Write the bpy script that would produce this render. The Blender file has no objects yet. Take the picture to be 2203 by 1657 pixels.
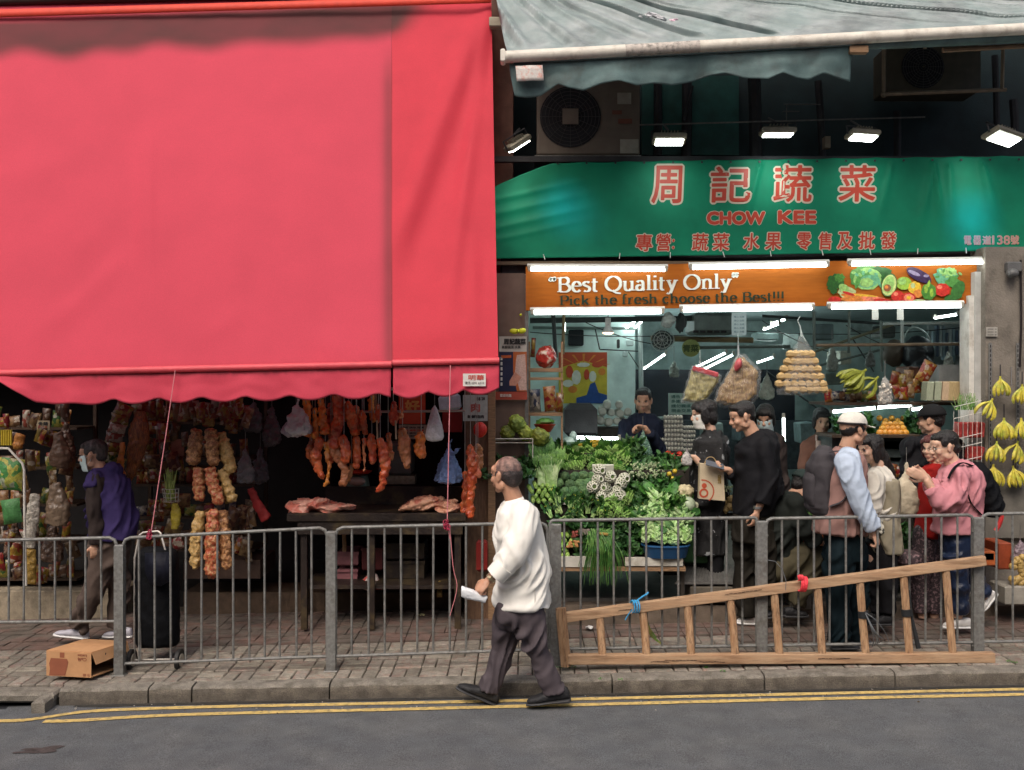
import bpy,bmesh,math,random
import numpy as np
from mathutils import Vector,Matrix,Euler
from mathutils import noise as mnoise
R=random.Random(11)
ORD=('lowest','second','third','fourth','fifth','sixth','seventh','topmost')
sc=bpy.context.scene
COL=sc.collection
# ------------------------------------------------------------------ camera, world, sun, exposure
CX,CY,FPX,CAMH,IW=1130.0,820.0,2100.0,2.17,2203.0
cam=bpy.data.cameras.new('camera')
camo=bpy.data.objects.new('camera',cam)
COL.objects.link(camo)
cam.sensor_width=36.0
cam.lens=FPX/IW*36.0
cam.shift_x=(1101.5-CX)/IW
cam.shift_y=-(828.5-CY)/IW
cam.clip_end=300
camo.location=(0,0,CAMH)
camo.rotation_euler=(math.radians(90),0,0)
sc.camera=camo
SUN_EL,SUN_ROT=52.0,200.0
w=bpy.data.worlds.new('World')
sc.world=w
w.use_nodes=True
nt=w.node_tree
bg=nt.nodes['Background']
sky=nt.nodes.new('ShaderNodeTexSky')
sky.sky_type='NISHITA'
sky.sun_disc=False
sky.sun_elevation=math.radians(SUN_EL)
sky.sun_rotation=math.radians(SUN_ROT)
sky.air_density=1.0
sky.dust_density=7.0
sky.ozone_density=1.0
nt.links.new(sky.outputs[0],bg.inputs[0])
bg.inputs[1].default_value=0.145
sl=bpy.data.lights.new('sun','SUN')
sl.energy=1.15
sl.angle=math.radians(30)
sl.color=(1.0,0.955,0.90)
so=bpy.data.objects.new('sun',sl)
COL.objects.link(so)
_az=math.radians(SUN_ROT)
_d=Vector((math.sin(_az)*math.cos(math.radians(SUN_EL)),math.cos(_az)*math.cos(math.radians(SUN_EL)),math.sin(math.radians(SUN_EL))))
so.rotation_euler=_d.to_track_quat('Z','Y').to_euler()
so.location=(0,-3,12)
sc.view_settings.view_transform='Standard'
sc.view_settings.look='None'
sc.view_settings.exposure=0.22
sc.view_settings.gamma=1.0
sc.view_settings.use_curve_mapping=False
sc.cycles.use_denoising=True
sc.cycles.max_bounces=7
sc.cycles.diffuse_bounces=3
sc.cycles.glossy_bounces=3
sc.cycles.transmission_bounces=4
sc.cycles.transparent_max_bounces=12
sc.cycles.sample_clamp_indirect=4.0
sc.cycles.caustics_reflective=False
sc.cycles.caustics_refractive=False
# ------------------------------------------------------------------ helpers
def P(px,py,Y):
 return Vector(((px-CX)*Y/FPX,Y,CAMH-(py-CY)*Y/FPX))
def PX(n,Y):
 return n*Y/FPX
SL=0.0213
def zroad(x):
 return SL*x
def zpave(x,y):
 return SL*x+0.10+(y-6.86)*0.05
def lin(c):
 return tuple((v/255/12.92)if v/255<=.04045 else((v/255+.055)/1.055)**2.4 for v in c)
_mc={}
def mat(name,col,rough=.6,var=.18,scale=6.0,bump=.15,bscale=90.0,metal=0.0,emit=0.0,col2=None,mix=(.45,.6),rnd=0.0,alpha=1.0,spec=.4,sss=0.0,stretch=None,dirt=None,dscale=3.0,trans=0.0,grain=0.0,gscale=260.0,detail=4.0,voro=False,bdist=.01):
 if name in _mc:
  return _mc[name]
 m=bpy.data.materials.new(name)
 _mc[name]=m
 m.use_nodes=True
 n=m.node_tree.nodes
 l=m.node_tree.links
 b=n['Principled BSDF']
 tc=n.new('ShaderNodeTexCoord')
 mp=n.new('ShaderNodeMapping')
 l.new(tc.outputs['Object'],mp.inputs[0])
 if stretch:
  mp.inputs['Scale'].default_value=stretch
 vec=mp.outputs[0]
 oi=None
 if rnd or voro:
  oi=n.new('ShaderNodeObjectInfo')
  ad=n.new('ShaderNodeVectorMath')
  ad.operation='MULTIPLY_ADD'
  cmb=n.new('ShaderNodeCombineXYZ')
  for i in range(3):
   l.new(oi.outputs['Random'],cmb.inputs[i])
  l.new(cmb.outputs[0],ad.inputs[0])
  ad.inputs[1].default_value=(37,17,23)
  l.new(vec,ad.inputs[2])
  vec=ad.outputs[0]
 def noise(sca,det=4.0,rg=.55):
  t=n.new('ShaderNodeTexNoise')
  t.inputs['Scale'].default_value=sca
  t.inputs['Detail'].default_value=det
  t.inputs['Roughness'].default_value=rg
  l.new(vec,t.inputs['Vector'])
  return t.outputs['Fac']
 def mr(src,a,b_,c,d):
  t=n.new('ShaderNodeMapRange')
  for i,v in enumerate((a,b_,c,d)):
   t.inputs[i+1].default_value=v
  l.new(src,t.inputs[0])
  return t.outputs[0]
 def mixc(fac,a,b_,mode='MIX'):
  t=n.new('ShaderNodeMix')
  t.data_type='RGBA'
  t.blend_type=mode
  if isinstance(fac,float):
   t.inputs[0].default_value=fac
  else:
   l.new(fac,t.inputs[0])
  for i,v in((6,a),(7,b_)):
   if isinstance(v,tuple):
    t.inputs[i].default_value=(*v[:3],1)
   else:
    l.new(v,t.inputs[i])
  return t.outputs[2]
 c=col
 base=c
 if col2 is not None:
  if voro:
   vt=n.new('ShaderNodeTexVoronoi')
   vt.inputs['Scale'].default_value=scale
   l.new(vec,vt.inputs['Vector'])
   sep=n.new('ShaderNodeSeparateColor')
   l.new(vt.outputs['Color'],sep.inputs[0])
   base=mixc(mr(sep.outputs[0],mix[0],mix[1],0,1),c,col2)
   base=mixc(mr(sep.outputs[1],.88,.9,0,.6),base,(.4,.36,.3))
  else:
   base=mixc(mr(noise(scale,detail),mix[0],mix[1],0,1),c,col2)
 if var:
  f=mr(noise(scale*1.7+1,5.0),.3,.7,1-var,1+var)
  hs=n.new('ShaderNodeHueSaturation')
  if isinstance(base,tuple):
   hs.inputs['Color'].default_value=(*base[:3],1)
  else:
   l.new(base,hs.inputs['Color'])
  if rnd:
   mu=n.new('ShaderNodeMath')
   mu.operation='MULTIPLY'
   l.new(f,mu.inputs[0])
   l.new(mr(oi.outputs['Random'],0,1,1-rnd,1+rnd),mu.inputs[1])
   f=mu.outputs[0]
   wn=n.new('ShaderNodeTexWhiteNoise')
   wn.noise_dimensions='1D'
   l.new(oi.outputs['Random'],wn.inputs['W'])
   l.new(mr(wn.outputs['Value'],0,1,.5-rnd*.05,.5+rnd*.05),hs.inputs['Hue'])
  l.new(f,hs.inputs['Value'])
  base=hs.outputs[0]
 if dirt is not None:
  base=mixc(mr(noise(dscale,6.0,.65),.5,.68,0,.75),base,dirt)
 if grain:
  hs=n.new('ShaderNodeHueSaturation')
  if isinstance(base,tuple):
   hs.inputs['Color'].default_value=(*base[:3],1)
  else:
   l.new(base,hs.inputs['Color'])
  l.new(mr(noise(gscale,2.0,.7),.32,.68,1-grain,1+grain),hs.inputs['Value'])
  base=hs.outputs[0]
 if isinstance(base,tuple):
  b.inputs['Base Color'].default_value=(*base[:3],1)
 else:
  l.new(base,b.inputs['Base Color'])
 b.inputs['Roughness'].default_value=rough
 b.inputs['Metallic'].default_value=metal
 b.inputs['Specular IOR Level'].default_value=spec
 b.inputs['Alpha'].default_value=alpha
 if trans:
  b.inputs['Transmission Weight'].default_value=trans
 if sss:
  b.inputs['Subsurface Weight'].default_value=sss
  b.inputs['Subsurface Radius'].default_value=(.02,.008,.004)
  b.inputs['Subsurface Scale'].default_value=.3
 if emit:
  b.inputs['Emission Color'].default_value=(*col[:3],1)
  b.inputs['Emission Strength'].default_value=emit
 if bump:
  bp=n.new('ShaderNodeBump')
  bp.inputs['Strength'].default_value=min(1,bump*2)
  bp.inputs['Distance'].default_value=bdist
  l.new(noise(bscale,5.0),bp.inputs['Height'])
  l.new(bp.outputs[0],b.inputs['Normal'])
 return m
class MB:
 def __init__(s):
  s.V=[];s.F=[];s.MI=[];s.mi=0
 def add(s,vs,fs,mi=None):
  o=len(s.V)
  s.V.extend([tuple(v)for v in vs])
  m=s.mi if mi is None else mi
  for f in fs:
   s.F.append(tuple(i+o for i in f));s.MI.append(m)
  return s
 def box(s,c,d,rot=None,mi=None,taper=1.0):
  x,y,z=d[0]/2,d[1]/2,d[2]/2
  vs=[]
  for k in(-1,1):
   t=taper if k>0 else 1
   for a,b in((-1,-1),(1,-1),(1,1),(-1,1)):
    vs.append(Vector((a*x*t,b*y*t,k*z)))
  if rot is not None:
   Rm=rot if isinstance(rot,Matrix)else Euler(rot).to_matrix()
   vs=[Rm@v for v in vs]
  c=Vector(c)
  return s.add([v+c for v in vs],[(0,3,2,1),(4,5,6,7),(0,1,5,4),(1,2,6,5),(2,3,7,6),(3,0,4,7)],mi)
 def bbox(s,a,b,mi=None):
  a=Vector(a);b=Vector(b)
  return s.box((a+b)/2,(abs(b.x-a.x),abs(b.y-a.y),abs(b.z-a.z)),mi=mi)
 def bev(s,c,d,r=.01,rot=None,mi=None):
  x,y,z=d[0]/2,d[1]/2,d[2]/2
  r=min(r,x*.9,y*.9,z*.9)
  vs=[]
  for k,ins in((-1,r),(-1+r/z,0),(1-r/z,0),(1,r)):
   for a,b in((-1,-1),(1,-1),(1,1),(-1,1)):
    vs.append(Vector((a*(x-ins),b*(y-ins),k*z)))
  if rot is not None:
   Rm=rot if isinstance(rot,Matrix)else Euler(rot).to_matrix()
   vs=[Rm@v for v in vs]
  c=Vector(c)
  fs=[(0,3,2,1),(12,13,14,15)]
  for k in range(3):
   for i in range(4):
    j=(i+1)%4
    fs.append((4*k+i,4*k+j,4*k+4+j,4*k+4+i))
  return s.add([v+c for v in vs],fs,mi)
 def quad(s,a,b,c,d,mi=None):
  return s.add([a,b,c,d],[(0,1,2,3)],mi)
 def tube(s,pts,r,n=8,mi=None,cap=True,ell=None,up=None):
  pts=[Vector(p)for p in pts]
  rs=r if isinstance(r,(list,tuple))else[r]*len(pts)
  vs=[];fs=[]
  ref=Vector(up)if up else None
  for i,p in enumerate(pts):
   if i==0:t=pts[1]-p
   elif i==len(pts)-1:t=p-pts[i-1]
   else:t=(pts[i+1]-p).normalized()+(p-pts[i-1]).normalized()
   if t.length<1e-9:t=Vector((0,0,1))
   t.normalize()
   if ref is None:
    ref=Vector((0,0,1))if abs(t.z)<.9 else Vector((1,0,0))
   a=ref-t*ref.dot(t)
   if a.length<1e-6:
    a=t.orthogonal()
   a.normalize()
   b=t.cross(a)
   ref=a
   e1,e2=ell if ell else(1,1)
   for k in range(n):
    an=2*math.pi*k/n
    vs.append(p+a*math.cos(an)*rs[i]*e1+b*math.sin(an)*rs[i]*e2)
  for i in range(len(pts)-1):
   for k in range(n):
    j=(k+1)%n
    fs.append((i*n+k,i*n+j,(i+1)*n+j,(i+1)*n+k))
  if cap:
   fs.append(tuple(range(n))[::-1])
   fs.append(tuple((len(pts)-1)*n+k for k in range(n)))
  return s.add(vs,fs,mi)
 def ell(s,c,r,rot=None,u=12,v=8,mi=None,nz=0,seed=0):
  if not isinstance(r,(list,tuple)):r=(r,r,r)
  Rm=None
  if rot is not None:
   Rm=rot if isinstance(rot,Matrix)else Euler(rot).to_matrix()
  c=Vector(c);vs=[];fs=[]
  def put(d):
   k=1.0
   if nz:
    k=1+nz*mnoise.noise(d*2.2+Vector((seed*3.7,seed,0)))
   q=Vector((d.x*r[0],d.y*r[1],d.z*r[2]))*k
   if Rm is not None:q=Rm@q
   vs.append(q+c)
  put(Vector((0,0,1)))
  for i in range(1,v):
   th=math.pi*i/v
   for k in range(u):
    ph=2*math.pi*k/u
    put(Vector((math.sin(th)*math.cos(ph),math.sin(th)*math.sin(ph),math.cos(th))))
  put(Vector((0,0,-1)))
  for k in range(u):
   fs.append((0,1+k,1+(k+1)%u))
  for i in range(v-2):
   for k in range(u):
    j=(k+1)%u
    fs.append((1+i*u+k,1+(i+1)*u+k,1+(i+1)*u+j,1+i*u+j))
  L=len(vs)-1
  for k in range(u):
   fs.append((L,1+(v-2)*u+(k+1)%u,1+(v-2)*u+k))
  return s.add(vs,fs,mi)
 def loft(s,secs,n=16,mi=None):
  vs=[];fs=[]
  for c,a,b in secs:
   for k in range(n):
    an=2*math.pi*k/n
    ca,sa=math.cos(an),math.sin(an)
    p=.85
    x=math.copysign(abs(ca)**p,ca);y=math.copysign(abs(sa)**p,sa)
    vs.append(Vector(c)+Vector(a)*x+Vector(b)*y)
  for i in range(len(secs)-1):
   for k in range(n):
    j=(k+1)%n
    fs.append((i*n+k,i*n+j,(i+1)*n+j,(i+1)*n+k))
  fs.append(tuple(range(n))[::-1])
  fs.append(tuple((len(secs)-1)*n+k for k in range(n)))
  return s.add(vs,fs,mi)
 def grid(s,fn,nu,nv,mi=None):
  vs=[fn(i/nu,j/nv)for j in range(nv+1)for i in range(nu+1)]
  fs=[(j*(nu+1)+i,j*(nu+1)+i+1,(j+1)*(nu+1)+i+1,(j+1)*(nu+1)+i)for j in range(nv)for i in range(nu)]
  return s.add(vs,fs,mi)
 def poly(s,pts,mi=None):
  return s.add(pts,[tuple(range(len(pts)))],mi)
 def prism(s,pts,d,mi=None):
  d=Vector(d);n=len(pts)
  pts=[Vector(p)for p in pts]
  vs=pts+[p+d for p in pts]
  fs=[tuple(range(n)),tuple(range(2*n-1,n-1,-1))]+[((i+1)%n,i,n+i,n+(i+1)%n)for i in range(n)]
  return s.add(vs,fs,mi)
 def mesh(s,name,mats,smooth=True,off=None,ang=40):
  me=bpy.data.meshes.new(name)
  V=s.V
  if off is not None:
   V=[(v[0]-off[0],v[1]-off[1],v[2]-off[2])for v in V]
  me.from_pydata(V,[],s.F)
  if not isinstance(mats,(list,tuple)):mats=[mats]
  for m in mats:me.materials.append(m)
  if len(mats)>1:
   me.polygons.foreach_set('material_index',s.MI)
  if smooth:
   me.shade_smooth()
   me.set_sharp_from_angle(angle=math.radians(ang))
  me.update()
  return me
 def base(s):
  a=np.array(s.V)
  mn,mx=a.min(0),a.max(0)
  return Vector(((mn[0]+mx[0])/2,(mn[1]+mx[1])/2,mn[2]))
 def build(s,name,mats,parent=None,smooth=True,label=None,cat=None,group=None,kind=None,ang=40,thick=0):
  off=wloc(parent)if parent is not None else s.base()
  me=s.mesh(name,mats,smooth,off,ang)
  o=bpy.data.objects.new(name,me)
  COL.objects.link(o)
  if parent is not None:o.parent=parent
  else:o.location=off
  if thick:
   sm=o.modifiers.new('thick','SOLIDIFY');sm.thickness=thick;sm.offset=0
  tag(o,label,cat,group,kind)
  return o
def wloc(o):
 v=Vector(o.location)
 while o.parent is not None:
  o=o.parent
  v=v+Vector(o.location)
 return v
def tag(o,label=None,cat=None,group=None,kind=None):
 if label:o['label']=label
 if cat:o['category']=cat
 if group:o['group']=group
 if kind:o['kind']=kind
 return o
def thing(name,label,cat,loc,group=None,rz=0,kind=None):
 o=bpy.data.objects.new(name,None)
 COL.objects.link(o)
 o.location=loc
 o.rotation_euler=(0,0,rz)
 o.empty_display_size=.1
 return tag(o,label,cat,group,kind)
def place(me,name,loc,rot=(0,0,0),scale=1,label=None,cat=None,group=None,kind=None,parent=None):
 o=bpy.data.objects.new(name,me)
 COL.objects.link(o)
 if parent is not None:
  o.parent=parent
  loc=Vector(loc)-wloc(parent)
 o.location=loc
 o.rotation_euler=rot
 o.scale=(scale,scale,scale)if not isinstance(scale,(tuple,list))else scale
 return tag(o,label,cat,group,kind)
def remesh(mb,voxel=.012,sm=4,disp=None,name='m',mats=None,off=None,smfac=.5,tri=None):
 me=mb.mesh('tmp',[],False)
 o=bpy.data.objects.new('tmp',me)
 COL.objects.link(o)
 r=o.modifiers.new('r','REMESH');r.mode='VOXEL';r.voxel_size=voxel
 s_=o.modifiers.new('s','SMOOTH');s_.factor=smfac;s_.iterations=sm
 fold=[d_ for d_ in(disp or[])if d_[2]=='FOLD']
 for k,dd in enumerate([d_ for d_ in(disp or[])if d_[2]!='FOLD']):
  st,size,kind=dd
  tx=bpy.data.textures.new('t',kind)
  tx.noise_scale=size
  if kind=='MUSGRAVE':
   tx.musgrave_type='RIDGED_MULTIFRACTAL';tx.octaves=2.0;tx.noise_intensity=.55;tx.offset=.8
  d=o.modifiers.new('d%d'%k,'DISPLACE');d.texture=tx;d.strength=st;d.mid_level=.5
  d.texture_coords='LOCAL'
 dg=bpy.context.evaluated_depsgraph_get()
 nm=bpy.data.meshes.new_from_object(o.evaluated_get(dg),depsgraph=dg)
 bpy.data.objects.remove(o)
 bpy.data.meshes.remove(me)
 for(st,lam,_k)in fold:
  N=len(nm.vertices);co=np.empty(N*3);no=np.empty(N*3)
  nm.vertices.foreach_get('co',co);nm.vertices.foreach_get('normal',no)
  co=co.reshape(-1,3);no=no.reshape(-1,3);o3=R.uniform(0,50);mc=co.mean(0)
  for i in range(N):
   x,y,z=co[i]-mc
   th=.9*mnoise.noise((x*2+o3,y*2,z*2))+.3
   c_,s_=math.cos(th),math.sin(th)
   a_=(x+y*.7)*c_-z*s_;b_=(x+y*.7)*s_+z*c_
   n_=mnoise.noise((a_/lam+o3,b_/(lam*3.6),y*2))
   r_=math.exp(-(n_*4.5)**2)
   m_=.35+max(0,mnoise.noise((x*5,y*5+o3,z*5)))*1.7
   co[i]+=no[i]*(st*m_*(r_-.4))
  nm.vertices.foreach_set('co',co.ravel());nm.update()
 nm.name=name
 nm.materials.clear()
 for m in(mats if isinstance(mats,(list,tuple))else[mats]):nm.materials.append(m)
 if off is not None:nm.transform(Matrix.Translation(-Vector(off)))
 nm.shade_smooth()
 return nm
def robj(mb,name,mats,parent=None,label=None,cat=None,group=None,**k):
 off=wloc(parent)if parent is not None else mb.base()
 me=remesh(mb,name=name,mats=mats,off=off,**k)
 o=bpy.data.objects.new(name,me)
 COL.objects.link(o)
 if parent is not None:o.parent=parent
 else:o.location=off
 return tag(o,label,cat,group)
def sag(a,b,d,n=10):
 a=Vector(a);b=Vector(b)
 return[a.lerp(b,i/n)-Vector((0,0,d*4*(i/n)*(1-i/n)))for i in range(n+1)]
def crm(pts,n=5):
 pts=[Vector(p)for p in pts]
 q=[pts[0]*2-pts[1]]+pts+[pts[-1]*2-pts[-2]]
 out=[]
 for i in range(1,len(q)-2):
  for k in range(n):
   t=k/n
   a,b,c,d=q[i-1],q[i],q[i+1],q[i+2]
   out.append(.5*((2*b)+(c-a)*t+(2*a-5*b+4*c-d)*t*t+(3*b-3*c+d-a)*t**3))
 out.append(pts[-1])
 return out
 # ---- lettering -----------------------------------------------------------------------------
def text_pts(body,bold=0.0,spacing=1.0):
 """2-D mesh (verts, faces) of a line of text, height 1 em"""
 cu=bpy.data.curves.new('t','FONT')
 cu.body=body
 cu.size=1.0
 cu.offset=bold
 cu.space_character=spacing
 cu.resolution_u=3
 o=bpy.data.objects.new('t',cu)
 COL.objects.link(o)
 dg=bpy.context.evaluated_depsgraph_get()
 me=bpy.data.meshes.new_from_object(o.evaluated_get(dg),depsgraph=dg)
 vs=[(v.co.x,v.co.y)for v in me.vertices]
 fs=[tuple(p.vertices)for p in me.polygons]
 bpy.data.objects.remove(o);bpy.data.curves.remove(cu);bpy.data.meshes.remove(me)
 return vs,fs
def fit(vs,x0,y0,x1,y1,ref=None):
 a=np.array(ref if ref is not None else vs)
 mn,mx=a.min(0),a.max(0)
 s=[(x1-x0)/max(1e-6,mx[0]-mn[0]),(y1-y0)/max(1e-6,mx[1]-mn[1])]
 return[(x0+(v[0]-mn[0])*s[0],y0+(v[1]-mn[1])*s[1])for v in vs]
def lettering(name,body,box,Y,m,parent,bold=0.0,slope=0.0,conf=None,proud=.003,label=None,skew=0.0):
 """text filling the pixel box (x0,ytop,x1,ybottom) at depth Y; bold = width of the stroked edge as a share of the height"""
 vs,fs=text_pts(body,0.0)
 x0,yt,x1,yb=box
 v2=fit(vs,x0,yb,x1,yt)
 def put(x,y,e):
  y=y-slope*(x-x0)
  x=x+skew*(yb-y)
  p=P(x,y,Y)
  if conf:p.y=conf(p.x,p.z)
  p.y-=proud+e
  return p
 mb=MB()
 mb.add([put(x,y,0)for x,y in v2],fs)
 if bold:
  r=bold*(yb-yt)
  cnt={}
  for f in fs:
   for i in range(len(f)):
    k=tuple(sorted((f[i],f[(i+1)%len(f)])))
    cnt[k]=cnt.get(k,0)+1
  j=0
  for(a,b),c in cnt.items():
   if c!=1:continue
   (ax,ay),(bx,by)=v2[a],v2[b]
   dx,dy=bx-ax,by-ay
   l_=math.hypot(dx,dy)
   if l_<1e-6:continue
   nx,ny=-dy/l_*r,dx/l_*r
   ex,ey=dx/l_*r*.55,dy/l_*r*.55
   j+=1;e=.00002*(j%23)+.0001
   pts=[(ax-nx,ay-ny),(ax-ex-nx*.55,ay-ey-ny*.55),(ax-ex+nx*.55,ay-ey+ny*.55),(ax+nx,ay+ny),(bx+nx,by+ny),(bx+ex+nx*.55,by+ey+ny*.55),(bx+ex-nx*.55,by+ey-ny*.55),(bx-nx,by-ny)]
   mb.add([put(x,y,e)for x,y in pts],[tuple(range(8))])
 return mb.build(name,m,parent,smooth=False,label=label)
def arc(cx,cy,rx,ry,a0,a1,n=12):
 return[(cx+rx*math.cos(math.radians(a0+(a1-a0)*i/n)),cy+ry*math.sin(math.radians(a0+(a1-a0)*i/n)))for i in range(n+1)]
def L(*p):return list(p)
GL={'B':(.62,[L((.14,0),(.14,.7)),[(.14,.7)]+arc(.34,.535,.17,.165,90,-90)+[(.14,.37)],[(.14,.37)]+arc(.36,.185,.2,.185,90,-90)+[(.14,0)]],[(.02,0,.2),(.02,.7,.2)]),'P':(.58,[L((.14,0),(.14,.7)),[(.14,.7)]+arc(.34,.51,.19,.19,90,-90)+[(.14,.32)]],[(.02,0,.26),(.02,.7,.2)]),'Q':(.76,[arc(.37,.35,.32,.35,0,360,24),L((.34,.02),(.5,-.1),(.7,-.13))],[]),'O':(.76,[arc(.37,.35,.32,.35,0,360,24)],[]),'e':(.47,[[(.09,.27),(.4,.27)]+arc(.24,.24,.17,.24,8,180,10)+arc(.25,.22,.18,.22,180,320,10)],[]),'s':(.4,[arc(.2,.36,.13,.11,30,200,8)+arc(.2,.12,.14,.12,60,-140,9)],[]),'t':(.33,[L((.13,.62),(.13,.1))+arc(.22,.09,.09,.09,180,300,5),L((.02,.45),(.29,.45))],[]),'u':(.55,[L((.12,.47),(.12,.15))+arc(.25,.15,.13,.15,180,330,7),L((.42,.47),(.42,0))],[(.02,.47,.12),(.32,.47,.12),(.42,0,.12)]),'a':(.47,[arc(.22,.35,.13,.12,160,0,7)+[(.35,.05),(.42,.0)],arc(.2,.13,.13,.13,60,330,10)],[]),'l':(.27,[L((.13,0),(.13,.73))],[(.03,0,.2),(.03,.73,.1)]),'i':(.27,[L((.13,0),(.13,.47)),L((.13,.62),(.13,.7))],[(.03,0,.2),(.03,.47,.1)]),'y':(.5,[L((.1,.47),(.27,.02)),L((.42,.47),(.2,-.16),(.1,-.2),(.05,-.15))],[(.02,.47,.18),(.33,.47,.16)]),'n':(.55,[L((.12,0),(.12,.47)),L((.12,.36))+arc(.27,.33,.14,.14,150,0,7)+[(.41,0)]],[(.02,0,.2),(.02,.47,.1),(.32,0,.2)]),'c':(.44,[arc(.23,.235,.17,.235,45,315,14)],[]),'k':(.55,[L((.12,0),(.12,.73)),L((.42,.45),(.15,.2)),L((.24,.3),(.44,0))],[(.02,0,.2),(.02,.73,.1),(.33,.46,.18),(.33,0,.2)]),'h':(.56,[L((.12,0),(.12,.73)),L((.12,.36))+arc(.27,.33,.14,.14,150,0,7)+[(.41,0)]],[(.02,0,.2),(.02,.73,.1),(.32,0,.2)]),'f':(.34,[L((.13,0),(.13,.56))+arc(.24,.58,.11,.14,180,50,6),L((.03,.45),(.29,.45))],[(.03,0,.22)]),'r':(.4,[L((.12,0),(.12,.47)),L((.12,.33))+arc(.27,.34,.12,.12,150,50,5)],[(.02,0,.22),(.02,.47,.1)]),'o':(.5,[arc(.24,.235,.18,.235,0,360,18)],[]),'!':(.25,[L((.11,.2),(.11,.72)),L((.11,.0),(.11,.07))],[]),'“':(.34,[arc(.07,.6,.03,.06,0,330,6)+[(.12,.74)],arc(.21,.6,.03,.06,0,330,6)+[(.26,.74)]],[]),'”':(.34,[arc(.1,.68,.03,.06,0,330,6)+[(.06,.53)],arc(.24,.68,.03,.06,0,330,6)+[(.2,.53)]],[]),' ':(.26,[],[]),}
def serif_text(name,body,box,Y,m,parent,slope,wt=.1,wn=.04,proud=.004):
 tot=sum(GL[c][0]for c in body)
 x0,yt,x1,yb=box
 sx=(x1-x0)/tot;sy=(yb-yt)/.7
 mb=MB();cur=0;k=0
 def put(x,y):
  px=x0+(cur+x)*sx;py=yb-y*sy-slope*(px-x0)
  p=P(px,py,Y);p.y-=proud+(k%9)*.0002
  return p
 for ch in body:
  adv,strokes,serifs=GL[ch]
  for st in strokes:
   k+=1
   n=len(st);A=[];B=[]
   for i,(x,y)in enumerate(st):
    x2,y2=st[min(n-1,i+1)];x3,y3=st[max(0,i-1)]
    dx,dy=x2-x3,y2-y3
    ln=math.hypot(dx,dy)or 1
    dx/=ln;dy/=ln
    ww=(wt*abs(dy)+wn*abs(dx))/2
    if n==2 and abs(dy)>.5 and abs(dx)>.3:ww=wn if dx*dy>0 else wt*.5
    A.append(put(x-dy*ww,y+dx*ww));B.append(put(x+dy*ww,y-dx*ww))
   mb.add(A+B,[(i,i+1,n+i+1,n+i)for i in range(n-1)])
  for(x,y,wd)in serifs:
   k+=1
   h_=.022
   yy=y+(h_ if y<.1 else-h_)
   mb.quad(put(x,yy-h_),put(x+wd+.04,yy-h_),put(x+wd+.04,yy+h_),put(x,yy+h_))
  cur+=adv
 return mb.build(name,m,parent,smooth=False)
 # ------------------------------------------------------------------ materials of the place
asphalt=mat('asphalt',(.108,.113,.12),.9,.14,3,.5,260,grain=.45,gscale=170,spec=.2,col2=(.128,.13,.133),mix=(.4,.65),bdist=.006)
concrete=mat('kerb_concrete',(.205,.185,.155),.9,.3,7,.5,120,grain=.3,gscale=150,dirt=(.09,.08,.06),dscale=9)
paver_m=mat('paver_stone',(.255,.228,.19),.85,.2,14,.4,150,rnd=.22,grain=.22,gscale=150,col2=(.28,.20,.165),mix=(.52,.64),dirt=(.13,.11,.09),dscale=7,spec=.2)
paver_far=mat('paver_stone_far',(.135,.11,.092),.85,.3,5,.4,120,col2=(.155,.10,.082),mix=(.45,.55),dirt=(.09,.075,.06),dscale=3)  # far pavers share one darker, browner tone than the near ones
joint_m=mat('joint_sand',(.075,.065,.05),.95,.2,20,.3)
yellow=mat('yellow_paint',(.60,.43,.15),.75,.2,12,.3,200,dirt=(.16,.13,.09),dscale=30)
dark_wall=mat('dark_wall',(.035,.035,.038),.8,.3,3,.2)
black_m=mat('black_void',(.012,.013,.016),.8,.2)
brown_wall=mat('brown_wall',(.10,.045,.03),.7,.3,4,.2)
steel=mat('galvanised_steel',(.21,.21,.20),.5,.25,25,.2,200,metal=.35,dirt=(.11,.095,.08),dscale=14)
steel_d=mat('dull_steel',(.17,.165,.155),.5,.25,14,.1,100,metal=.5)
iron_white=mat('white_painted_metal',(.62,.6,.55),.5,.1,12,.1,90,dirt=(.28,.23,.17),dscale=5)
wood=mat('pale_wood',(.46,.27,.12),.6,.25,5,.3,60,stretch=(1.2,9,9),col2=(.36,.18,.075),mix=(.4,.65),dirt=(.25,.14,.07),dscale=5)
wood_d=mat('dark_wood',(.05,.03,.018),.6,.3,6,.2,60,stretch=(6,6,1))
wood_m=mat('brown_wood',(.27,.16,.085),.6,.3,6,.2,60,stretch=(1,6,6))
def leafm(name,c,c2=None,rough=.5,v=.3):
 return mat(name,c,rough,v,22,.25,120,col2=c2,rnd=.22,mix=(.4,.6))
 # ------------------------------------------------------------------ ground
def gsheet(name,x0,x1,y0,y1,fn,m,nx=40,ny=6,lab=None):
 mb=MB()
 mb.grid(lambda u,v:Vector((x0+(x1-x0)*u,y0+(y1-y0)*v,fn(x0+(x1-x0)*u,y0+(y1-y0)*v))),nx,ny)
 return mb.build(name,m,kind='structure',label=lab)
gsheet('road',-40,40,-30,6.75,lambda x,y:zroad(x)-(0.02*max(0,6.7-y)*.25),asphalt,lab='grey asphalt road')
gsheet('ground',-40,40,6.74,40,lambda x,y:SL*x+.06+(max(0,y-6.86))*.05,joint_m,lab='ground under the pavement and shops')
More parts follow.
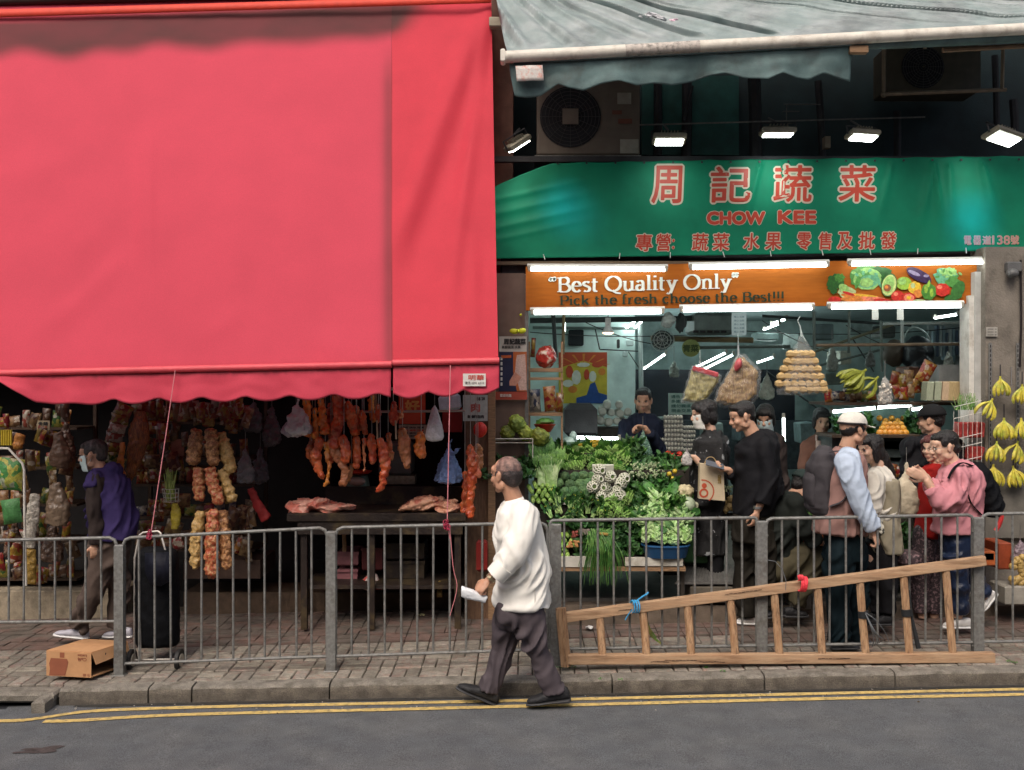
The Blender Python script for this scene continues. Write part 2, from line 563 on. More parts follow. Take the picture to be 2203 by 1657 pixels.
# stains on road
mb=MB()
for(px,py,a,b)in((95,1612,.1,.05),(60,1617,.07,.03)):
 v=(py-CY)/FPX;t=CAMH/(v+SL*(px-CX)/FPX)
 c=Vector((t*(px-CX)/FPX,t,0))
 pts=[]
 for i in range(18):
  an=i/18*math.tau;r_=1+.4*math.sin(an*3+a*50)+R.uniform(-.15,.15)
  x,y=c.x+math.cos(an)*a*r_,c.y+math.sin(an)*b*r_
  pts.append(Vector((x,y,zroad(x)-.005*(6.7-y)+.004)))
 mb.poly(pts)
mb.build('stain',mat('road_stain',(.062,.048,.046),.8,.4,30),kind='structure',label='dark stain on the asphalt',smooth=False)
def groad(px,py,c=0.0):
 v=(py-CY)/FPX;u=(px-CX)/FPX
 t=(CAMH-c)/(v+SL*u)
 return Vector((t*u,t,CAMH-t*v))
def roadline(name,pts,w_,lab):
 mb=MB()
 q=crm([groad(a,b)for a,b in pts],12)
 A=[];B=[]
 for i,p in enumerate(q):
  n_=Vector((0,1,0))
  ww=w_/2*(1+.12*math.sin(i*1.7)*math.sin(i*.31))
  for S,sg in((A,1),(B,-1)):
   z=p+n_*ww*sg
   z.z=zroad(z.x)-.005*max(0,6.7-z.y)+.005
   S.append(z)
 n=len(q)
 mb.add(A+B,[(i,n+i,n+i+1,i+1)for i in range(n-1)])
 mb.build(name,yellow,smooth=False,kind='structure',label=lab)
roadline('yellow_line',[(-300,1560),(-60,1553),(40,1551),(94,1545),(202,1531),(417,1523),(700,1517),(1100,1509),(1300,1504),(1700,1495),(2200,1484),(2900,1470)],.056,'yellow no parking line nearer the kerb')
roadline('yellow_line',[(94,1553),(168,1551),(336,1541),(560,1534),(900,1526),(1300,1516),(1700,1506),(2200,1495),(2900,1480)],.056,'yellow no parking line farther from the kerb')
# kerb
kerb_face=mat('kerb_face_soiled',(.115,.10,.082),.9,.35,6,.5,120,grain=.3,gscale=150,dirt=(.19,.165,.13),dscale=11)
kerb=thing('kerb','weathered concrete kerb beside the road',None,(0,6.73,0),kind='structure')
del kerb['label'];kerb['label']='weathered concrete kerb along the road'
x=-3.22
seg=[.62,.30,.95,1.0,.95,1.05,.9,.98,1.0,.95,.9,1.0,.95,1.0]
for k,s_ in enumerate(seg):
 mb=MB()
 n=14
 prof=[(6.73,-.02),(6.729,.05),(6.732,.088),(6.742,.101),(6.76,.106),(6.855,.108),(6.857,-.02)]
 vs=[]
 dz=R.uniform(-.004,.004)
 for i in range(n+1):
  X=x+.006+(s_-.012)*i/n
  for(yy,zz)in prof:
   j=.006*mnoise.noise(Vector((X*9,yy*20,zz*20)))
   vs.append(Vector((X,yy+j*(zz>0),SL*X+zz+(j+dz)*(zz>0))))
 m_=len(prof)
 fs=[(i*m_+a,(i+1)*m_+a,(i+1)*m_+a+1,i*m_+a+1)for i in range(n)for a in range(m_-1)]
 fs+=[tuple(range(m_)),tuple(n*m_+a for a in range(m_))[::-1]]
 mb.add(vs,fs)
 for i in range(n*(m_-1)):
  if i%(m_-1)in(0,1):mb.MI[i]=1
 mb.build('kerb_stone',[concrete,kerb_face],kerb)
 x+=s_
 # dirt and grit lying in the gutter
mb=MB();A=[];B=[]
for i in range(160):
 X=-3.1+i*.05
 A.append(Vector((X,6.728,SL*X+.004)));B.append(Vector((X,6.70-.018*(1+mnoise.noise(Vector((X*4,0,0)))),SL*X+.004)))
mb.add(B+A,[(i,i+1,161+i,160+i)for i in range(159)])
mb.build('gutter_dirt',mat('gutter_dirt',(.035,.032,.027),.95,.4,20,.4),kind='structure',label='strip of dark dirt at the foot of the kerb',smooth=False)
mb=MB()
for i in range(150):
 X=R.uniform(-3.2,4.4);Y_=6.70-abs(R.gauss(0,.10));s_=R.uniform(.003,.008)
 mb.box((X,Y_,SL*X+.004),(s_*1.6,s_,s_*.6),rot=(0,0,R.uniform(0,3)),mi=i%2)
mb.build('grit',[mat('grit_pale',(.4,.37,.32),.8),mat('grit_brown',(.13,.09,.05),.8)],kind='stuff',label='loose grit and tiny leaf bits in the gutter',smooth=False)
# gully inlet on the left
gl=thing('drain_inlet','concrete kerb inlet with a dark drain slot at the left edge','drain',(-3.9,6.7,-.08))
mb=MB()
X0,X1=-4.75,-3.235
mb.bev(((X0+X1)/2,6.78,SL*-3.9+.075),(X1-X0,.16,.065),.015)
mb.bev((X1-.05,6.70,SL*X1-.0),(.09,.24,.17),.02)
mb.build('lintel',concrete,gl)
mb=MB();mb.bbox((X0,6.80,-.3),(X1-.1,6.85,-.02));mb.build('slot',black_m,gl)
mb=MB();mb.bev(((X0+X1)/2-.04,6.66,SL*-3.9-.012),(X1-X0-.1,.03,.035),.008);mb.build('sill_bar',steel_d,gl)
mb=MB();mb.bbox((X0,6.68,SL*-3.9-.02),(X1-.1,6.79,SL*-3.9+.007));mb.build('gutter_pan',black_m,gl)
# pavement of individual pavers, basket weave
pav=thing('pavement','block paved pavement between kerb and shops',None,(0,7,0),kind='structure')
def paver_mesh(w_,d_,sd):
 mb=MB();mb.bev((0,0,0),(w_,d_,.05),.006)
 return mb.mesh('paver',paver_m,True,ang=30)
PM={(a,b):paver_mesh(a,b,0)for a,b in((.193,.093),(.093,.193))}
cnt=0
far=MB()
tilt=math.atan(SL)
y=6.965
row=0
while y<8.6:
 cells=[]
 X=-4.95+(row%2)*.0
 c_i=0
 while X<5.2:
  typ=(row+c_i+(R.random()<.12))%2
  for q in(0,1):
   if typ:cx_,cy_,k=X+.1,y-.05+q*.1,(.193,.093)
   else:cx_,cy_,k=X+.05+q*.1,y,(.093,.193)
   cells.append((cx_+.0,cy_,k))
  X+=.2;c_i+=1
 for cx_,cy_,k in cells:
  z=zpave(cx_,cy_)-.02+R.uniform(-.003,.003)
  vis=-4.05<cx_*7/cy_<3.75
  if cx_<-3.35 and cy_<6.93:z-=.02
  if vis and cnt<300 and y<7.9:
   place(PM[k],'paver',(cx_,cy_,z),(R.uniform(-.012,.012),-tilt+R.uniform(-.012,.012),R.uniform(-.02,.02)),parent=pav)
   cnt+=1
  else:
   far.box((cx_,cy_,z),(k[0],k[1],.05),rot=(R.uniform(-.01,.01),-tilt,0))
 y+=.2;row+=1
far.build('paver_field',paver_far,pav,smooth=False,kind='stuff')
# weeds at the kerb
mb=MB()
for(px,py)in((1192,1433),(1203,1437),(1228,1432),(1236,1437),(1222,1438),(1292,1462),(1335,1464),(1520,1437),(1555,1445),(2170,1425),(2182,1427)):
 g_=groad(px,py,.11)
 for i in range(12):
  a=R.uniform(0,6.28);r=R.uniform(.004,.02)
  c=g_+Vector((math.cos(a)*r,math.sin(a)*r,R.uniform(.003,.012)))
  mb.box(c,(.008,.006,.001),rot=(R.uniform(-1,1),R.uniform(-1,1),a))
mb.build('weeds',leafm('weed_green',(.06,.2,.03)),kind='stuff',label='tiny green weeds growing in the pavement joints',smooth=False)
# litter
for(px,py,cc,lb)in((657,1323,(.5,.45,.4),'pale scrap of litter behind the railing by the butcher stall'),(907,1331,(.6,.55,.3),'yellowish scrap of litter under the butcher stall'),(1268,1358,(.6,.6,.58),'white scrap of paper behind the ladder')):
 g_=groad(px,py,.15)
 mb=MB();mb.grid(lambda u,v:g_+Vector(((u-.5)*.06,(v-.5)*.04,.03+.012*math.sin(u*7+v*5))),5,4)
 mb.build('litter',mat('litter%d'%px,cc,.7),label=lb,cat='litter',thick=.002)
 # ------------------------------------------------------------------ building shells
def wallbox(name,a,b,m,parent):
 mb=MB();mb.bbox(a,b);return mb.build(name,m,parent,smooth=False)
bl=thing('shop_building','dark shop building behind the big red awning','building',(-3,9,.1))
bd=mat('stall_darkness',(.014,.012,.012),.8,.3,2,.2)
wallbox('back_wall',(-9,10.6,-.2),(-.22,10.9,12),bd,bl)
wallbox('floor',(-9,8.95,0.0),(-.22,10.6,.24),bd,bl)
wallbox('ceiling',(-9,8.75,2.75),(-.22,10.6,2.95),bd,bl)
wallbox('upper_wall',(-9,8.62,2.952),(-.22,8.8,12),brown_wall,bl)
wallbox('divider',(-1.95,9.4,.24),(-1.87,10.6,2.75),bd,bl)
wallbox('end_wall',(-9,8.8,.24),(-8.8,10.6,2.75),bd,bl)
st=mat('stone_plinth',(.27,.225,.16),.85,.3,8,.4,100,dirt=(.12,.1,.07),dscale=6)
mb=MB();a=P(-250,1272,8.5);b=P(258,1336,8.5);mb.bev(((a.x+b.x)/2,8.72,(a.z+b.z)/2-.03),(b.x-a.x,.44,a.z-b.z+.07),.012);mb.build('plinth',st,bl)
mb=MB();a=P(395,1275,8.55);b=P(1060,1330,8.55);mb.bbox((a.x,8.55,a.z),(b.x,8.98,b.z-.1));mb.build('step',mat('dark_step',(.085,.055,.035),.7,.3,6,.3),bl)
br=thing('shop_building','greengrocer shop building with teal and white interior','building',(2.5,9,.2))
white_t=mat('white_tile_wall',(.60,.73,.69),.4,.12,4,.05,dirt=(.34,.44,.42),dscale=1.6)
ceil_m=mat('grey_ceiling',(.28,.36,.36),.7,.2,3,.1)
teal_d=mat('dark_teal',(.006,.02,.024),.6,.35,2,.1)
flo=mat('shop_floor',(.13,.12,.105),.5,.3,5,.3)
wallbox('back_wall',(.0,10.85,.2),(1.22,11.1,3.0),white_t,br)
wallbox('inner_back_wall',(1.22,13.5,.2),(6.4,13.7,3.0),mat('teal_back_wall',(.46,.58,.56),.5,.25,2,.1,dirt=(.10,.15,.16),dscale=1.2),br)
wallbox('side_wall',(1.20,11.1,.2),(1.22,13.5,3.0),white_t,br)
wallbox('left_wall',(-.12,8.5,.2),(.0,11.1,3.0),white_t,br)
wallbox('right_wall',(6.2,8.5,.2),(6.4,13.5,3.0),white_t,br)
wallbox('ceiling',(-.1,8.5,3.0),(6.4,13.7,3.1),ceil_m,br)
wallbox('floor',(-.15,8.15,.0),(6.4,13.7,.36),flo,br)
wallbox('upper_wall',(-.2,9.25,3.1),(9,9.45,12),teal_d,br)
wallbox('lintel_slab',(-.2,8.5,3.1),(9,9.25,3.3),dark_wall,br)
wallbox('doorstep',(P(1182,0,8.12).x,8.0,0),(6.4,8.15,.33),mat('doorstep_stone',(.13,.10,.075),.8,.3,6,.3),br)
colm=mat('column_render',(.20,.175,.145),.8,.2,3,.3,60,grain=.15,dirt=(.08,.07,.055),dscale=4)
wallbox('right_column',(P(2120,0,8.22).x,8.22,0),(5.6,8.7,3.3),colm,br)
mb=MB();mb.bbox((P(2076,0,8.4).x,8.32,.33),(P(2098,0,8.4).x,8.5,2.9),0);mb.bbox((P(2098,0,8.3).x,8.3,.33),(P(2118,0,8.3).x,8.6,3.1),1)
mb.build('door_jamb',[iron_white,mat('pale_jamb',(.42,.42,.4),.6,.15)],br,smooth=False)
bm=mat('brown_steel_panel',(.17,.115,.09),.45,.25,2.5,.05,metal=.2)
mb=MB();mb.bbox((P(1060,0,8.45).x,8.42,.1),(P(1129,0,8.45).x,8.6,3.1));mb.build('pillar',bm,br)
mb=MB();mb.bbox((P(1129,0,8.42).x,8.40,.3),(P(1137,0,8.42).x,8.44,3.08));mb.build('door_jamb',steel_d,br)
ob_=thing('added_opposite_building','plain grey building added unseen behind the viewer to shade the street','building',(0,-11,0))  # unseen building added behind the camera to block sky light from the stalls
wallbox('wall',(-40,-16,-1),(40,-10,10),mat('added_building_render',(.25,.24,.22),.9,.2,1,.1),ob_)
# far building mass above and to the right
wallbox('wing',(5.6,8.4,0),(12,12,12),colm,br)
# wood post of butcher stall
wp=mat('stall_post_wood',(.15,.085,.05),.65,.3,5,.25,60,stretch=(8,8,1.4))
mb=MB();mb.bev((P(1032,0,8.3).x,8.3,1.42),(.25,.12,2.7),.008)
mb.build('stall_post',wp,label='broad brown timber post at the right end of the butcher stall',cat='post')
mb=MB();mb.bev((P(1058,0,8.2).x,8.22,1.42),(.06,.06,2.6),.006)
mb.build('stall_post',wood_m,label='narrow wooden upright between butcher stall and greengrocer pillar',cat='post')
# ------------------------------------------------------------------ red awning
red=(.60,.060,.098)
red2=(.58,.042,.066)
redm=mat('red_canvas',red,.72,.05,.8,.25,700,spec=.25,grain=.10,gscale=240,bdist=.002)
def red_darken(m):  # blends the canvas towards dark brown by a per-vertex value
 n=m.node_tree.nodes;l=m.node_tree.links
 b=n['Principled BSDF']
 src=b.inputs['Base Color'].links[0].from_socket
 at=n.new('ShaderNodeAttribute');at.attribute_name='dark_mask'
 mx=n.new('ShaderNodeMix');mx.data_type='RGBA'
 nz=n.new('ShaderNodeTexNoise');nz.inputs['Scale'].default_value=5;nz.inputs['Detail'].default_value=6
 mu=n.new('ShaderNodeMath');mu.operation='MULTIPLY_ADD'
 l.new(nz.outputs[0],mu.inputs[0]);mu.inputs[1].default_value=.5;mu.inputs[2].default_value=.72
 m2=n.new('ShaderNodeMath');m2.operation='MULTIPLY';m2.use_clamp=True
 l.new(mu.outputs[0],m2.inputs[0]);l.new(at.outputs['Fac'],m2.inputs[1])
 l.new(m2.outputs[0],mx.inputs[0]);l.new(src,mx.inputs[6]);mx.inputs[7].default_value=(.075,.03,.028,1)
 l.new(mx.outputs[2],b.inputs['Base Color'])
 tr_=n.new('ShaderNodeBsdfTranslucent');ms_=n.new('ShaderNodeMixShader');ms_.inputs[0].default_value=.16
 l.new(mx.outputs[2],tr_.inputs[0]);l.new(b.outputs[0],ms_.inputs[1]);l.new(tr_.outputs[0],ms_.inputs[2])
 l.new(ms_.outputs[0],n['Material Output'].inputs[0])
red_darken(redm)
aw=thing('red_awning','huge red canvas awning sloping down over the butcher and grocery stalls','awning',P(500,800,7.2))
YT,YB=8.5,7.15
def smooth(a,b,x):
 t=max(0,min(1,(x-a)/(b-a)));return t*t*(3-2*t)
def red_pt(px,v):
 ytop=-6 if px>850 else-6
 ybot=802-(px+0)*(802-778)/1070
 xr=px
 Y=YT+(YB-YT)*v
 py=ytop+(ybot-ytop)*((v*YT)/(v*YT+(1-v)*YB)if False else v)
 a=P(px,ytop,YT);b=P(px,ybot,YB)
 a.x=a.x*1.0
 pxw=px
 A=P(pxw,ytop,YT);B=P(pxw+(15 if pxw>850 else 0)*(pxw-850)/207 if pxw>850 else pxw,ybot,YB)
 q=A.lerp(B,v)
 f=0.0
 f+=.05*math.sin(v*math.pi)
 d=(px-(1052-205*v*1.35))
 if px>800:
  f+=.035*math.exp(-(d/26)**2)*smooth(0,.15,v)*(1-smooth(.62,.8,v))-.03*math.exp(-((d-48)/30)**2)*smooth(.0,.2,v)*(1-smooth(.6,.95,v))
  d2=px-(1056-90*v*1.2)
  f+=.025*math.exp(-(d2/16)**2)*(1-smooth(.6,1.,v))
 for(cx_,cy_,s1,s2,am,an)in((310,.62,14,.12,.010,.1),(200,.68,60,.05,.007,1.5),(90,.5,90,.03,.004,.9),(950,.93,80,.03,.008,.2),(330,.6,9,.16,.007,.1),(150,.86,50,.03,.008,1.9),(230,.78,40,.03,.007,2.2),(480,.9,60,.03,.005,1.2),(620,.3,90,.04,.004,-.8),(1010,.8,14,.1,.01,.3),(700,.95,50,.03,.006,-1)):
  f+=1.7*am*math.exp(-((px-cx_)/s1)**2-((v-cy_+(px-cx_)*.0004*an)/s2)**2)
 f+=.004*mnoise.noise(Vector((px*.008,v*5,3)))+.0035*mnoise.noise(Vector((px*.02,v*9,7)))
 q.y-=f
 return q
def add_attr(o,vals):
 a=o.data.attributes.new('dark_mask','FLOAT','POINT')
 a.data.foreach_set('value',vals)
def canvas(name,x0,x1,nu,nv=90,rm_=None):
 mb=MB();g_=[]
 def fn(u,v):
  px=x0+(x1-x0)*u
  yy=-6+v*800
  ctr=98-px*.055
  band=smooth(ctr-55,ctr-30,yy)*(1-smooth(ctr+22,ctr+70,yy+22*mnoise.noise(Vector((px*.01,0,0)))))  # dark band across the upper canvas
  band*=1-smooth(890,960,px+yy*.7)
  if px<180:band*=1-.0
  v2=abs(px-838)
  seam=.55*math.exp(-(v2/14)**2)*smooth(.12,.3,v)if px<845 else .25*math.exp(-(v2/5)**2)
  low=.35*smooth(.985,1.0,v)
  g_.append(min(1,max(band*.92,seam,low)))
  return red_pt(px,v)
 mb.grid(fn,nu,nv)
 o=mb.build(name,rm_ or redm,aw)
 add_attr(o,g_)
 return o
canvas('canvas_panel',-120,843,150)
redm2=mat('red_canvas_deep',red2,.7,.06,1.3,.25,700,spec=.25,grain=.1,gscale=240,bdist=.002)
red_darken(redm2)
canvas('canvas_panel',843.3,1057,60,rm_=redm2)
# hem strip on top
mb=MB();g=[]
mb.grid(lambda u,v:P(-120+u*1176,30-0.029*(-120+u*1176)-1+(v-.5)*17,8.36)+Vector((0,-.0,0)),30,2)
mb.build('hem_strip',mat('orange_red_hem',(.62,.05,.025),.6,.1),aw,thick=.003)
mb=MB();mb.tube([P(-120,5,8.45),P(860,-24,8.45)],.045,10);mb.build('roller',mat('dark_brown_roller',(.04,.025,.02),.7),aw)
mb=MB();mb.bbox(P(-120,-40,8.7)+Vector((0,-.2,.0)),P(1050,-5,8.7));
# front bar
rb=mat('red_covered_bar',(.60,.07,.09),.5,.1)
mb=MB();mb.tube([P(-120,806,YB-.01),P(300,796,YB-.015),P(843,784,YB-.01)],.025,12);mb.tube([P(845,781,YB-.01),P(1074,776,YB-.01)],.024,12)
mb.build('front_bar',rb,aw)
def valance(name,pts_bottom,topf,nu,dx=0):
 mb=MB();g_=[]
 x0,x1=pts_bottom[0][0],pts_bottom[-1][0]
 xs=[p[0]for p in pts_bottom];ys=[p[1]for p in pts_bottom]
 def fn(u,v):
  px=x0+(x1-x0)*u
  yb=float(np.interp(px,xs,ys));yt=topf(px)
  p=P(px,yt+(yb-yt)*v,YB-.005)
  p.y-=.012*v*math.sin(px*.05)+.02*v+.006*mnoise.noise(Vector((px*.03,v*3,0)))+.02*v*math.exp(-((px)/120)**2)
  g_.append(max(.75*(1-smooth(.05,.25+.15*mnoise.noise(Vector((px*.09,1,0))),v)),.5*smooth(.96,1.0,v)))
  return p
 mb.grid(fn,nu,14)
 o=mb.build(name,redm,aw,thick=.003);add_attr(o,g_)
def scal(x0,y0,x1,y1,n,amp,ph=0):
 out=[]
 for i in range(n*8+1):
  t=i/(n*8);s_=abs(math.sin((t*n+ph)*math.pi))
  out.append((x0+(x1-x0)*t,y0+(y1-y0)*t+amp*s_-amp))
 return out
b1=[(-100,800),(0,818),(40,842),(80,866),(120,870),(160,868)]+scal(180,872,841,858,7,13,.3)
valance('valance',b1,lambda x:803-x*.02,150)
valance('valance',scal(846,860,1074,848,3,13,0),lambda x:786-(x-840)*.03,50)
# sticker
sk=mat('sticker_white',(.62,.6,.56),.5,.08)
skr=mat('print_red',(.5,.06,.04),.5,.05,bump=0)
skb=mat('print_black',(.03,.03,.03),.5,.05,bump=0)
mb=MB();mb.bbox(P(996,804,YB-.05),P(1045,831,YB-.052));s1=mb.build('sticker',sk,aw)
lettering('lettering','明華',(1008,807,1041,818),YB-.052,skr,s1,bold=.02)
lettering('lettering','清洗 2591 6210',(1000,821,1041,827),YB-.052,skb,s1,bold=.01)
# ropes
rope_m=mat('pink_cord',(.62,.22,.24),.7,.1)
for(a,b,lb)in(((377,797),(325,1147),'pink cord tied from awning bar to railing beside the trolley bag'),((969,786),(962,1128),'pink cord tied from awning bar to railing near the white shirt man')):
 pa=P(*a,YB-.06);pb=P(*b,7.02)
 mb=MB();mb.tube(sag(pa,pb,.01),.0035,6)
 kn=pb
 for i in range(7):
  c=kn+Vector((R.uniform(-.012,.012),-.03,R.uniform(-.03,.02)))
  th=R.uniform(0,3)
  mb.tube([c+Vector((math.cos(q)*.018*math.cos(th),-.01+.01*math.sin(q*2),math.sin(q)*.022))for q in np.linspace(0,6,9)],.0042,5,mi=1)
 if a[0]>900:
  mb.tube(crm([kn+Vector((.02,-.02,-.02)),P(975,1220,7.0),P(983,1265,7.0),P(968,1325,7.0)]),.003,5)
  mb.tube(crm([P(963,1130,7.0),P(968,1160,7.0)],3),.003,5)
 mb.build('pink_rope',[rope_m,mat('crimson_cord',(.35,.03,.07),.6)],label=lb,cat='rope')
 # ------------------------------------------------------------------ grey awning
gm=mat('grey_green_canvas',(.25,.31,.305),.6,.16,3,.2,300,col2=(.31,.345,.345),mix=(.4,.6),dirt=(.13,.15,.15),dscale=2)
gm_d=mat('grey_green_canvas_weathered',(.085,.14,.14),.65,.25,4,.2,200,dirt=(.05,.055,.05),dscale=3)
ga=thing('grey_awning','faded grey green canvas awning with white front bar over the greengrocer','awning',P(1600,100,7.4))
def bary(px):return 117-(px-1080)*.0535
def gpt(px,v):
 yb=bary(px)-2
 A=P(px,yb,7.36);B=P(px-40*(1-(px-1080)/1200),-95,8.62)
 q=A.lerp(B,v)
 t=min(1.6,v*1.9)
 p0=(px+t*(88-571))/max(.25,(1-.466*min(t,1.2)))
 amp=.055*smooth(.0,.12,v)*(1-.72*smooth(1650,1900,p0))*(.55+.6*mnoise.noise(Vector((p0*.012,v,5))))
 q.y-=amp*(math.sin(p0*.085+1.5*math.sin(p0*.021))+.35*math.sin(p0*.15+1))
 q.z+=.02*mnoise.noise(Vector((px*.01,v*4,1)))-.05*math.sin(v*math.pi)
 return q
mb=MB();mb.grid(lambda u,v:gpt(1092+u*1260,v),260,130)
mb.build('canvas',gm,ga,thick=.003)
bwm=mat('weathered_white_bar',(.66,.62,.54),.5,.12,6,.1,dirt=(.36,.31,.25),dscale=7)
bar_d=mat('mouldy_bar',(.5,.45,.4),.7,.2,12,.1,dirt=(.03,.03,.025),dscale=22)
mb=MB()
mb.tube([P(1083,123,7.33),P(1345,109,7.33)],.045,12,ell=(1,1));mb.tube([P(1345,109,7.33),P(1505,100,7.33)],.0451,12,mi=1);mb.tube([P(1505,100,7.33),P(2330,56,7.33)],.045,12)
mb.bev(P(1082,123,7.33),(.035,.1,.1),.01)
mb.build('front_bar',[bwm,bar_d],ga)
vb=[(1096,150),(1107,206),(1135,206),(1163,203),(1200,181),(1222,190),(1255,196),(1290,184),(1330,178),(1370,184),(1408,178),(1445,183),(1485,173),(1530,160),(1560,158),(1600,168),(1650,174),(1682,160),(1712,168),(1742,171),(1772,157),(1800,164),(1834,171)]
mb=MB()
def gv(u,v):
 px=1096+(1834-1096)*u
 yt=bary(px)+22;yb=float(np.interp(px,[a[0]for a in vb],[a[1]for a in vb]))
 p=P(px,yt+(yb-yt)*v,7.36)
 p.y+=.04*v*math.sin(px*.018)+.018*v*math.sin(px*.055+1)+.01*mnoise.noise(Vector((px*.02,v*3,0)))
 return p
mb.grid(gv,140,14)
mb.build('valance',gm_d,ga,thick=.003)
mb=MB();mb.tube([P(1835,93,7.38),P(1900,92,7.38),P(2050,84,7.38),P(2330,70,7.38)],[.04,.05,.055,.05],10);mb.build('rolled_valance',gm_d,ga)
mb=MB();mb.bev(P(1846,108,7.36),(.14,.05,.06),.008);mb.build('wood_block',wood_m,ga)
mb=MB();mb.tube([P(2028,108,7.45),P(2330,92,7.45)],.02,8);mb.build('support_pipe',mat('rusty_pipe',(.24,.15,.09),.6),ga)
def pt(px,py,Y,dy):
 p=P(px,py,Y);p.y+=dy;return p
mb=MB();mb.grid(lambda u,v:pt(1112+u*58-3*(1-v),143+v*33-u*2,7.335,-.012+.004*math.sin(u*9)),8,4);stk=mb.build('sticker',mat('faded_notice',(.6,.56,.52),.5,.1,30,0,dirt=(.6,.16,.1),dscale=34),ga,thick=.002)
# crumpled bags on top
for(px,py,c,sx,lb)in((1405,40,(.55,.55,.57),.09,'crumpled clear white plastic bag lying on grey awning'),(1457,50,(.75,.5,.6),.075,'crumpled pale pink plastic bag lying on grey awning')):
 mb=MB()
 mb.ell(P(px,py,7.78),(sx,.05,.035),rot=(0,.25,0),u=18,v=12,nz=.8,seed=px)
 mb.ell(P(px+16,py+6,7.77),(sx*.6,.05,.025),rot=(0,.3,0),u=14,v=10,nz=.9,seed=px+3)
 mb.build('plastic_bag',mat('crumple%d'%px,c,.3,.2,20,.5,40),label=lb,cat='plastic bag',ang=20)
 # facade bits
mb=MB();mb.bev(P(1088,50,8.3),(.28,.08,.085),.01);mb.build('steel_bracket',mat('beige_bracket',(.32,.28,.21),.6,.2),label='short beige steel bracket between red and grey awnings',cat='bracket')
wallbox('side_return',(P(1058,0,8.7).x-.1,8.6,3.35),(P(1104,0,8.7).x,9.25,9),brown_wall,br)
tp=mat('teal_panel',(.018,.085,.075),.5,.3,3,.1,dirt=(.02,.06,.06),dscale=4)
for(x0,y0,x1,y1)in((1380,168,1405,335),(1424,168,1466,335),(1486,165,1588,335)):
 mb=MB();mb.bbox(P(x0,y0,9.2),P(x1,y1,9.2)+Vector((0,-.03,0)));mb.build('teal_panel',tp,br,smooth=False)
pd_=mat('dark_pipe',(.022,.022,.025),.5,.3)
for(x0,y0,x1,y1,r,Y)in((1415,160,1415,335,9,9.1),(1478,160,1476,340,11,9.1),(1622,150,1626,345,14,9.0),(1490,185,1470,262,3,9.0),(1760,175,1770,350,8,9.1),(1930,240,1930,345,8,9.1),(2140,120,2145,300,7,9.0),(2180,215,2184,300,9,9.0)):
 mb=MB();mb.tube([P(x0,y0,Y),P((x0+x1)/2+1,(y0+y1)/2,Y),P(x1,y1,Y)],PX(r,Y),8);mb.build('pipe',pd_,br)
mb=MB();mb.tube([P(1375,269,8.6),P(1990,252,8.6)],.007,8);mb.build('rod',steel_d,label='thin steel rod across the dark recess above green banner',cat='rod')
mb=MB();mb.tube([P(1686,225,8.8),P(1765,225,8.8)],.005,6);mb.tube([P(1692,225,8.8),P(1692,258,8.8)],.005,6);mb.tube([P(1684,240,8.8),P(1720,240,8.8)],.005,6)
mb.build('pipe_bracket',steel_d,label='small thin pipe bracket in the dark recess',cat='bracket')
mb=MB();mb.bbox(P(1063,336,8.47),P(2400,348,8.47)+Vector((0,.05,0)));mb.build('header_beam',dark_wall,br,smooth=False)
mb=MB();mb.bbox(P(1775,293,8.7),P(1787,318,8.7)+Vector((0,.08,0)));mb.build('junction_box',mat('beige_box',(.3,.24,.17),.6),label='small beige junction box between floodlights',cat='box')
# air conditioners
acm=mat('ac_casing',(.14,.115,.09),.55,.15,5,.05,dirt=(.12,.1,.08),dscale=3)
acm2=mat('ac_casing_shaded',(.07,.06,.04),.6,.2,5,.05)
def ac(x0,y0,x1,y1,Y,split,cm,lb,hub):
 a=P(x0,y1,Y);b=P(x1,y0,Y)
 t=thing('air_conditioner',lb,'air conditioner',((a.x+b.x)/2,Y,a.z))
 mb=MB();mb.bev(((a.x+b.x)/2,Y+.17,(a.z+b.z)/2),(b.x-a.x,.34,b.z-a.z),.015);mb.build('casing',cm,t)
 c=P(split[0],split[1],Y);r=PX(split[2],Y)
 mb=MB();
 mb.tube([c+Vector((0,-.003,0)),c+Vector((0,-.006,0))],r,28);mb.build('fan_opening',black_m,t)
 mb=MB()
 for k in range(1,9):
  rr=r*k/8.5
  mb.tube([c+Vector((math.cos(q)*rr,-.016,math.sin(q)*rr))for q in np.linspace(0,math.tau,25)],.0022,4)
 for k in range(16):
  q=k/16*math.tau
  mb.tube([c+Vector((math.cos(q)*r*.2,-.018,math.sin(q)*r*.2)),c+Vector((math.cos(q)*r,-.012,math.sin(q)*r))],.0022,4)
 mb.build('grille',mat('grille_wire',(.05,.05,.05),.5),t)
 mb=MB();hs=PX(hub,Y);mb.bev(c+Vector((0,-.022,0)),(hs,.012,hs),.004);mb.build('badge_plate',cm,t)
 return t
t=ac(1155,170,1376,334,8.55,(1227,252,66),acm,'beige outdoor air conditioner with big fan grille above green banner',34)
mb=MB()
mb.bbox(P(1317,238,8.545),P(1338,246,8.54));mb.bbox(P(1330,256,8.545),P(1360,266,8.54));mb.build('label_plate',mat('dull_red',(.16,.06,.04),.6),t,smooth=False)
mb=MB();mb.bbox(P(1328,200,8.545),P(1358,224,8.54));mb.bbox(P(1334,300,8.545),P(1374,330,8.54));mb.build('service_panel',mat('ac_panel',(.3,.29,.24),.6),t,smooth=False)
mb=MB();mb.bbox(P(1150,334,8.5),P(1380,340,8.5)+Vector((0,.4,0)));mb.build('shelf_bracket',steel_d,t,smooth=False)
t=ac(1908,95,2110,196,8.75,(1985,145,46),acm2,'dim outdoor air conditioner in a steel cradle under the right end of grey awning',4)
mb=MB()
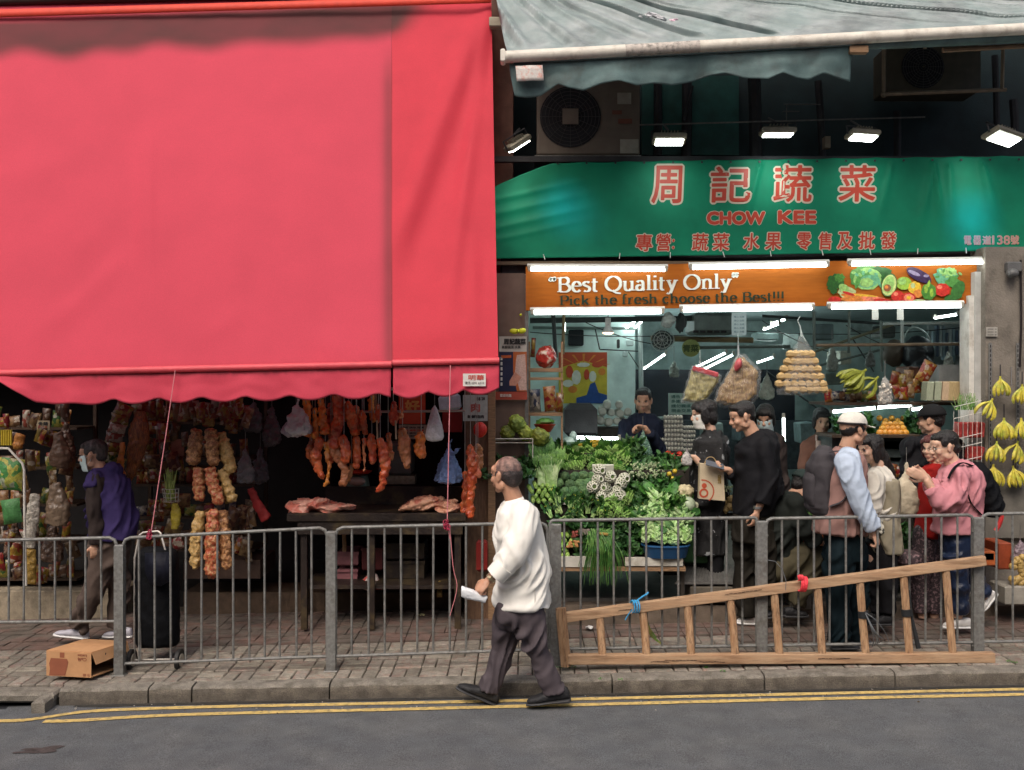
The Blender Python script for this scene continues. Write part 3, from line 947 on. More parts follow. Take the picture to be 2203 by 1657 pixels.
for a,b in(((1901,98),(1901,210)),((1895,203),(2165,193)),((2158,98),(2156,193)),((1990,100),(1990,105))):
 mb.tube([P(*a,8.5),P(*b,8.5)],.017,4)
mb.build('cradle',mat('rusty_angle',(.26,.2,.14),.6,.2),t,ang=20)
# floodlights
lit=mat('lamp_lens',(.9,1.0,.96),.3,0,bump=0,emit=14)
warm_lit=mat('lamp_lens_warm',(1.0,.97,.85),.3,0,bump=0,emit=12)
flm=mat('floodlight_housing',(.22,.2,.15),.5,.2,metal=.3)
def flood(px,py,wpx,dpx,Y,rx,rz,lb,ry=0,m=lit):
 c=P(px,py,Y)
 t=thing('floodlight',lb,'floodlight',c)
 W=PX(wpx,Y)
 rot=Euler((rx,ry,rz)).to_matrix()
 mb=MB();mb.bev(rot@Vector((0,0,.03))+c,(W*1.22,W*.62,.05),.012,rot=rot)
 for k in range(6):mb.box(rot@Vector((-.3*W+k*.12*W,0,.065))+c,(.005,W*.5,.03),rot=rot)
 mb.build('housing',flm,t)
 mb=MB();mb.box(rot@Vector((0,0,-.0))+c,(W,W*.42,.014),rot=rot);mb.build('lens',m,t)
 mb=MB();mb.tube([rot@Vector((-W*.64,0,.03))+c,rot@Vector((-W*.64,.0,.1))+c,rot@Vector((W*.64,0,.1))+c,rot@Vector((W*.64,0,.03))+c],.008,6)
 mb.tube([rot@Vector((0,0,.1))+c,c+Vector((0,.3,.22))],.01,6);mb.build('bracket',pd_,t)
 return t
flood(1117,315,48,12,8.0,.1,.5,'slim floodlight tilted steeply beside the red awning edge',ry=-.60,m=warm_lit)
flood(1440,306,58,14,8.0,-.28,0,'square floodlight with beige housing above the first big character')
flood(1673,291,60,6,8.0,-.02,.0,'thin white floodlight seen edge on above the banner centre')
flood(1857,297,56,14,8.0,-.28,.25,'square floodlight with beige housing above the last big character')
flood(2160,300,72,22,8.0,-.35,.5,'brightest floodlight at far right above the address',ry=.1)
for(px,py,tx,ty,en,cl,sz)in((1128,330,1215,450,42,(.02,.5,1.0),34),(2140,322,2092,475,60,(.02,.5,1.0),34),(2150,322,2075,390,9,(.9,1,.95),60),(1445,322,1440,390,7,(.9,1,.95),75),(1673,305,1660,380,16,(.9,1,.95),70),(1128,330,1120,440,12,(.9,1,.95),60),(1857,316,1857,390,7,(.9,1,.95),70)):
 ld=bpy.data.lights.new('floodlight_beam','SPOT');ld.energy=en;ld.spot_size=math.radians(sz);ld.spot_blend=1;ld.color=cl;ld.shadow_soft_size=.16
 lo=bpy.data.objects.new('floodlight_beam',ld);COL.objects.link(lo)
 lo.location=P(px,py,7.9)
 lo.rotation_euler=(P(tx,ty,8.4)-lo.location).to_track_quat('-Z','Y').to_euler()
 # ------------------------------------------------------------------ green banner
bgm=mat('green_banner_cloth',(.004,.20,.105),.6,.12,2.5,.12,200,spec=.22,bdist=.004)
bn=thing('shop_banner','green cloth shop banner with red Chinese characters reading CHOW KEE','banner',P(1600,555,8.4))
def bY(x,z):
 px=CX+x*FPX/8.4;py=CY-(z-CAMH)*FPX/8.4
 f=0
 for(ax,ay,dx,s_,am)in((2005,345,-22,9,.03),(2008,345,16,8,.035),(2040,345,8,10,.02),(2110,345,34,12,.03),(1920,345,-30,9,.016),(1638,345,-40,9,.02),(1682,345,10,6,.01),(1560,345,12,12,.006)):
  v=(py-ay)/190
  if v<0:v=0
  f+=am*math.exp(-((px-ax-dx*v*1.4)/(s_*(.5+1.2*v)))**2)*(1-smooth(.35,.8,v))*smooth(-.02,.06,v)
 if px<1330:
  k=1-smooth(1120,1330,px)
  for(y0,am,s_)in((425,.03,7),(455,.03,8),(486,.026,7),(512,.016,6)):
   f+=am*.4*k*math.exp(-((py-y0+(px-1090)*.22)/s_)**2)
 f+=.004*mnoise.noise(Vector((px*.012,py*.02,0)))
 return 8.4-f
tops=[(1050,408),(1063,402),(1120,374),(1190,350),(1500,344),(2330,333)]
mb=MB()
def bfn(u,v):
 px=1050+1280*u
 yt=float(np.interp(px,[a[0]for a in tops],[a[1]for a in tops]))+2.0*abs(math.sin(px*.035));yb=557-(px-1050)*.0155
 p=P(px,yt+(yb-yt)*v,8.4);p.y=bY(p.x,p.z);return p
mb.grid(bfn,300,60)
mb.build('cloth',bgm,bn,thick=.002)
cream=mat('print_cream',(.62,.55,.42),.45,.06,bump=0)
redp=mat('print_orange_red',(.52,.055,.028),.45,.08,bump=0)
for body,box in(('周',(1402,358,1464,437)),('記',(1528,360,1611,435)),('蔬',(1664,357,1744,434)),('菜',(1804,357,1881,433))):
 o=lettering('character',body,box,8.4,cream,bn,bold=.07,conf=bY,proud=.004,skew=.04)
 lettering('character_fill',body,box,8.4,redp,o,bold=.018,conf=bY,proud=.006,skew=.04)
for body,box in(('CHOW',(1522,457,1644,482)),('KEE',(1675,455,1754,480))):
 o=lettering('lettering',body,box,8.4,cream,bn,bold=.135,conf=bY,proud=.004)
 lettering('lettering_fill',body,box,8.4,redp,o,bold=.082,conf=bY,proud=.006)
ch3=[('專',1368,1402),('營',1411,1441),(':',1446,1450),('蔬',1489,1522),('菜',1533,1567),('水',1599,1632),('果',1646,1679),('零',1714,1743),('售',1760,1787),('及',1801,1832),('批',1847,1880),('發',1894,1926)]
for body,a,b in ch3:
 dy=-(a-1368)*.009
 y0,y1=(504,540)if body!=':' else(516,536)
 o=lettering('character',body,(a,y0+dy,b,y1+dy),8.4,cream,bn,bold=.07,conf=bY,proud=.004,skew=.05)
 lettering('character_fill',body,(a,y0+dy,b,y1+dy),8.4,redp,o,bold=.018,conf=bY,proud=.006,skew=.05)
pk=mat('print_pink',(.55,.25,.22),.45,.06,bump=0)
for body,a,b in(('電',2074,2089),('器',2094,2110),('道',2114,2132),('138',2135,2172),('號',2174,2191)):
 o=lettering('character',body,(a,508-(a-2074)*.01,b,527-(a-2074)*.01),8.4,cream,bn,bold=.04,conf=bY,proud=.004)
 lettering('character_fill',body,(a,508-(a-2074)*.01,b,527-(a-2074)*.01),8.4,pk,o,bold=.01,conf=bY,proud=.006)
tie=mat('cable_tie',(.65,.65,.62),.5,0,bump=0)
for px in(1170,1335,1443,1556,1658,1769,1872,1976,2079,2168):
 yb=557-(px-1050)*.0155
 mb=MB();mb.tube([P(px-1,yb-8,8.38),P(px+R.uniform(-3,3),yb+4,8.38)],.004,5);mb.build('cable_tie',tie,bn)
eye=mat('eyelet',(.02,.03,.03),.4)
for i in range(17):
 px=1200+i*62
 mb=MB();c=P(px,352-(px-1200)*.009,8.385);mb.tube([c,c+Vector((0,-.004,0))],.010,8);mb.build('eyelet',eye,bn)
mb=MB();mb.bbox(P(1066,562,8.42),P(2400,557,8.42)+Vector((0,.06,-.05)));mb.build('lower_rail',mat('rail_brown',(.12,.085,.05),.6),br,smooth=False)
# ------------------------------------------------------------------ orange sign
so_=thing('sign_board','orange wooden sign reading Best Quality Only with vegetable picture','sign',P(1600,665,8.36))
om=mat('orange_board',(.36,.10,.010),.6,.12,3,.1,60,stretch=(1,1,8),spec=.15)
mb=MB()
A=[P(1131,574,8.38),P(2107,556,8.38),P(2107,653,8.38),P(1131,668,8.38)]
mb.prism(A,(0,.04,0));mb.build('board',om,so_,smooth=False)
wl=mat('print_pale',(.68,.68,.6),.5,.08,20,0)
dkp=mat('print_dark_green',(.012,.03,.012),.5,.1,bump=0)
serif_text('lettering','“Best Quality Only”',(1181,598,1590,629),8.376,wl,so_,.021,wt=.125,wn=.05)
serif_text('lettering','Pick the fresh choose the Best!!!',(1203,637,1688,657),8.376,dkp,so_,.019,wt=.125,wn=.06,proud=.008)
VC={'cab':(.26,.45,.13),'cabd':(.08,.24,.05),'bro':(.02,.09,.015),'stem':(.4,.47,.22),'avo':(.5,.55,.2),'avd':(.05,.12,.03),'seed':(.25,.09,.04),'egg':(.04,.015,.06),'eggh':(.25,.2,.3),'red':(.5,.03,.02),'redh':(.7,.2,.12),'yel':(.65,.4,.03),'grn':(.06,.2,.03),'car':(.6,.2,.04),'teal':(.12,.33,.18),'lim':(.25,.4,.05),'cuc':(.04,.14,.03)}
vk=[0]
veg_mb={}
item=['cabbage_print']
def disc(cx,cy,rx,ry,c,rot=0,wob=0.0,n=22):
 vk[0]+=1
 pts=[]
 for i in range(n):
  a=i/n*math.tau
  r=1+wob*math.sin(a*7+cx)+wob*.7*math.sin(a*11+cy)
  x=math.cos(a)*rx*r;y=math.sin(a)*ry*r
  q=P(cx+x*math.cos(rot)-y*math.sin(rot),cy+x*math.sin(rot)+y*math.cos(rot),8.375)
  q.y-=.001+vk[0]*.00018
  pts.append(q)
 mbv,ms=veg_mb.setdefault(item[0],(MB(),[]))
 if c not in ms:ms.append(c)
 mbv.poly(pts,ms.index(c))
 # order: back to front
disc(1862,596,34,26,'cabd',0,.06);disc(1892,592,30,18,'bro',0,.08)
disc(1866,600,30,24,'cab',0,.04);disc(1858,592,20,9,'cabd',.3,.1);disc(1868,606,22,14,'teal',-.2,.05);disc(1864,608,15,10,'cab',0,.06);disc(1846,604,5,18,'cabd',.3);disc(1889,604,4,16,'teal',-.4)
for i in range(9):disc(1836+i*7,587+5*math.sin(i),5,3,'teal' if i%2 else 'cab',.5*i)
item[0]='lettuce_print';disc(2035,596,26,20,'teal',.2,.1);disc(2040,586,18,9,'cab',0,.12);disc(2048,606,20,12,'cabd',.4,.1);disc(2030,600,14,6,'teal',-.5,.1)
for i in range(8):disc(2016+i*7,588+8*math.cos(i*2),5,2.5,'cab' if i%2 else 'cabd',i)
item[0]='cucumber_print';disc(2060,625,13,22,'cuc',.5);disc(2050,640,20,7,'cuc',-.2)
item[0]='aubergine_print';disc(1975,592,28,12,'egg',.5);disc(1990,598,16,9,'egg',.8);disc(1966,588,14,4,'eggh',.4);disc(1992,594,6,3,'eggh',0)
item[0]='lime_print';disc(1944,610,17,14,'lim',0);disc(1940,606,9,7,'cab',0)
item[0]='broccoli_print';disc(1797,606,18,16,'bro',0,.12);disc(1788,614,10,12,'bro',0,.14);disc(1806,598,11,9,'grn',0,.14);disc(1793,625,8,8,'bro',0,.1)
disc(1822,630,20,13,'stem',.2,.05);disc(1815,620,12,8,'cab',.5)
item[0]='carrot_print';disc(1850,638,42,6,'car',.08);disc(1840,645,34,6,'car',.05);disc(1880,644,28,6,'redh',.1);disc(1858,636,30,2,'yel',.08);disc(1900,648,22,5,'red',.1);disc(1795,645,14,7,'red',0,.08);disc(1825,632,14,3,'red',.3)
item[0]='avocado_print';disc(1912,614,17,25,'avd',.25);disc(1912,614,15,23,'avo',.25);disc(1911,613,12,19,'cab',.25);disc(1908,620,8,8,'seed');disc(1906,618,4,4,'car')
item[0]='pepper_print';disc(1967,620,14,14,'yel',0,.05);disc(1963,615,5,6,'stem');disc(1974,632,10,9,'car')
disc(2026,624,17,14,'red',0,.04);disc(2020,618,6,4,'redh')
disc(1997,628,16,18,'grn',0,.05);disc(1991,622,4,9,'lim');disc(1997,611,3,8,'lim',.2);disc(2003,630,4,9,'lim')
item[0]='tomato_print';disc(1930,638,14,12,'red');disc(1926,633,5,4,'redh');disc(1954,641,15,11,'red');disc(1954,641,11,8,'redh');disc(1954,641,5,4,'yel',0,.15);disc(1976,648,14,4,'stem')
for nm,(mb,ms)in veg_mb.items():
 mb.build(nm,[mat('vp_'+c,VC[c],.45,.35,26,0)for c in ms],so_,smooth=False)
 # ------------------------------------------------------------------ tube lights
tube_on=mat('tube_on',(.92,1.0,.97),.3,0,bump=0,emit=13)
tube_in=mat('tube_on_inner',(.85,1.0,.98),.3,0,bump=0,emit=13)
bat=mat('batten_white',(.62,.64,.6),.45,.1)
def tube(x0,y0,x1,y1,Y0,Y1,lb,gp=None,m=tube_on,r=.013,cut=None,batten=True):
 a=P(x0,y0,Y0);b=P(x1,y1,Y1)
 t=thing('tube_light',lb,'light',(a+b)/2,gp)
 d=(b-a).normalized()
 mb=MB()
 if cut:
  n=cut
  for i in range(n):
   mb.tube([a.lerp(b,(i+.01)/n),a.lerp(b,(i+.99)/n)],r,8)
 else:mb.tube([a,b],r,8)
 mb.build('tube',m,t)
 if batten:
  mb=MB();up=Vector((0,.02,.03))
  mb.tube([a-d*.03+up,b+d*.03+up],.022,4,ell=(1,.8))
  mb.build('batten',bat,t,smooth=False)
 mb=MB()
 for e,s_ in((a,-1),(b,1)):
  mb.bev(e+d*s_*.012+Vector((0,.008,.012)),(.024,.03,.05),.005)
 mb.build('end_cap',mat('cap_grey',(.35,.33,.28),.5),t)
 return t
tube(1142,580,1430,581,8.26,8.26,'lit tube light above the word Best on the orange sign')
tube(1490,577,1778,571,8.26,8.26,'lit tube light above the middle of the orange sign')
tube(1832,569,2114,565,8.26,8.26,'lit tube light above the vegetable picture on the sign')
tube(1148,674,1423,672,8.34,8.34,'lit twin tube light under the left third of the orange sign',cut=2)
tube(1470,668,1746,664,8.34,8.34,'lit tube light under the middle of the orange sign')
tube(1788,662,2068,659,8.34,8.34,'lit twin tube light under the vegetable picture of the sign',cut=2)
gp='tube lights on the shop ceiling'
for i,(x0,y0,x1,y1,Y0,Y1,lb)in enumerate(((1368,690,1340,711,9.6,11.2,'short ceiling tube light beside the conduit pipes, left of a pair'),(1382,690,1360,711,9.6,11.2,'short ceiling tube light beside the conduit pipes, right of a pair'),(1432,761,1386,793,10.6,12.6,'slanting tube light left above the dark partition'),(1562,759,1498,790,10.6,12.6,'upper slanting tube light above dark partition behind noodle bag'),(1578,763,1515,794,10.6,12.6,'lower slanting tube light above dark partition behind noodle bag'),(1692,686,1660,697,9.6,10.9,'upper tube light on ceiling near the hanging puff bag'),(1677,696,1644,709,9.6,10.9,'lower tube light on ceiling near the hanging puff bag'),(1665,768,1630,780,10.6,12.6,'short slanting tube light behind the hanging puff bag'),(1214,690,1214,712,9.4,9.7,'small bright upright strip light by the left beam'),(2062,676,2012,684,9.0,9.8,'tube light close to the right door jamb'),(1330,944,1232,941,9.1,9.1,'horizontal lit tube above the bunched greens on the veg counter'),(1686,900,1688,1042,9.2,9.2,'tall vertical lit tube behind the black jacket man'),(1792,886,1882,878,8.9,8.9,'lit tube over the fruit display, left piece'),(1888,877,1960,872,8.9,8.9,'lit tube over the fruit display, middle piece'),(1962,881,1984,879,8.9,8.9,'lit tube over the fruit display, short right piece'))):
 tube(x0,y0,x1,y1,Y0,Y1,lb,None,tube_in,r=.012 if i<10 else .014,batten=False)
 # ------------------------------------------------------------------ street railing
YR=7.05
rl=thing('railing','grey galvanised pedestrian railing of barred panels and posts along the kerb','railing',(0,YR,.1))
def rails(x0,x1,t0,t1,b0,b1,n,rc=16,xs=None):
 """panel between pixel columns x0,x1; top line t0->t1, bottom b0->b1"""
 pn=thing('panel',None,None,P((x0+x1)/2,(b0+b1)/2,YR)-wloc(rl));pn.parent=rl
 mb=MB()
 pts=[P(x0,b0,YR),P(x0,t0+rc,YR),P(x0+rc*.3,t0+rc*.3,YR),P(x0+rc,t0,YR),P(x1-rc,t1,YR),P(x1-rc*.3,t1+rc*.3,YR),P(x1,t1+rc,YR),P(x1,b1,YR)]
 mb.tube(pts,.0125,8)
 mb.build('frame',steel,pn)
 mb=MB();mb.tube([P(x0,b0,YR),P(x1,b1,YR)],.0115,8);mb.build('bottom_rail',steel,pn)
 xs=xs or[x0+(x1-x0)*(i+1)/(n+1)for i in range(n)]
 for px in xs:
  u=(px-x0)/(x1-x0)
  bx=R.uniform(-1.2,1.6)
  mb=MB();mb.tube([P(px,t0+(t1-t0)*u+2,YR),P(px+bx*.6,(t0+b0)/2,YR),P(px+bx,b0+(b1-b0)*u-2,YR)],.0085,6,cap=False)
  mb.build('bar',steel,pn)
rails(-215,251,1167,1157,1340,1337,0,xs=[-180,-146,-112,-78,-44,-10,19,52,85,118,151,184,217])
rails(265,704,1157,1136,1428,1412,12)
rails(722,1178,1135,1125,1412,1397,12)
rails(1184,1628,1120,1114,1397,1389,0,rc=6,xs=[1214,1250,1286,1320,1355,1390,1424,1459,1495,1530,1563,1596])
rails(1648,2094,1116,1108,1389,1382,12,rc=12)
rails(2112,2400,1106,1101,1381,1376,0,rc=14,xs=[2144,2178,2212,2250,2290,2330,2370])
for(px,yt,yb,wd)in((258,1172,1452,20),(713,1143,1440,20),(1196,1127,1432,22),(1638,1121,1408,22),(2103,1113,1402,22)):
 a=P(px,yt,YR);b=P(px,yb,YR)
 gz=zpave(b.x,YR)-.02
 ww=PX(wd,YR)
 mb=MB()
 mb.bev((a.x,YR,(a.z+gz)/2),(ww,.055,a.z-gz),.006)
 for k in(.1,.9):
  mb.tube([(a.x-ww*.62,YR-.01,gz+(a.z-gz)*k),(a.x+ww*.62,YR-.01,gz+(a.z-gz)*k)],.006,6)
 mb.build('post',steel,rl)
 mb=MB();mb.bev((a.x,YR,gz+.022),(ww*1.5,.09,.012),.004);mb.build('base_plate',steel_d,rl)
 # ------------------------------------------------------------------ wooden ladder
YL=6.96
ld=thing('ladder','old wooden ladder lying on its side against the railing','ladder',P(1680,1430,YL))
def beam(a,b,h,d,m,nm,par):
 """squared timber from a to b with slightly worn outline"""
 mb=MB();n=26
 a=Vector(a);b=Vector(b);dr=(b-a).normalized()
 up=Vector((0,0,1));up=(up-dr*up.dot(dr)).normalized();sd=dr.cross(up)
 vs=[];c=.12
 prof=[(-1+c,-1),(1-c,-1),(1,-1+c),(1,1-c),(1-c,1),(-1+c,1),(-1,1-c),(-1,-1+c)]
 for i in range(n+1):
  p=a.lerp(b,i/n)
  for(s_,t_)in prof:
   nz=.0022*mnoise.noise(p*9+Vector((s_*3,t_*3,0)))
   vs.append(p+sd*(s_*d/2+nz)+up*(t_*h/2+nz))
 fs=[(i*8+k,i*8+(k+1)%8,i*8+8+(k+1)%8,i*8+8+k)for i in range(n)for k in range(8)]
 fs+=[tuple(range(8))[::-1],tuple(n*8+k for k in range(8))]
 mb.add(vs,fs)
 return mb.build(nm,m,par,ang=30)
lw=mat('ladder_wood',(.50,.33,.20),.6,.15,4,.35,50,stretch=(1.0,7,10),col2=(.42,.24,.13),mix=(.4,.7),dirt=(.22,.12,.06),dscale=3.5)
lw2=mat('ladder_rung_wood',(.46,.29,.165),.65,.15,5,.35,50,stretch=(9,9,1.2),col2=(.35,.195,.10),mix=(.4,.6),dirt=(.07,.035,.02),dscale=7)
lb_=P(1217,1428,YL-.03);rb_=P(2139,1421,YL-.03)
beam(P(1222,1418,YL-.04),P(2137,1414,YL-.04),.068,.06,lw,'stile',ld)
beam(P(1216,1328,YL+.03),P(2118,1206,YL+.03),.068,.055,lw,'stile',ld)
beam(P(1206,1308,YL-.01),P(1218,1434,YL-.035),.06,.05,lw2,'end_rail',ld)
# correct end rail proportions with a proper upright
for(xb,xt)in((1296,1290),(1391,1383),(1487,1479),(1582,1571),(1677,1666),(1769,1759),(1863,1850),(1957,1944),(2050,2035)):
 u=(xt-1216)/(2118-1216)
 yt=1328-122*u+9
 mb=MB();mb.tube([P(xt,yt,YL+.03),P((xt+xb)/2+R.uniform(-1,1),(yt+1410)/2,YL),P(xb,1409,YL-.04)],PX(8.6,YL),8,ell=(1,.8));mb.build('rung',lw2,ld)
 # cracks: dark insets on stiles
mb=MB()
for(x0,x1,y0)in((1560,1640,1279),(1400,1440,1424),(1430,1500,1421),(1505,1560,1424),(1760,1830,1417),(1330,1360,1314)):
 n=9
 for i in range(n):
  xa=x0+(x1-x0)*i/n;xb=x0+(x1-x0)*(i+.85)/n
  sl_=-.135 if y0<1400 else 0
  ya=y0+sl_*(xa-x0)+R.uniform(-.8,.8)
  Yc=(YL-.0)if y0<1400 else(YL-.0725)
  mb.box(P((xa+xb)/2,ya,Yc),(PX(xb-xa,YL),.004,R.uniform(.0012,.0035)),rot=(0,sl_*.98+R.uniform(-.03,.03),0))
mb.build('crack',mat('crack_dark',(.03,.015,.01),.8),ld,smooth=False)
blue=mat('blue_string',(.05,.33,.62),.5,.1)
mb=MB()
c=P(1367,1305,YL)
for k in range(3):
 mb.tube([c+Vector((.018*k-.02+.01*math.sin(q),-.045*math.sin(q)-.0,.043*math.cos(q)))for q in np.linspace(0,6.1,13)],.006,6)
mb.tube(crm([P(1362,1300,YL-.05),P(1372,1291,YL),P(1392,1277,7.03)],4),.006,6);mb.tube(crm([P(1395,1274,7.03),P(1390,1280,7.02),P(1380,1284,7.02)],3),.006,6)
mb.tube(crm([P(1360,1312,YL-.04),P(1352,1322,YL-.02),P(1345,1334,YL-.01)],4),.005,6)
mb.build('tie_string',blue,label='blue plastic string tying the ladder to the railing',cat='string')
mb=MB();c=P(1727,1257,YL-.01)
for k in range(4):
 mb.tube([c+Vector((.012*(k-1.5)+.012*math.cos(q)*.6,-.043*math.sin(q),.05*math.cos(q)))for q in np.linspace(0,6.2,13)],.007,6)
mb.ell(c+Vector((-.02,-.03,.052)),(.028,.014,.02),rot=(0,.8,0),nz=.6)
mb.build('plastic_tie',mat('red_tie',(.75,.05,.07),.35,.15,30,.3),label='red plastic strip tied round the top of the ladder',cat='string')
tape=mat('black_tape',(.018,.02,.022),.5,.1)
for(px,py,lbl)in((1857,1322,'black tape wrapped round the third rung from the right'),(1950,1318,'black tape wrapped round the second rung from the right')):
 mb=MB();c=P(px,py,YL-.0);mb.tube([c+Vector((-.001,0,.024)),c+Vector((.003,0,-.024))],PX(11.5,YL),10,ell=(1,.85));mb.build('tape',tape,label=lbl,cat='tape')
cord=mat('grey_cord',(.12,.13,.14),.6)
mb=MB()
for i in range(5):
 mb.tube(crm([P(1862,1320,6.93),P(1872+i*3,1345+i*4,6.9),P(1880+i*5,1375,6.93),P(1876+i*5,1392-i*3,6.97)],4),.0035,5)
mb.tube(crm([P(1862,1318,6.93),P(1885,1335,6.9),P(1905,1362,6.95),P(1912,1380,6.97)],4),.003,5)
mb.build('frayed_cord',cord,label='bundle of frayed grey cords hanging from a ladder rung',cat='rope')
mb=MB();mb.tube([P(1955,1270,7.0),P(1962,1330,6.98),P(1976,1395,6.96)],[.008,.011,.018],8);mb.build('walking_stick',tape,label='black umbrella tied upright to the second rung from the right',cat='umbrella')
mb=MB();mb.tube([P(1652,1205,7.0),P(1668,1208,6.98),P(1683,1225,6.97),P(1691,1250,6.96),P(1690,1270,6.96)],.0025,5);mb.build('wire',cord,label='thin curved wire sticking out beside the railing post above the ladder',cat='wire')
mb=MB()
for(pts,w_)in(([(1388,1322),(1392,1345),(1402,1368),(1424,1386)],.014),([(1388,1322),(1396,1350),(1412,1372)],.009)):
 q=crm([P(a,b,7.12)for a,b in pts],5)
 mb.tube(q,[w_*(1-.8*abs(i/(len(q)-1)-.4))for i in range(len(q))],5,ell=(1,.25))
mb.build('leaf',leafm('long_leaf',(.08,.17,.03),(.2,.2,.05)),label='long green leek leaf lying under the railing behind the ladder',cat='leaf')
# ------------------------------------------------------------------ cardboard box
cb=mat('cardboard',(.48,.26,.125),.75,.1,6,.1,40)
cbd=mat('cardboard_inside',(.2,.11,.055),.8,.1)
brn=mat('brown_print',(.26,.085,.045),.6,.1,bump=0)
YC=6.92
o=P(101,1453,YC)
bx=thing('cardboard_box','brown cardboard box with upside down coffee print at the kerb','box',P(168,1456,7.0))
Wb=PX(96,YC);Hb=PX(53,YC)
A=P(101,1453,YC);B=P(197,1458,YC);
D=Vector((.13,.30,.0));D2=D+Vector((0,0,.004))
up=Vector((0,0,Hb))
mb=MB();t_=.006
def slab(p,q,r,s_,th):
 p,q,r,s_=map(Vector,(p,q,r,s_));n=(q-p).cross(s_-p).normalized()*th
 mb.add([p,q,r,s_,p+n,q+n,r+n,s_+n],[(0,3,2,1),(4,5,6,7),(0,1,5,4),(1,2,6,5),(2,3,7,6),(3,0,4,7)])
slab(A,B,B+up,A+up,t_)
mb.build('front_panel',cb,bx,smooth=False)
mb=MB();slab(A+D,A,A+up,A+D+up,t_);slab(B+D,A+D,A+D+up,B+D+up,t_);mb.build('side_panel',cb,bx,smooth=False)
mb=MB();slab(A+Vector((.0,0,.002)),B+Vector((.005,0,.002)),B+D+Vector((.012,0,.006)),A+D+Vector((0,0,.004)),.005);mb.build('bottom_flap',cb,bx,smooth=False)
mb=MB();slab(A+up,B+up,B+D*.5+up,A+D*.5+up,.005);slab(A+D*.51+up,B+D*.51+up,B+D+up,A+D+up,.005);mb.build('top_flap',cb,bx,smooth=False)
mb=MB();slab(B+up*.52+Vector((.03,0,0)),B+D+up*.62+Vector((.02,-.02,0)),B+D+up,B+up,.005);mb.build('side_flap',cb,bx,smooth=False)
mb=MB();slab(A+Vector((.0,.02,.01)),B+Vector((-.01,.02,.01)),B+D+Vector((-.02,-.02,.01)),A+D+Vector((.02,-.02,.01)),.002);mb.build('inside',cbd,bx,smooth=False)
mb=MB();e=Vector((0,-.008,0))
def fp(u,v,k=1):return A+(B-A)*u+up*v+Vector((0,-.006-.002*k,0))
mb.poly([fp(.06,.02),fp(.42,.04),fp(.44,.2),fp(.49,.6),fp(.46,.72),fp(.1,.73),(fp(.06,.5)),fp(.08,.3)])
mb.poly([fp(.3,.76),fp(.4,.76),fp(.4,.97),fp(.3,.97)])
mb.build('coffee_bean_print',brn,bx,smooth=False)
def box_text(body,u0,v0,u1,v1,flip=True):
 vs,fs=text_pts(body,.02)
 a=fit(vs,0,0,1,1)
 pts=[]
 for(x,y)in a:
  if flip:x,y=1-x,1-y
  pts.append(fp(u0+(u1-u0)*x,v0+(v1-v0)*y,1.2))
 mb=MB();mb.add(pts,fs);mb.build('lettering',brn,bx,smooth=False)
box_text('Latte',.70,.83,.9,.94)
box_text('Café',.70,.66,.9,.8)
box_text('II III',.82,.05,.96,.16)
mb=MB();c=B+D*.35+up*.78+Vector((.012,-.004,0));mb.ell(c,(.004,.012,.014),u=8,v=6);mb.build('hole',black_m,bx)
# ------------------------------------------------------------------ shopping trolley behind the railing
tr=thing('shopping_trolley','black wheeled shopping trolley bag parked behind the railing','trolley',P(335,1430,7.2))
blk=mat('black_nylon',(.004,.0045,.006),.8,.3,9,.25,60,spec=.15)
navy=mat('navy_nylon',(.012,.013,.022),.5,.25,9,.25,60,spec=.15)
mb=MB()
a=P(290,1390,7.25);b=P(377,1200,7.25)
cx_=(a.x+b.x)/2
mb.loft([(Vector((cx_,7.3,P(0,yy,7.25).z)),Vector((PX(wd,7.25),0,0)),Vector((0,dd,0)))for yy,wd,dd in((1392,42,.1),(1385,46,.13),(1330,46,.14),(1270,45,.14),(1215,44,.13),(1190,40,.11),(1180,30,.07))],20)
robj(mb,'bag',blk,tr,voxel=.014,sm=3,disp=[(.025,.09,'CLOUDS')])
mb=MB();q=P(340,1225,7.15)
mb.add([P(312,1190,7.13),P(368,1188,7.13),P(366,1250,7.12),P(345,1262,7.11),P(325,1258,7.12),P(313,1235,7.13)],[(0,1,2,3,4,5)])
mb.build('flap',navy,tr,thick=.01)
trm=mat('trolley_tube',(.45,.42,.38),.4,.1,metal=.4)
mb=MB()
mb.tube([P(289,1430,7.22),P(290,1200,7.24),P(300,1152,7.26),P(308,1146,7.27),P(340,1143,7.27),P(346,1148,7.26),P(364,1215,7.24),P(366,1240,7.24)],.008,8)
mb.tube([P(300,1330,7.18),P(302,1420,7.16)],.009,8)
mb.tube([P(290,1420,7.18),P(384,1418,7.18)],.007,8)
mb.build('frame',trm,tr)
for px in(283,386):
 mb=MB();c=P(px,1420,7.2);r=PX(23,7.2)
 mb.tube([c+Vector((-.013,0,0)),c+Vector((.013,0,0))],r,18);o=mb.build('wheel',mat('tyre',(.02,.02,.02),.6),tr)
 mb=MB();mb.tube([c+Vector((-.018,0,0)),c+Vector((.018,0,0))],r*.6,12);mb.build('hub',mat('hub_cream',(.5,.45,.36),.5),o)
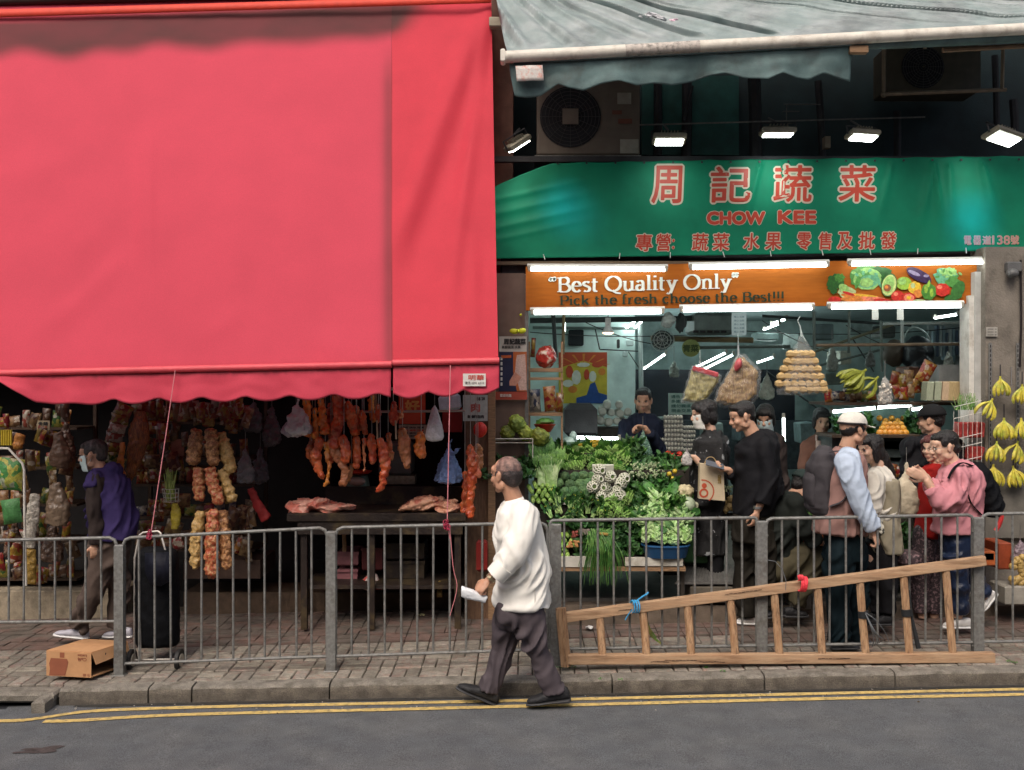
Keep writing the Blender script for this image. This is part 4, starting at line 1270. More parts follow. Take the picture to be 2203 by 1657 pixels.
 # floor mat / ribbed drain sheet by the veg shop
rm=thing('metal_ramp','ribbed grey metal sheet sloping at the shop doorstep','ramp',P(1530,1250,8.0))
mb=MB()
a0,a1,b0,b1=P(1452,1252,7.96),P(1610,1252,7.96),P(1478,1215,8.3),P(1590,1215,8.3)
mb.quad(a0,a1,b1,b0);mb.quad(a0-Vector((0,0,.02)),a1-Vector((0,0,.02)),a1,a0);mb.build('plate',steel_d,rm,smooth=False)
mb=MB()
for i in range(22):
 t=(i+.5)/22
 mb.tube([a0.lerp(a1,t)+Vector((0,0,.004)),b0.lerp(b1,t)+Vector((0,0,.004))],.004,4)
mb.build('ribs',steel_d,rm)
# ------------------------------------------------------------------ people
def skinm(k,c):return mat('skin_%s'%k,c,.5,.1,9,.1,160,sss=.12,bdist=.002)
SK={'a':skinm('a',(.50,.27,.175)),'b':skinm('b',(.50,.29,.195)),'c':skinm('c',(.62,.39,.28))}
hair_k=mat('hair_black',(.014,.012,.012),.38,.3,30,.5,130,stretch=(1,1,.3))
hair_g=mat('hair_greying',(.11,.095,.09),.5,.4,34,.5,130,col2=(.04,.035,.035),mix=(.35,.6),stretch=(1,1,.3))
hair_r=mat('hair_reddish',(.09,.022,.02),.4,.3,30,.5,130,stretch=(1,1,.3))
hair_t=mat('hair_thin_scalp',(.27,.16,.13),.5,.3,22,.3,150,col2=(.10,.065,.06),mix=(.4,.65))
maskm=mat('mask_pale_blue',(.55,.68,.68),.7,.05,9,.1)
maskw=mat('mask_white',(.66,.66,.62),.7,.05,9,.1)
eyew=mat('eye_white',(.34,.31,.28),.3,0,bump=0)
dark=mat('dark_detail',(.02,.015,.015),.4,0,bump=0)
lipm=mat('lip',(.42,.19,.14),.5,.05,bump=0)
def cloth(name,c,rough=.8,v=.12,**k):
 k.setdefault('spec',.12);k.setdefault('bump',.14);k.setdefault('bscale',30)
 return mat(name,c,rough,v,7,**k)
def limb(mb,pts,rs,smooth=4,n=12,mi=None):
 q=crm(pts,smooth)
 m=len(q);k=len(rs)
 rr=[float(np.interp(i/(m-1)*(k-1),range(k),rs))for i in range(m)]
 mb.tube(q,rr,n,mi=mi)
 mb.ell(q[0],rr[0],u=n,v=8)
def hand(mb,w_,d,nrm,curl=.5,thumb=1,s=1.0,spread=.12):
 d=Vector(d).normalized();nrm=Vector(nrm);nrm=(nrm-d*nrm.dot(d)).normalized();sd=d.cross(nrm)*thumb
 w_=Vector(w_)
 M=Matrix((d,sd,nrm)).transposed()
 mb.ell(w_+d*.045*s,(.052*s,.04*s,.017*s),rot=M,u=14,v=10)
 mb.tube([w_-d*.02*s,w_+d*.035*s],[.026*s,.03*s],10,ell=(.75,1.05),up=nrm)
 for k,(off,ln)in enumerate(((.030,.070),(.010,.080),(-.011,.074),(-.031,.058))):
  base=w_+d*(.078-abs(off)*.25)*s+sd*off*s
  a=curl*(1+.12*k)
  dd=(d+sd*off*spread*9).normalized()
  p=[base-dd*.02*s,base]
  cur=base;ang=a*.6
  for j,f in enumerate((.42,.32,.26)):
   v=dd*math.cos(ang)+nrm*math.sin(ang)
   cur=cur+v*ln*f*s;p.append(cur);ang+=a*(1.0 if j==0 else .8)
  mb.tube(p,[.0105*s,.0105*s,.0098*s,.009*s,.0075*s],8)
  mb.ell(p[-1],.0078*s,u=8,v=6)
 b=w_+d*.022*s+sd*.032*s
 t1=b+(d*.6+sd*.7+nrm*.35).normalized()*.036*s
 t2=t1+(d*.85+sd*.15+nrm*.5).normalized()*.032*s
 t3=t2+(d*.85-sd*.1+nrm*.4).normalized()*.02*s
 mb.tube([b-sd*.015*s,b,t1,t2,t3],[.014*s,.015*s,.0125*s,.011*s,.009*s],8);mb.ell(t3,.009*s,u=8,v=6)
class Head:
 def __init__(s,c,yaw,pitch=0,roll=0,k=1.0):
  s.c=Vector(c);s.k=k*.95
  s.R=Euler((0,0,math.radians(yaw))).to_matrix()@Euler((0,math.radians(pitch),0)).to_matrix()@Euler((math.radians(roll),0,0)).to_matrix()
 def p(s,x,y,z):return s.c+s.R@(Vector((x,y,z))*s.k)
 def e(s,mb,c,r,rot=(0,0,0),**kw):
  mb.ell(s.p(*c),tuple(v*s.k for v in r),rot=s.R@Euler(rot).to_matrix(),**kw)
 def skull(s,mb):
  s.e(mb,(-.018,0,.032),(.098,.076,.088));s.e(mb,(.012,0,-.02),(.082,.066,.088))
  s.e(mb,(.03,0,-.072),(.052,.046,.036));s.e(mb,(.066,0,-.092),(.022,.024,.018))
  s.e(mb,(.062,0,.045),(.034,.055,.034))
  s.e(mb,(.086,0,.022),(.012,.046,.009))
  mb.tube([s.p(.088,0,.018),s.p(.102,0,-.006),s.p(.112,0,-.022)],[.009*s.k,.011*s.k,.013*s.k],8);s.e(mb,(.108,0,-.026),(.013,.014,.010))
  for q in(-1,1):
   s.e(mb,(.098,q*.013,-.028),(.010,.009,.008));s.e(mb,(.066,q*.04,-.022),(.024,.02,.022))
   s.e(mb,(-.004,q*.078,-.006),(.020,.009,.032),rot=(0,-.2,q*.35));s.e(mb,(-.012,q*.082,.008),(.014,.006,.016),rot=(0,0,q*.4))
   s.e(mb,(.004,q*.06,-.062),(.036,.012,.028))
  s.e(mb,(.093,0,-.052),(.012,.023,.006));s.e(mb,(.091,0,-.064),(.011,.02,.006))
 def features(s,par,brow=hair_k,lips=True,eyes=True):
  if eyes:
   for q in(-1,1):
    mb=MB();s.e(mb,(.078,q*.031,.006),(.009,.0115,.0055),mi=0);s.e(mb,(.0855,q*.031,.006),(.0035,.005,.005),mi=1)
    s.e(mb,(.0845,q*.031,.0135),(.006,.0145,.003),mi=1)
    mb.build('eye',[eyew,dark],par)
    mb=MB();s.e(mb,(.0925,q*.032,.026),(.0025,.016,.0026),rot=(q*-.12,0,q*-.35));mb.build('eyebrow',brow,par)
  if lips:
   mb=MB();s.e(mb,(.0985,0,-.0525),(.0065,.019,.004));s.e(mb,(.097,0,-.0615),(.0065,.016,.0045));mb.build('lips',lipm,par)
 def mask(s,par,m=maskm):
  mb=MB()
  def f(u,v):
   a=(u-.5)*2.5;z=.005-.115*v
   rr=.006*math.cos(a*1.0)
   bx_=.088*math.cos(a)+.014*math.exp(-(a/.5)**2)*(1-abs(v-.4));by_=.078*math.sin(a)
   bx_-=.02*(v-.4)**2
   return s.p(bx_+.004+.006*math.sin(v*16)*.25,by_,z+.018*abs(math.sin(a))*(.4-v))
  mb.grid(f,18,12)
  o=mb.build('face_mask',m,par,thick=.003)
  mb=MB()
  for q in(-1,1):mb.tube([s.p(.03,q*.077,-.012),s.p(.0,q*.084,.006),s.p(-.016,q*.088,.012)],.0014,4);mb.tube([s.p(.03,q*.074,-.07),s.p(.0,q*.082,-.045),s.p(-.018,q*.088,-.02)],.0014,4)
  mb.build('ear_loop',m,par)
 def glasses(s,par,m=dark):
  mb=MB()
  for q in(-1,1):
   mb.tube([s.p(.102-.004*abs(math.sin(t)),q*.032+.024*math.cos(t),.004+.017*math.sin(t))for t in np.linspace(0,math.tau,15)],.0012,5)
   mb.tube([s.p(.098,q*.056,.01),s.p(.05,q*.078,.01),s.p(-.01,q*.086,.008)],.002,5)
  mb.tube([s.p(.104,-.009,.008),s.p(.108,0,.01),s.p(.104,.009,.008)],.0018,5)
  mb.build('glasses',m,par)
 def hair(s,par,m,style='short',name='hair',extra=None,vox=.008,da=1.0):
  mb=MB()
  if style=='short':
   s.e(mb,(-.028,0,.048),(.098,.081,.081));s.e(mb,(.032,0,.086),(.056,.062,.030),rot=(0,.2,0));s.e(mb,(-.062,0,.0),(.050,.068,.062))
   for q in(-1,1):s.e(mb,(.015,q*.066,.038),(.033,.013,.032))
  elif style=='thin':
   s.e(mb,(-.028,0,.0335),(.0985,.0785,.091))
  elif style=='bob':
   s.e(mb,(-.027,0,.048),(.103,.086,.083));s.e(mb,(.045,0,.082),(.058,.07,.036),rot=(0,.35,0));s.e(mb,(-.05,0,-.03),(.07,.088,.085))
   for q in(-1,1):s.e(mb,(.012,q*.078,-.01),(.042,.018,.075));s.e(mb,(.055,q*.058,.058),(.03,.024,.03))
  elif style=='long':
   s.e(mb,(-.027,0,.048),(.103,.086,.083));s.e(mb,(.05,0,.078),(.056,.07,.036),rot=(0,.4,0));s.e(mb,(-.06,0,-.03),(.066,.085,.1))
   for q in(-1,1):s.e(mb,(.006,q*.08,-.02),(.04,.016,.09))
  for(c,r,rot)in(extra or[]):s.e(mb,c,r,rot=rot)
  return robj(mb,name,m,par,voxel=vox,sm=1,disp=[(.008*da,.014,'CLOUDS'),(.006*da,.006,'CLOUDS')])
def shoe(par,heel,toe,m,solem,Y,dyh=0,dyt=0,w_=.038,h=.075,lift=0):
 a=P(heel[0],heel[1],Y+dyh);b=P(toe[0],toe[1],Y+dyt)
 d=(b-a).normalized();ln=(b-a).length
 up=Vector((0,0,1));up=(up-d*up.dot(d)).normalized();sd=d.cross(up)
 mb=MB();secs=[]
 for t,ww,hh in((0,.5,.45),(.05,.8,.9),(.2,.92,1.0),(.38,.88,.98),(.55,.98,.72),(.75,1.05,.55),(.9,.8,.45),(1.0,.35,.25)):
  secs.append((a+d*ln*t+up*(h*hh/2+.01),sd*w_*ww,up*h*hh/2))
 mb.loft(secs,14)
 me=robj(mb,'shoe',m,par,voxel=.007,sm=3,disp=[(.006,.02,'CLOUDS')])
 mb=MB();n=14;secs=[]
 for t,ww in((-.01,.5),(.04,.95),(.25,1.0),(.5,.95),(.72,1.12),(.9,.95),(1.02,.45)):
  secs.append((a+d*ln*t+up*.009,sd*w_*ww,up*.011))
 mb.loft(secs,12);mb.build('sole',solem,me)
def pj(Y):
 return lambda px,py,dy=0:P(px,py,Y+dy)
def torso(mb,Y,secs,n=22):
 out=[]
 for s_ in secs:
  py,cx,hw,hd=s_[:4];dy=s_[4]if len(s_)>4 else 0
  tl=s_[5]if len(s_)>5 else 0
  c=P(cx,py,Y+dy);wv=PX(hw,Y)
  out.append((c,Vector((wv*math.cos(tl),0,wv*math.sin(tl))),Vector((0,hd,0))))
 mb.loft(out,n)
def person(label,Y,basepx):
 return thing('person',label,'person',P(*basepx,Y))
WR=[(.012,.12,'CLOUDS'),(.040,.07,'FOLD')]
# ---- man in white shirt ---------------------------------------------------------------------
Y=6.52;q=pj(Y)
m1=person('balding man in a white shirt striding left along the yellow lines',Y,(1115,1515))
hd=Head(q(1087,1023,.0),180-38,6,0,1.08)
mb=MB();hd.skull(mb)
limb(mb,[hd.p(-.02,0,-.05),q(1106,1075,0)],[.055,.062])
limb(mb,[q(1108,1085),q(1112,1180),q(1118,1290)],[.07,.08,.07])
limb(mb,[q(1130,1112,-.15),q(1100,1195,-.2),q(1052,1248,-.22)],[.045,.04,.028])
hand(mb,q(1050,1250,-.22),q(1024,1275,-.24)-q(1050,1250,-.22),(.35,.5,-.5),curl=1.05,thumb=-1,s=1.02)
limb(mb,[q(1095,1112,.17),q(1100,1190,.2),q(1085,1240,.18)],[.045,.04,.03])
hand(mb,q(1085,1242,.18),(-.1,0,-1),(0,1,0),curl=.5)
limb(mb,[q(1102,1300,.08),q(1088,1395,.07),q(1053,1478,.06)],[.055,.045,.032]);limb(mb,[q(1130,1300,-.08),q(1152,1395,-.08),q(1190,1480,-.06)],[.055,.045,.032])
robj(mb,'body',SK['a'],m1,voxel=.0058,sm=3)
hd.features(m1,brow=hair_g);hd.hair(m1,hair_t,'thin',vox=.006,da=.1)
# darker rear and side hair over the thinning scalp
mb=MB();hd.e(mb,(-.05,0,.002),(.078,.0795,.068));hd.e(mb,(-.062,0,-.03),(.055,.068,.05));hd.e(mb,(.008,.066,.008),(.024,.014,.03));hd.e(mb,(.008,-.066,.008),(.024,.014,.03))
robj(mb,'hair',mat('hair_dark_grey',(.028,.021,.02),.5,.3,26,.5,130,col2=(.09,.06,.055),mix=(.5,.75)),m1,voxel=.006,sm=2,disp=[(.004,.015,'CLOUDS')])
hd.glasses(m1)
wh=cloth('white_shirt_cotton',(.82,.80,.74),.85,.04,bump=.1,bscale=14)
mb=MB()
torso(mb,Y,[(1076,1108,21,.078),(1084,1110,28,.1),(1092,1112,36,.14),(1100,1113,42,.17),(1112,1114,45,.185),(1145,1117,50,.19),(1190,1122,54,.18),(1235,1125,56,.185),(1275,1126,58,.19),(1296,1126,60,.2,0,-.03),(1302,1126,59,.195,0,-.03)],26)
limb(mb,[q(1128,1108,-.13),q(1122,1150,-.2),q(1104,1190,-.235),q(1082,1222,-.235)],[.095,.09,.088,.084])
limb(mb,[q(1098,1108,.15),q(1092,1170,.2),q(1088,1225,.18)],[.085,.075,.07])
robj(mb,'shirt',wh,m1,voxel=.011,sm=4,disp=[(.014,.16,'CLOUDS'),(.040,.08,'FOLD')])
mb=MB()
c0=q(1072,1232,-.24);dd=(q(1050,1250,-.22)-q(1100,1198,-.22)).normalized()
mb.tube([c0-dd*.06,c0-dd*.01,c0+dd*.028],[.092,.090,.086],18,ell=(.8,1))
mb.build('cuff',wh,m1)
mb=MB()
c0=q(1107,1079)
mb.tube([q(1104,1073),q(1107,1085)],[.068,.078],18,ell=(.95,1),cap=False);mb.build('collar',wh,m1,thick=.005)
mb=MB()
for pts in([(1130,1100,-.2),(1140,1118,-.235),(1136,1150,-.262),(1128,1170,-.25)],[(1150,1262,-.18),(1151,1280,-.187),(1151,1300,-.19)]):
 mb.tube(crm([q(*p)for p in pts],5),.0022,4)
mb.build('seam',mat('shirt_seam',(.5,.47,.42),.9),m1)
tr1=cloth('plum_grey_trousers',(.085,.07,.078),.75,.15,bump=.12,bscale=16)
mb=MB()
torso(mb,Y,[(1268,1122,42,.15),(1292,1118,46,.165),(1320,1116,45,.16),(1340,1116,42,.15)])
limb(mb,[q(1098,1310,.07),q(1090,1350,.07),q(1082,1400,.07),q(1066,1445,.065),q(1049,1487,.06)],[.104,.094,.076,.068,.073],3)
limb(mb,[q(1134,1310,-.07),q(1143,1350,-.08),q(1155,1395,-.08),q(1172,1440,-.07),q(1190,1490,-.06)],[.105,.095,.078,.068,.073],3)
robj(mb,'trousers',tr1,m1,voxel=.011,sm=3,disp=[(.012,.11,'CLOUDS'),(.040,.07,'FOLD')])
bsh=mat('black_shoe_knit',(.016,.016,.018),.6,.3,30,.3);bso=mat('black_sole',(.03,.03,.032),.5,.1)
shoe(m1,(1068,1519),(982,1482),bsh,bso,Y,.06,.06,.045,.095)
shoe(m1,(1228,1507),(1134,1518),bsh,bso,Y,-.06,-.06,.045,.095)
mb=MB();c=q(1056,1244,-.22);mb.tube([c-dd*.008,c+dd*.008],.035,14);mb.ell(c+Vector((-.0,-.035,.004)),(.017,.008,.017));mb.build('wristwatch',mat('watch_gold',(.5,.4,.25),.3,0,metal=.8),m1)
mb=MB();a=q(992,1272,-.24);b=q(1040,1288,-.22)
mb.loft([(a+Vector((0,0,.0)),Vector((0,.02,.01)),Vector((.0,-.01,.036))),(a.lerp(b,.3),Vector((0,.028,0)),Vector((0,0,.038))),(a.lerp(b,.7),Vector((0,.025,0)),Vector((.01,0,.03))),(b+Vector((.02,0,-.008)),Vector((0,.02,0)),Vector((.01,0,.02)))],10)
robj(mb,'folded_paper',mat('white_packet',(.72,.74,.76),.4,.05),label='folded white packet held in the hand of the white shirt man',cat='packet',voxel=.006,sm=1,disp=[(.008,.03,'CLOUDS')])
# ---- left person in purple vest ------------------------------------------------------------------
Y=7.82;q=pj(Y)
m2=person('masked person in a purple vest walking left past the dried goods stall',Y,(200,1380))
hd=Head(q(200,980),183,8,0,1.06)
mb=MB();hd.skull(mb);limb(mb,[hd.p(-.02,0,-.05),q(216,1012)],[.052,.06])
limb(mb,[q(222,1030),q(232,1100),q(232,1170)],[.065,.075,.065])
limb(mb,[q(212,1040,-.14),q(204,1110,-.17),q(203,1170,-.16)],[.042,.036,.026]);hand(mb,q(203,1172,-.16),(.1,0,-1),(-.5,.8,0),curl=.7,thumb=-1,s=.95)
limb(mb,[q(222,1200,-.06),q(200,1275,-.06),q(160,1350,-.05)],[.055,.045,.032]);limb(mb,[q(244,1200,.08),q(252,1280,.08),q(248,1352,.08)],[.055,.045,.032])
robj(mb,'body',SK['b'],m2,voxel=.007,sm=3)
hd.features(m2,brow=hair_g,lips=False);hd.mask(m2);hd.hair(m2,hair_g,'short')
pur=cloth('purple_fleece',(.042,.030,.105),.9,.15)
mb=MB();torso(mb,Y,[(1006,222,18,.07),(1016,226,30,.1),(1032,232,42,.16),(1060,236,46,.17),(1100,240,48,.17),(1140,242,48,.175),(1158,243,47,.175)])
limb(mb,[q(206,1032,-.12),q(202,1052,-.155)],[.075,.078])
mb.ell(q(246,1008,0),(.07,.085,.045),rot=(0,.3,0))
robj(mb,'vest',pur,m2,voxel=.012,sm=4,disp=WR)
dk=cloth('dark_brown_knit',(.035,.026,.024),.85,.15)
mb=MB();limb(mb,[q(206,1040,-.14),q(203,1095,-.17),q(204,1140,-.17),q(203,1172,-.16)],[.07,.066,.056,.05]);limb(mb,[q(226,1040,.14),q(240,1100,.17),q(246,1160,.15)],[.06,.055,.045])
robj(mb,'sleeve',dk,m2,voxel=.012,sm=3,disp=WR)
trb=cloth('brown_grey_trousers',(.085,.062,.052),.8,.15)
mb=MB();torso(mb,Y,[(1145,236,38,.14),(1175,234,42,.15),(1215,232,40,.14)])
limb(mb,[q(220,1190,-.06),q(205,1265,-.06),q(178,1320,-.05),q(166,1352,-.05)],[.105,.09,.075,.075]);limb(mb,[q(246,1190,.07),q(254,1270,.08),q(250,1350,.08)],[.1,.08,.065])
robj(mb,'trousers',trb,m2,voxel=.012,sm=3,disp=WR)
gsh=mat('pale_grey_shoe',(.42,.41,.46),.6,.1);wso=mat('white_sole',(.7,.7,.68),.5,.05)
shoe(m2,(190,1376),(117,1368),gsh,wso,Y,-.05,-.05);shoe(m2,(285,1372),(222,1372),gsh,wso,Y,.08,.08)
# ---- black jacket man --------------------------------------------------------------------------------
Y=7.85;q=pj(Y)
m3=person('black haired man in black jacket looking down at his phone',Y,(1620,1345))
hd=Head(q(1597,897),184,18,0,1.04)
mb=MB();hd.skull(mb);limb(mb,[hd.p(-.02,0,-.05),q(1620,935)],[.055,.062])
limb(mb,[q(1626,950),q(1632,1020),q(1626,1100)],[.065,.075,.065])
limb(mb,[q(1640,965,-.16),q(1652,1040,-.19),q(1630,1098,-.2)],[.045,.04,.028]);hand(mb,q(1628,1102,-.2),(-.15,0,-1),(-.6,.7,0),curl=.6,thumb=-1)
limb(mb,[q(1615,965,.16),q(1600,1040,.16),q(1568,1012,.02)],[.045,.04,.028]);hand(mb,q(1566,1010,.02),(-1,-.1,.1),(0,-.3,1),curl=.95,thumb=1)
limb(mb,[q(1615,1130,.06),q(1600,1230,.06),q(1608,1325,.05)],[.055,.045,.032]);limb(mb,[q(1640,1130,-.06),q(1650,1220,-.06),q(1662,1300,-.05)],[.055,.045,.032])
robj(mb,'body',SK['b'],m3,voxel=.007,sm=3)
hd.features(m3);hd.hair(m3,hair_k,'short',extra=[((.05,0,.098),(.04,.055,.022),(0,0,0))])
bj=cloth('black_jacket',(.009,.009,.011),.7,.2)
mb=MB();torso(mb,Y,[(928,1630,16,.08),(938,1632,30,.12),(952,1632,42,.18),(985,1630,45,.2),(1040,1628,47,.19),(1085,1626,46,.18),(1108,1622,42,.17)])
limb(mb,[q(1644,960,-.15),q(1654,1030,-.2),q(1640,1085,-.21)],[.08,.072,.06]);limb(mb,[q(1612,960,.15),q(1600,1035,.16),q(1574,1016,.03)],[.078,.07,.052])
mb.ell(q(1648,938,0),(.09,.1,.05),rot=(0,.35,0))
robj(mb,'jacket',bj,m3,voxel=.012,sm=3,disp=WR)
dt=cloth('dark_olive_trousers',(.015,.013,.010),.8,.2)
mb=MB();torso(mb,Y,[(1095,1622,40,.15),(1130,1622,44,.16),(1165,1618,42,.15)])
limb(mb,[q(1606,1150,.06),q(1600,1230,.06),q(1606,1325,.05)],[.105,.085,.075]);limb(mb,[q(1640,1150,-.06),q(1650,1225,-.06),q(1658,1300,-.05)],[.105,.085,.07])
robj(mb,'trousers',dt,m3,voxel=.012,sm=3,disp=WR)
wsh=mat('white_sneaker',(.68,.66,.63),.6,.08);rso=mat('red_sole',(.6,.1,.08),.5,.1)
shoe(m3,(1640,1345),(1584,1342),wsh,wso,Y,.05,.05);shoe(m3,(1690,1325),(1640,1332),bsh,bso,Y,-.05,-.05)
mb=MB();c=q(1630,1092,-.2);mb.tube([c+Vector((0,0,-.01)),c+Vector((0,0,.01))],.036,14);mb.build('wristwatch',mat('watch_silver',(.5,.5,.5),.3,0,metal=.9),m3)
mb=MB();mb.bev(q(1538,1000,-.01),(.15,.075,.010),.003,rot=(.5,.25,0));mb.build('smartphone',mat('phone_glass',(.10,.11,.13),.2,0,bump=0),label='dark smartphone held out by the black jacket man',cat='phone')
# ---- masked woman in patterned black ----------------------------------------------------------------------
Y=8.25;q=pj(Y)
m4=person('woman in white mask and black patterned top beside the veg stall',Y,(1520,1250))
hd=Head(q(1514,892),186,10,0,1.04)
mb=MB();hd.skull(mb);limb(mb,[hd.p(-.02,0,-.05),q(1528,928)],[.05,.055])
limb(mb,[q(1528,945),q(1528,1040),q(1525,1100)],[.065,.075,.065])
limb(mb,[q(1540,960,-.13),q(1540,1030,-.17),q(1495,985,-.16)],[.042,.038,.026]);hand(mb,q(1492,983,-.16),(-1,0,.0),(0,-.3,-1),curl=.8,thumb=-1,s=.92)
limb(mb,[q(1515,1150,.05),q(1515,1260,.05)],[.07,.045]);limb(mb,[q(1535,1150,-.05),q(1537,1265,-.05)],[.07,.045])
robj(mb,'body',SK['c'],m4,voxel=.008,sm=3)
hd.features(m4,lips=False);hd.mask(m4,maskw);hd.hair(m4,hair_k,'bob')
bp_=mat('black_floral',(.010,.010,.011),.8,.2,16,.3,45,col2=(.24,.25,.26),mix=(.635,.66),detail=3)
mb=MB();torso(mb,Y,[(926,1530,14,.06),(936,1530,26,.1),(948,1528,36,.16),(985,1524,38,.17),(1040,1524,39,.16),(1100,1524,40,.16),(1150,1524,40,.16),(1190,1524,38,.16)])
limb(mb,[q(1542,960,-.12),q(1545,1028,-.18),q(1508,995,-.18)],[.072,.066,.05]);limb(mb,[q(1518,960,.13),q(1510,1020,.16),q(1492,990,.05)],[.07,.06,.045])
robj(mb,'top',bp_,m4,voxel=.012,sm=3,disp=WR)
bt=cloth('black_trousers',(.012,.012,.014),.8,.2)
mb=MB();limb(mb,[q(1513,1170,.05),q(1513,1285,.05)],[.085,.055]);limb(mb,[q(1538,1170,-.05),q(1540,1285,-.05)],[.085,.055]);robj(mb,'trousers',bt,m4,voxel=.013,sm=2)
shoe(m4,(1530,1298),(1492,1298),bsh,bso,Y,.05,.05);shoe(m4,(1556,1300),(1518,1300),bsh,bso,Y,-.05,-.05)
# ---- vendor behind the greens ---------------------------------------------------------------------------------
Y=9.25;q=pj(Y)
m5=person('vendor in dark blue top holding a bag behind the greens counter',Y,(1385,1290))
hd=Head(q(1384,862),258,12,0,1.04)
mb=MB();hd.skull(mb);limb(mb,[hd.p(-.02,0,-.05),q(1388,898,.03)],[.055,.06])
limb(mb,[q(1385,920,.03),q(1382,1000,.03)],[.07,.07])
limb(mb,[q(1345,925),q(1340,985,-.05),q(1352,962,-.22)],[.045,.04,.028]);hand(mb,q(1353,960,-.22),(.1,-.6,.3),(1,0,0),curl=.9)
limb(mb,[q(1420,925),q(1425,975,-.05),q(1388,922,-.26)],[.045,.04,.028]);hand(mb,q(1386,920,-.26),(-1,-.2,.1),(0,-.5,-.8),curl=.7,thumb=-1)
robj(mb,'body',SK['b'],m5,voxel=.008,sm=3)
hd.features(m5);hd.hair(m5,hair_k,'short')
nv=cloth('navy_top',(.010,.014,.028),.8,.2)
mb=MB();torso(mb,Y,[(888,1386,16,.08),(898,1385,34,.1),(910,1383,44,.12),(960,1380,45,.13),(1060,1380,46,.13)])
limb(mb,[q(1346,918),q(1337,985,-.05),q(1348,968,-.17)],[.075,.068,.052]);limb(mb,[q(1420,918),q(1428,975,-.06),q(1396,930,-.22)],[.075,.068,.052])
robj(mb,'top',nv,m5,voxel=.013,sm=3,disp=WR)
mb=MB();limb(mb,[q(1370,1050),q(1370,1150)],[.1,.07]);limb(mb,[q(1395,1050),q(1396,1150)],[.1,.07]);robj(mb,'trousers',bt,m5,voxel=.014,sm=2)
# ---- masked head behind ---------------------------------------------------------------------------------------------
Y=8.7;q=pj(Y)
m6=person('dark haired shopper with pale mask half hidden behind the black jacket man',Y,(1645,1270))
hd=Head(q(1646,900),248,20,0,1.02)
mb=MB();hd.skull(mb);limb(mb,[hd.p(-.02,0,-.05),q(1652,935)],[.05,.055]);limb(mb,[q(1655,960),q(1655,1060)],[.09,.09])
robj(mb,'body',SK['b'],m6,voxel=.009,sm=3);hd.features(m6,lips=False);hd.mask(m6);hd.hair(m6,hair_k,'bob')
mb=MB();torso(mb,Y,[(930,1654,14,.07),(942,1655,34,.12),(1000,1655,38,.14),(1120,1655,38,.14)]);robj(mb,'coat',dk,m6,voxel=.014,sm=3,disp=WR)
mb=MB();limb(mb,[q(1645,1110),q(1645,1240)],[.09,.06]);limb(mb,[q(1665,1110),q(1667,1240)],[.09,.06]);robj(mb,'trousers',bt,m6,voxel=.014,sm=2)
# ---- apron vendor -------------------------------------------------------------------------------------------------------
Y=9.4;q=pj(Y)
m7=person('vendor in brown top and pale apron behind the fruit display',Y,(1770,1270))
hd=Head(q(1768,905),266,14,0,1.02)
mb=MB();hd.skull(mb);limb(mb,[hd.p(-.02,0,-.05),q(1770,940,.02)],[.05,.055]);limb(mb,[q(1770,960,.03),q(1770,1060,.03)],[.09,.09])
limb(mb,[q(1740,965),q(1732,1015,-.05),q(1745,1030,-.2)],[.042,.038,.026]);hand(mb,q(1745,1030,-.2),(.4,-.7,-.2),(0,0,-1),curl=.5)
limb(mb,[q(1800,965),q(1806,1015,-.05),q(1792,1030,-.2)],[.042,.038,.026]);hand(mb,q(1792,1030,-.2),(-.4,-.7,-.2),(0,0,-1),curl=.5,thumb=-1)
robj(mb,'body',SK['b'],m7,voxel=.009,sm=3);hd.features(m7);hd.hair(m7,hair_k,'bob')
mb=MB();torso(mb,Y,[(934,1770,13,.06),(944,1770,30,.09),(956,1770,38,.12),(1010,1770,38,.13),(1120,1770,40,.14)])
limb(mb,[q(1740,962),q(1730,1015,-.05),q(1742,1027,-.15)],[.068,.06,.045]);limb(mb,[q(1800,962),q(1808,1015,-.05),q(1795,1027,-.15)],[.068,.06,.045])
robj(mb,'top',cloth('brown_top',(.11,.05,.035)),m7,voxel=.013,sm=3,disp=WR)
mb=MB()
mb.grid(lambda u,v:q(1770+(u-.5)*2*(15+20*smooth(.15,.4,v)),948+170*v,-.150-.02*math.cos((u-.5)*3)),10,12)
mb.tube([q(1757,948,-.15),q(1757,938,-.05),q(1762,932,.05)],.01,5);mb.tube([q(1783,948,-.15),q(1783,938,-.05),q(1778,932,.05)],.01,5)
mb.build('apron',cloth('apron_pale',(.36,.27,.235)),m7,thick=.006)
mb=MB();limb(mb,[q(1760,1110),q(1760,1230)],[.09,.06]);limb(mb,[q(1782,1110),q(1782,1230)],[.09,.06]);robj(mb,'trousers',bt,m7,voxel=.014,sm=2)
# ---- man in white cap with backpack ---------------------------------------------------------------------------------------
Y=7.3;q=pj(Y)
m8=person('man in white cap, dusty pink vest and pale blue shirt facing right',Y,(1825,1395))
hd=Head(q(1836,925),22,4,0,1.08)
mb=MB();hd.skull(mb);limb(mb,[hd.p(-.02,0,-.05),q(1822,965)],[.056,.062])
limb(mb,[q(1818,985),q(1815,1060),q(1815,1140)],[.07,.08,.07])
limb(mb,[q(1822,1000,-.18),q(1845,1080,-.2),q(1878,1145,-.22)],[.045,.04,.028]);hand(mb,q(1880,1148,-.22),(.4,0,-1),(-.6,.5,-.2),curl=.9,thumb=1)
limb(mb,[q(1812,1000,.18),q(1830,1070,.2),q(1850,1120,.15)],[.045,.04,.028])
limb(mb,[q(1806,1160,-.08),q(1805,1270,-.08),q(1808,1370,-.07)],[.055,.045,.032]);limb(mb,[q(1832,1160,.08),q(1835,1270,.08),q(1840,1370,.08)],[.055,.045,.032])
robj(mb,'body',SK['b'],m8,voxel=.0065,sm=3);hd.features(m8)
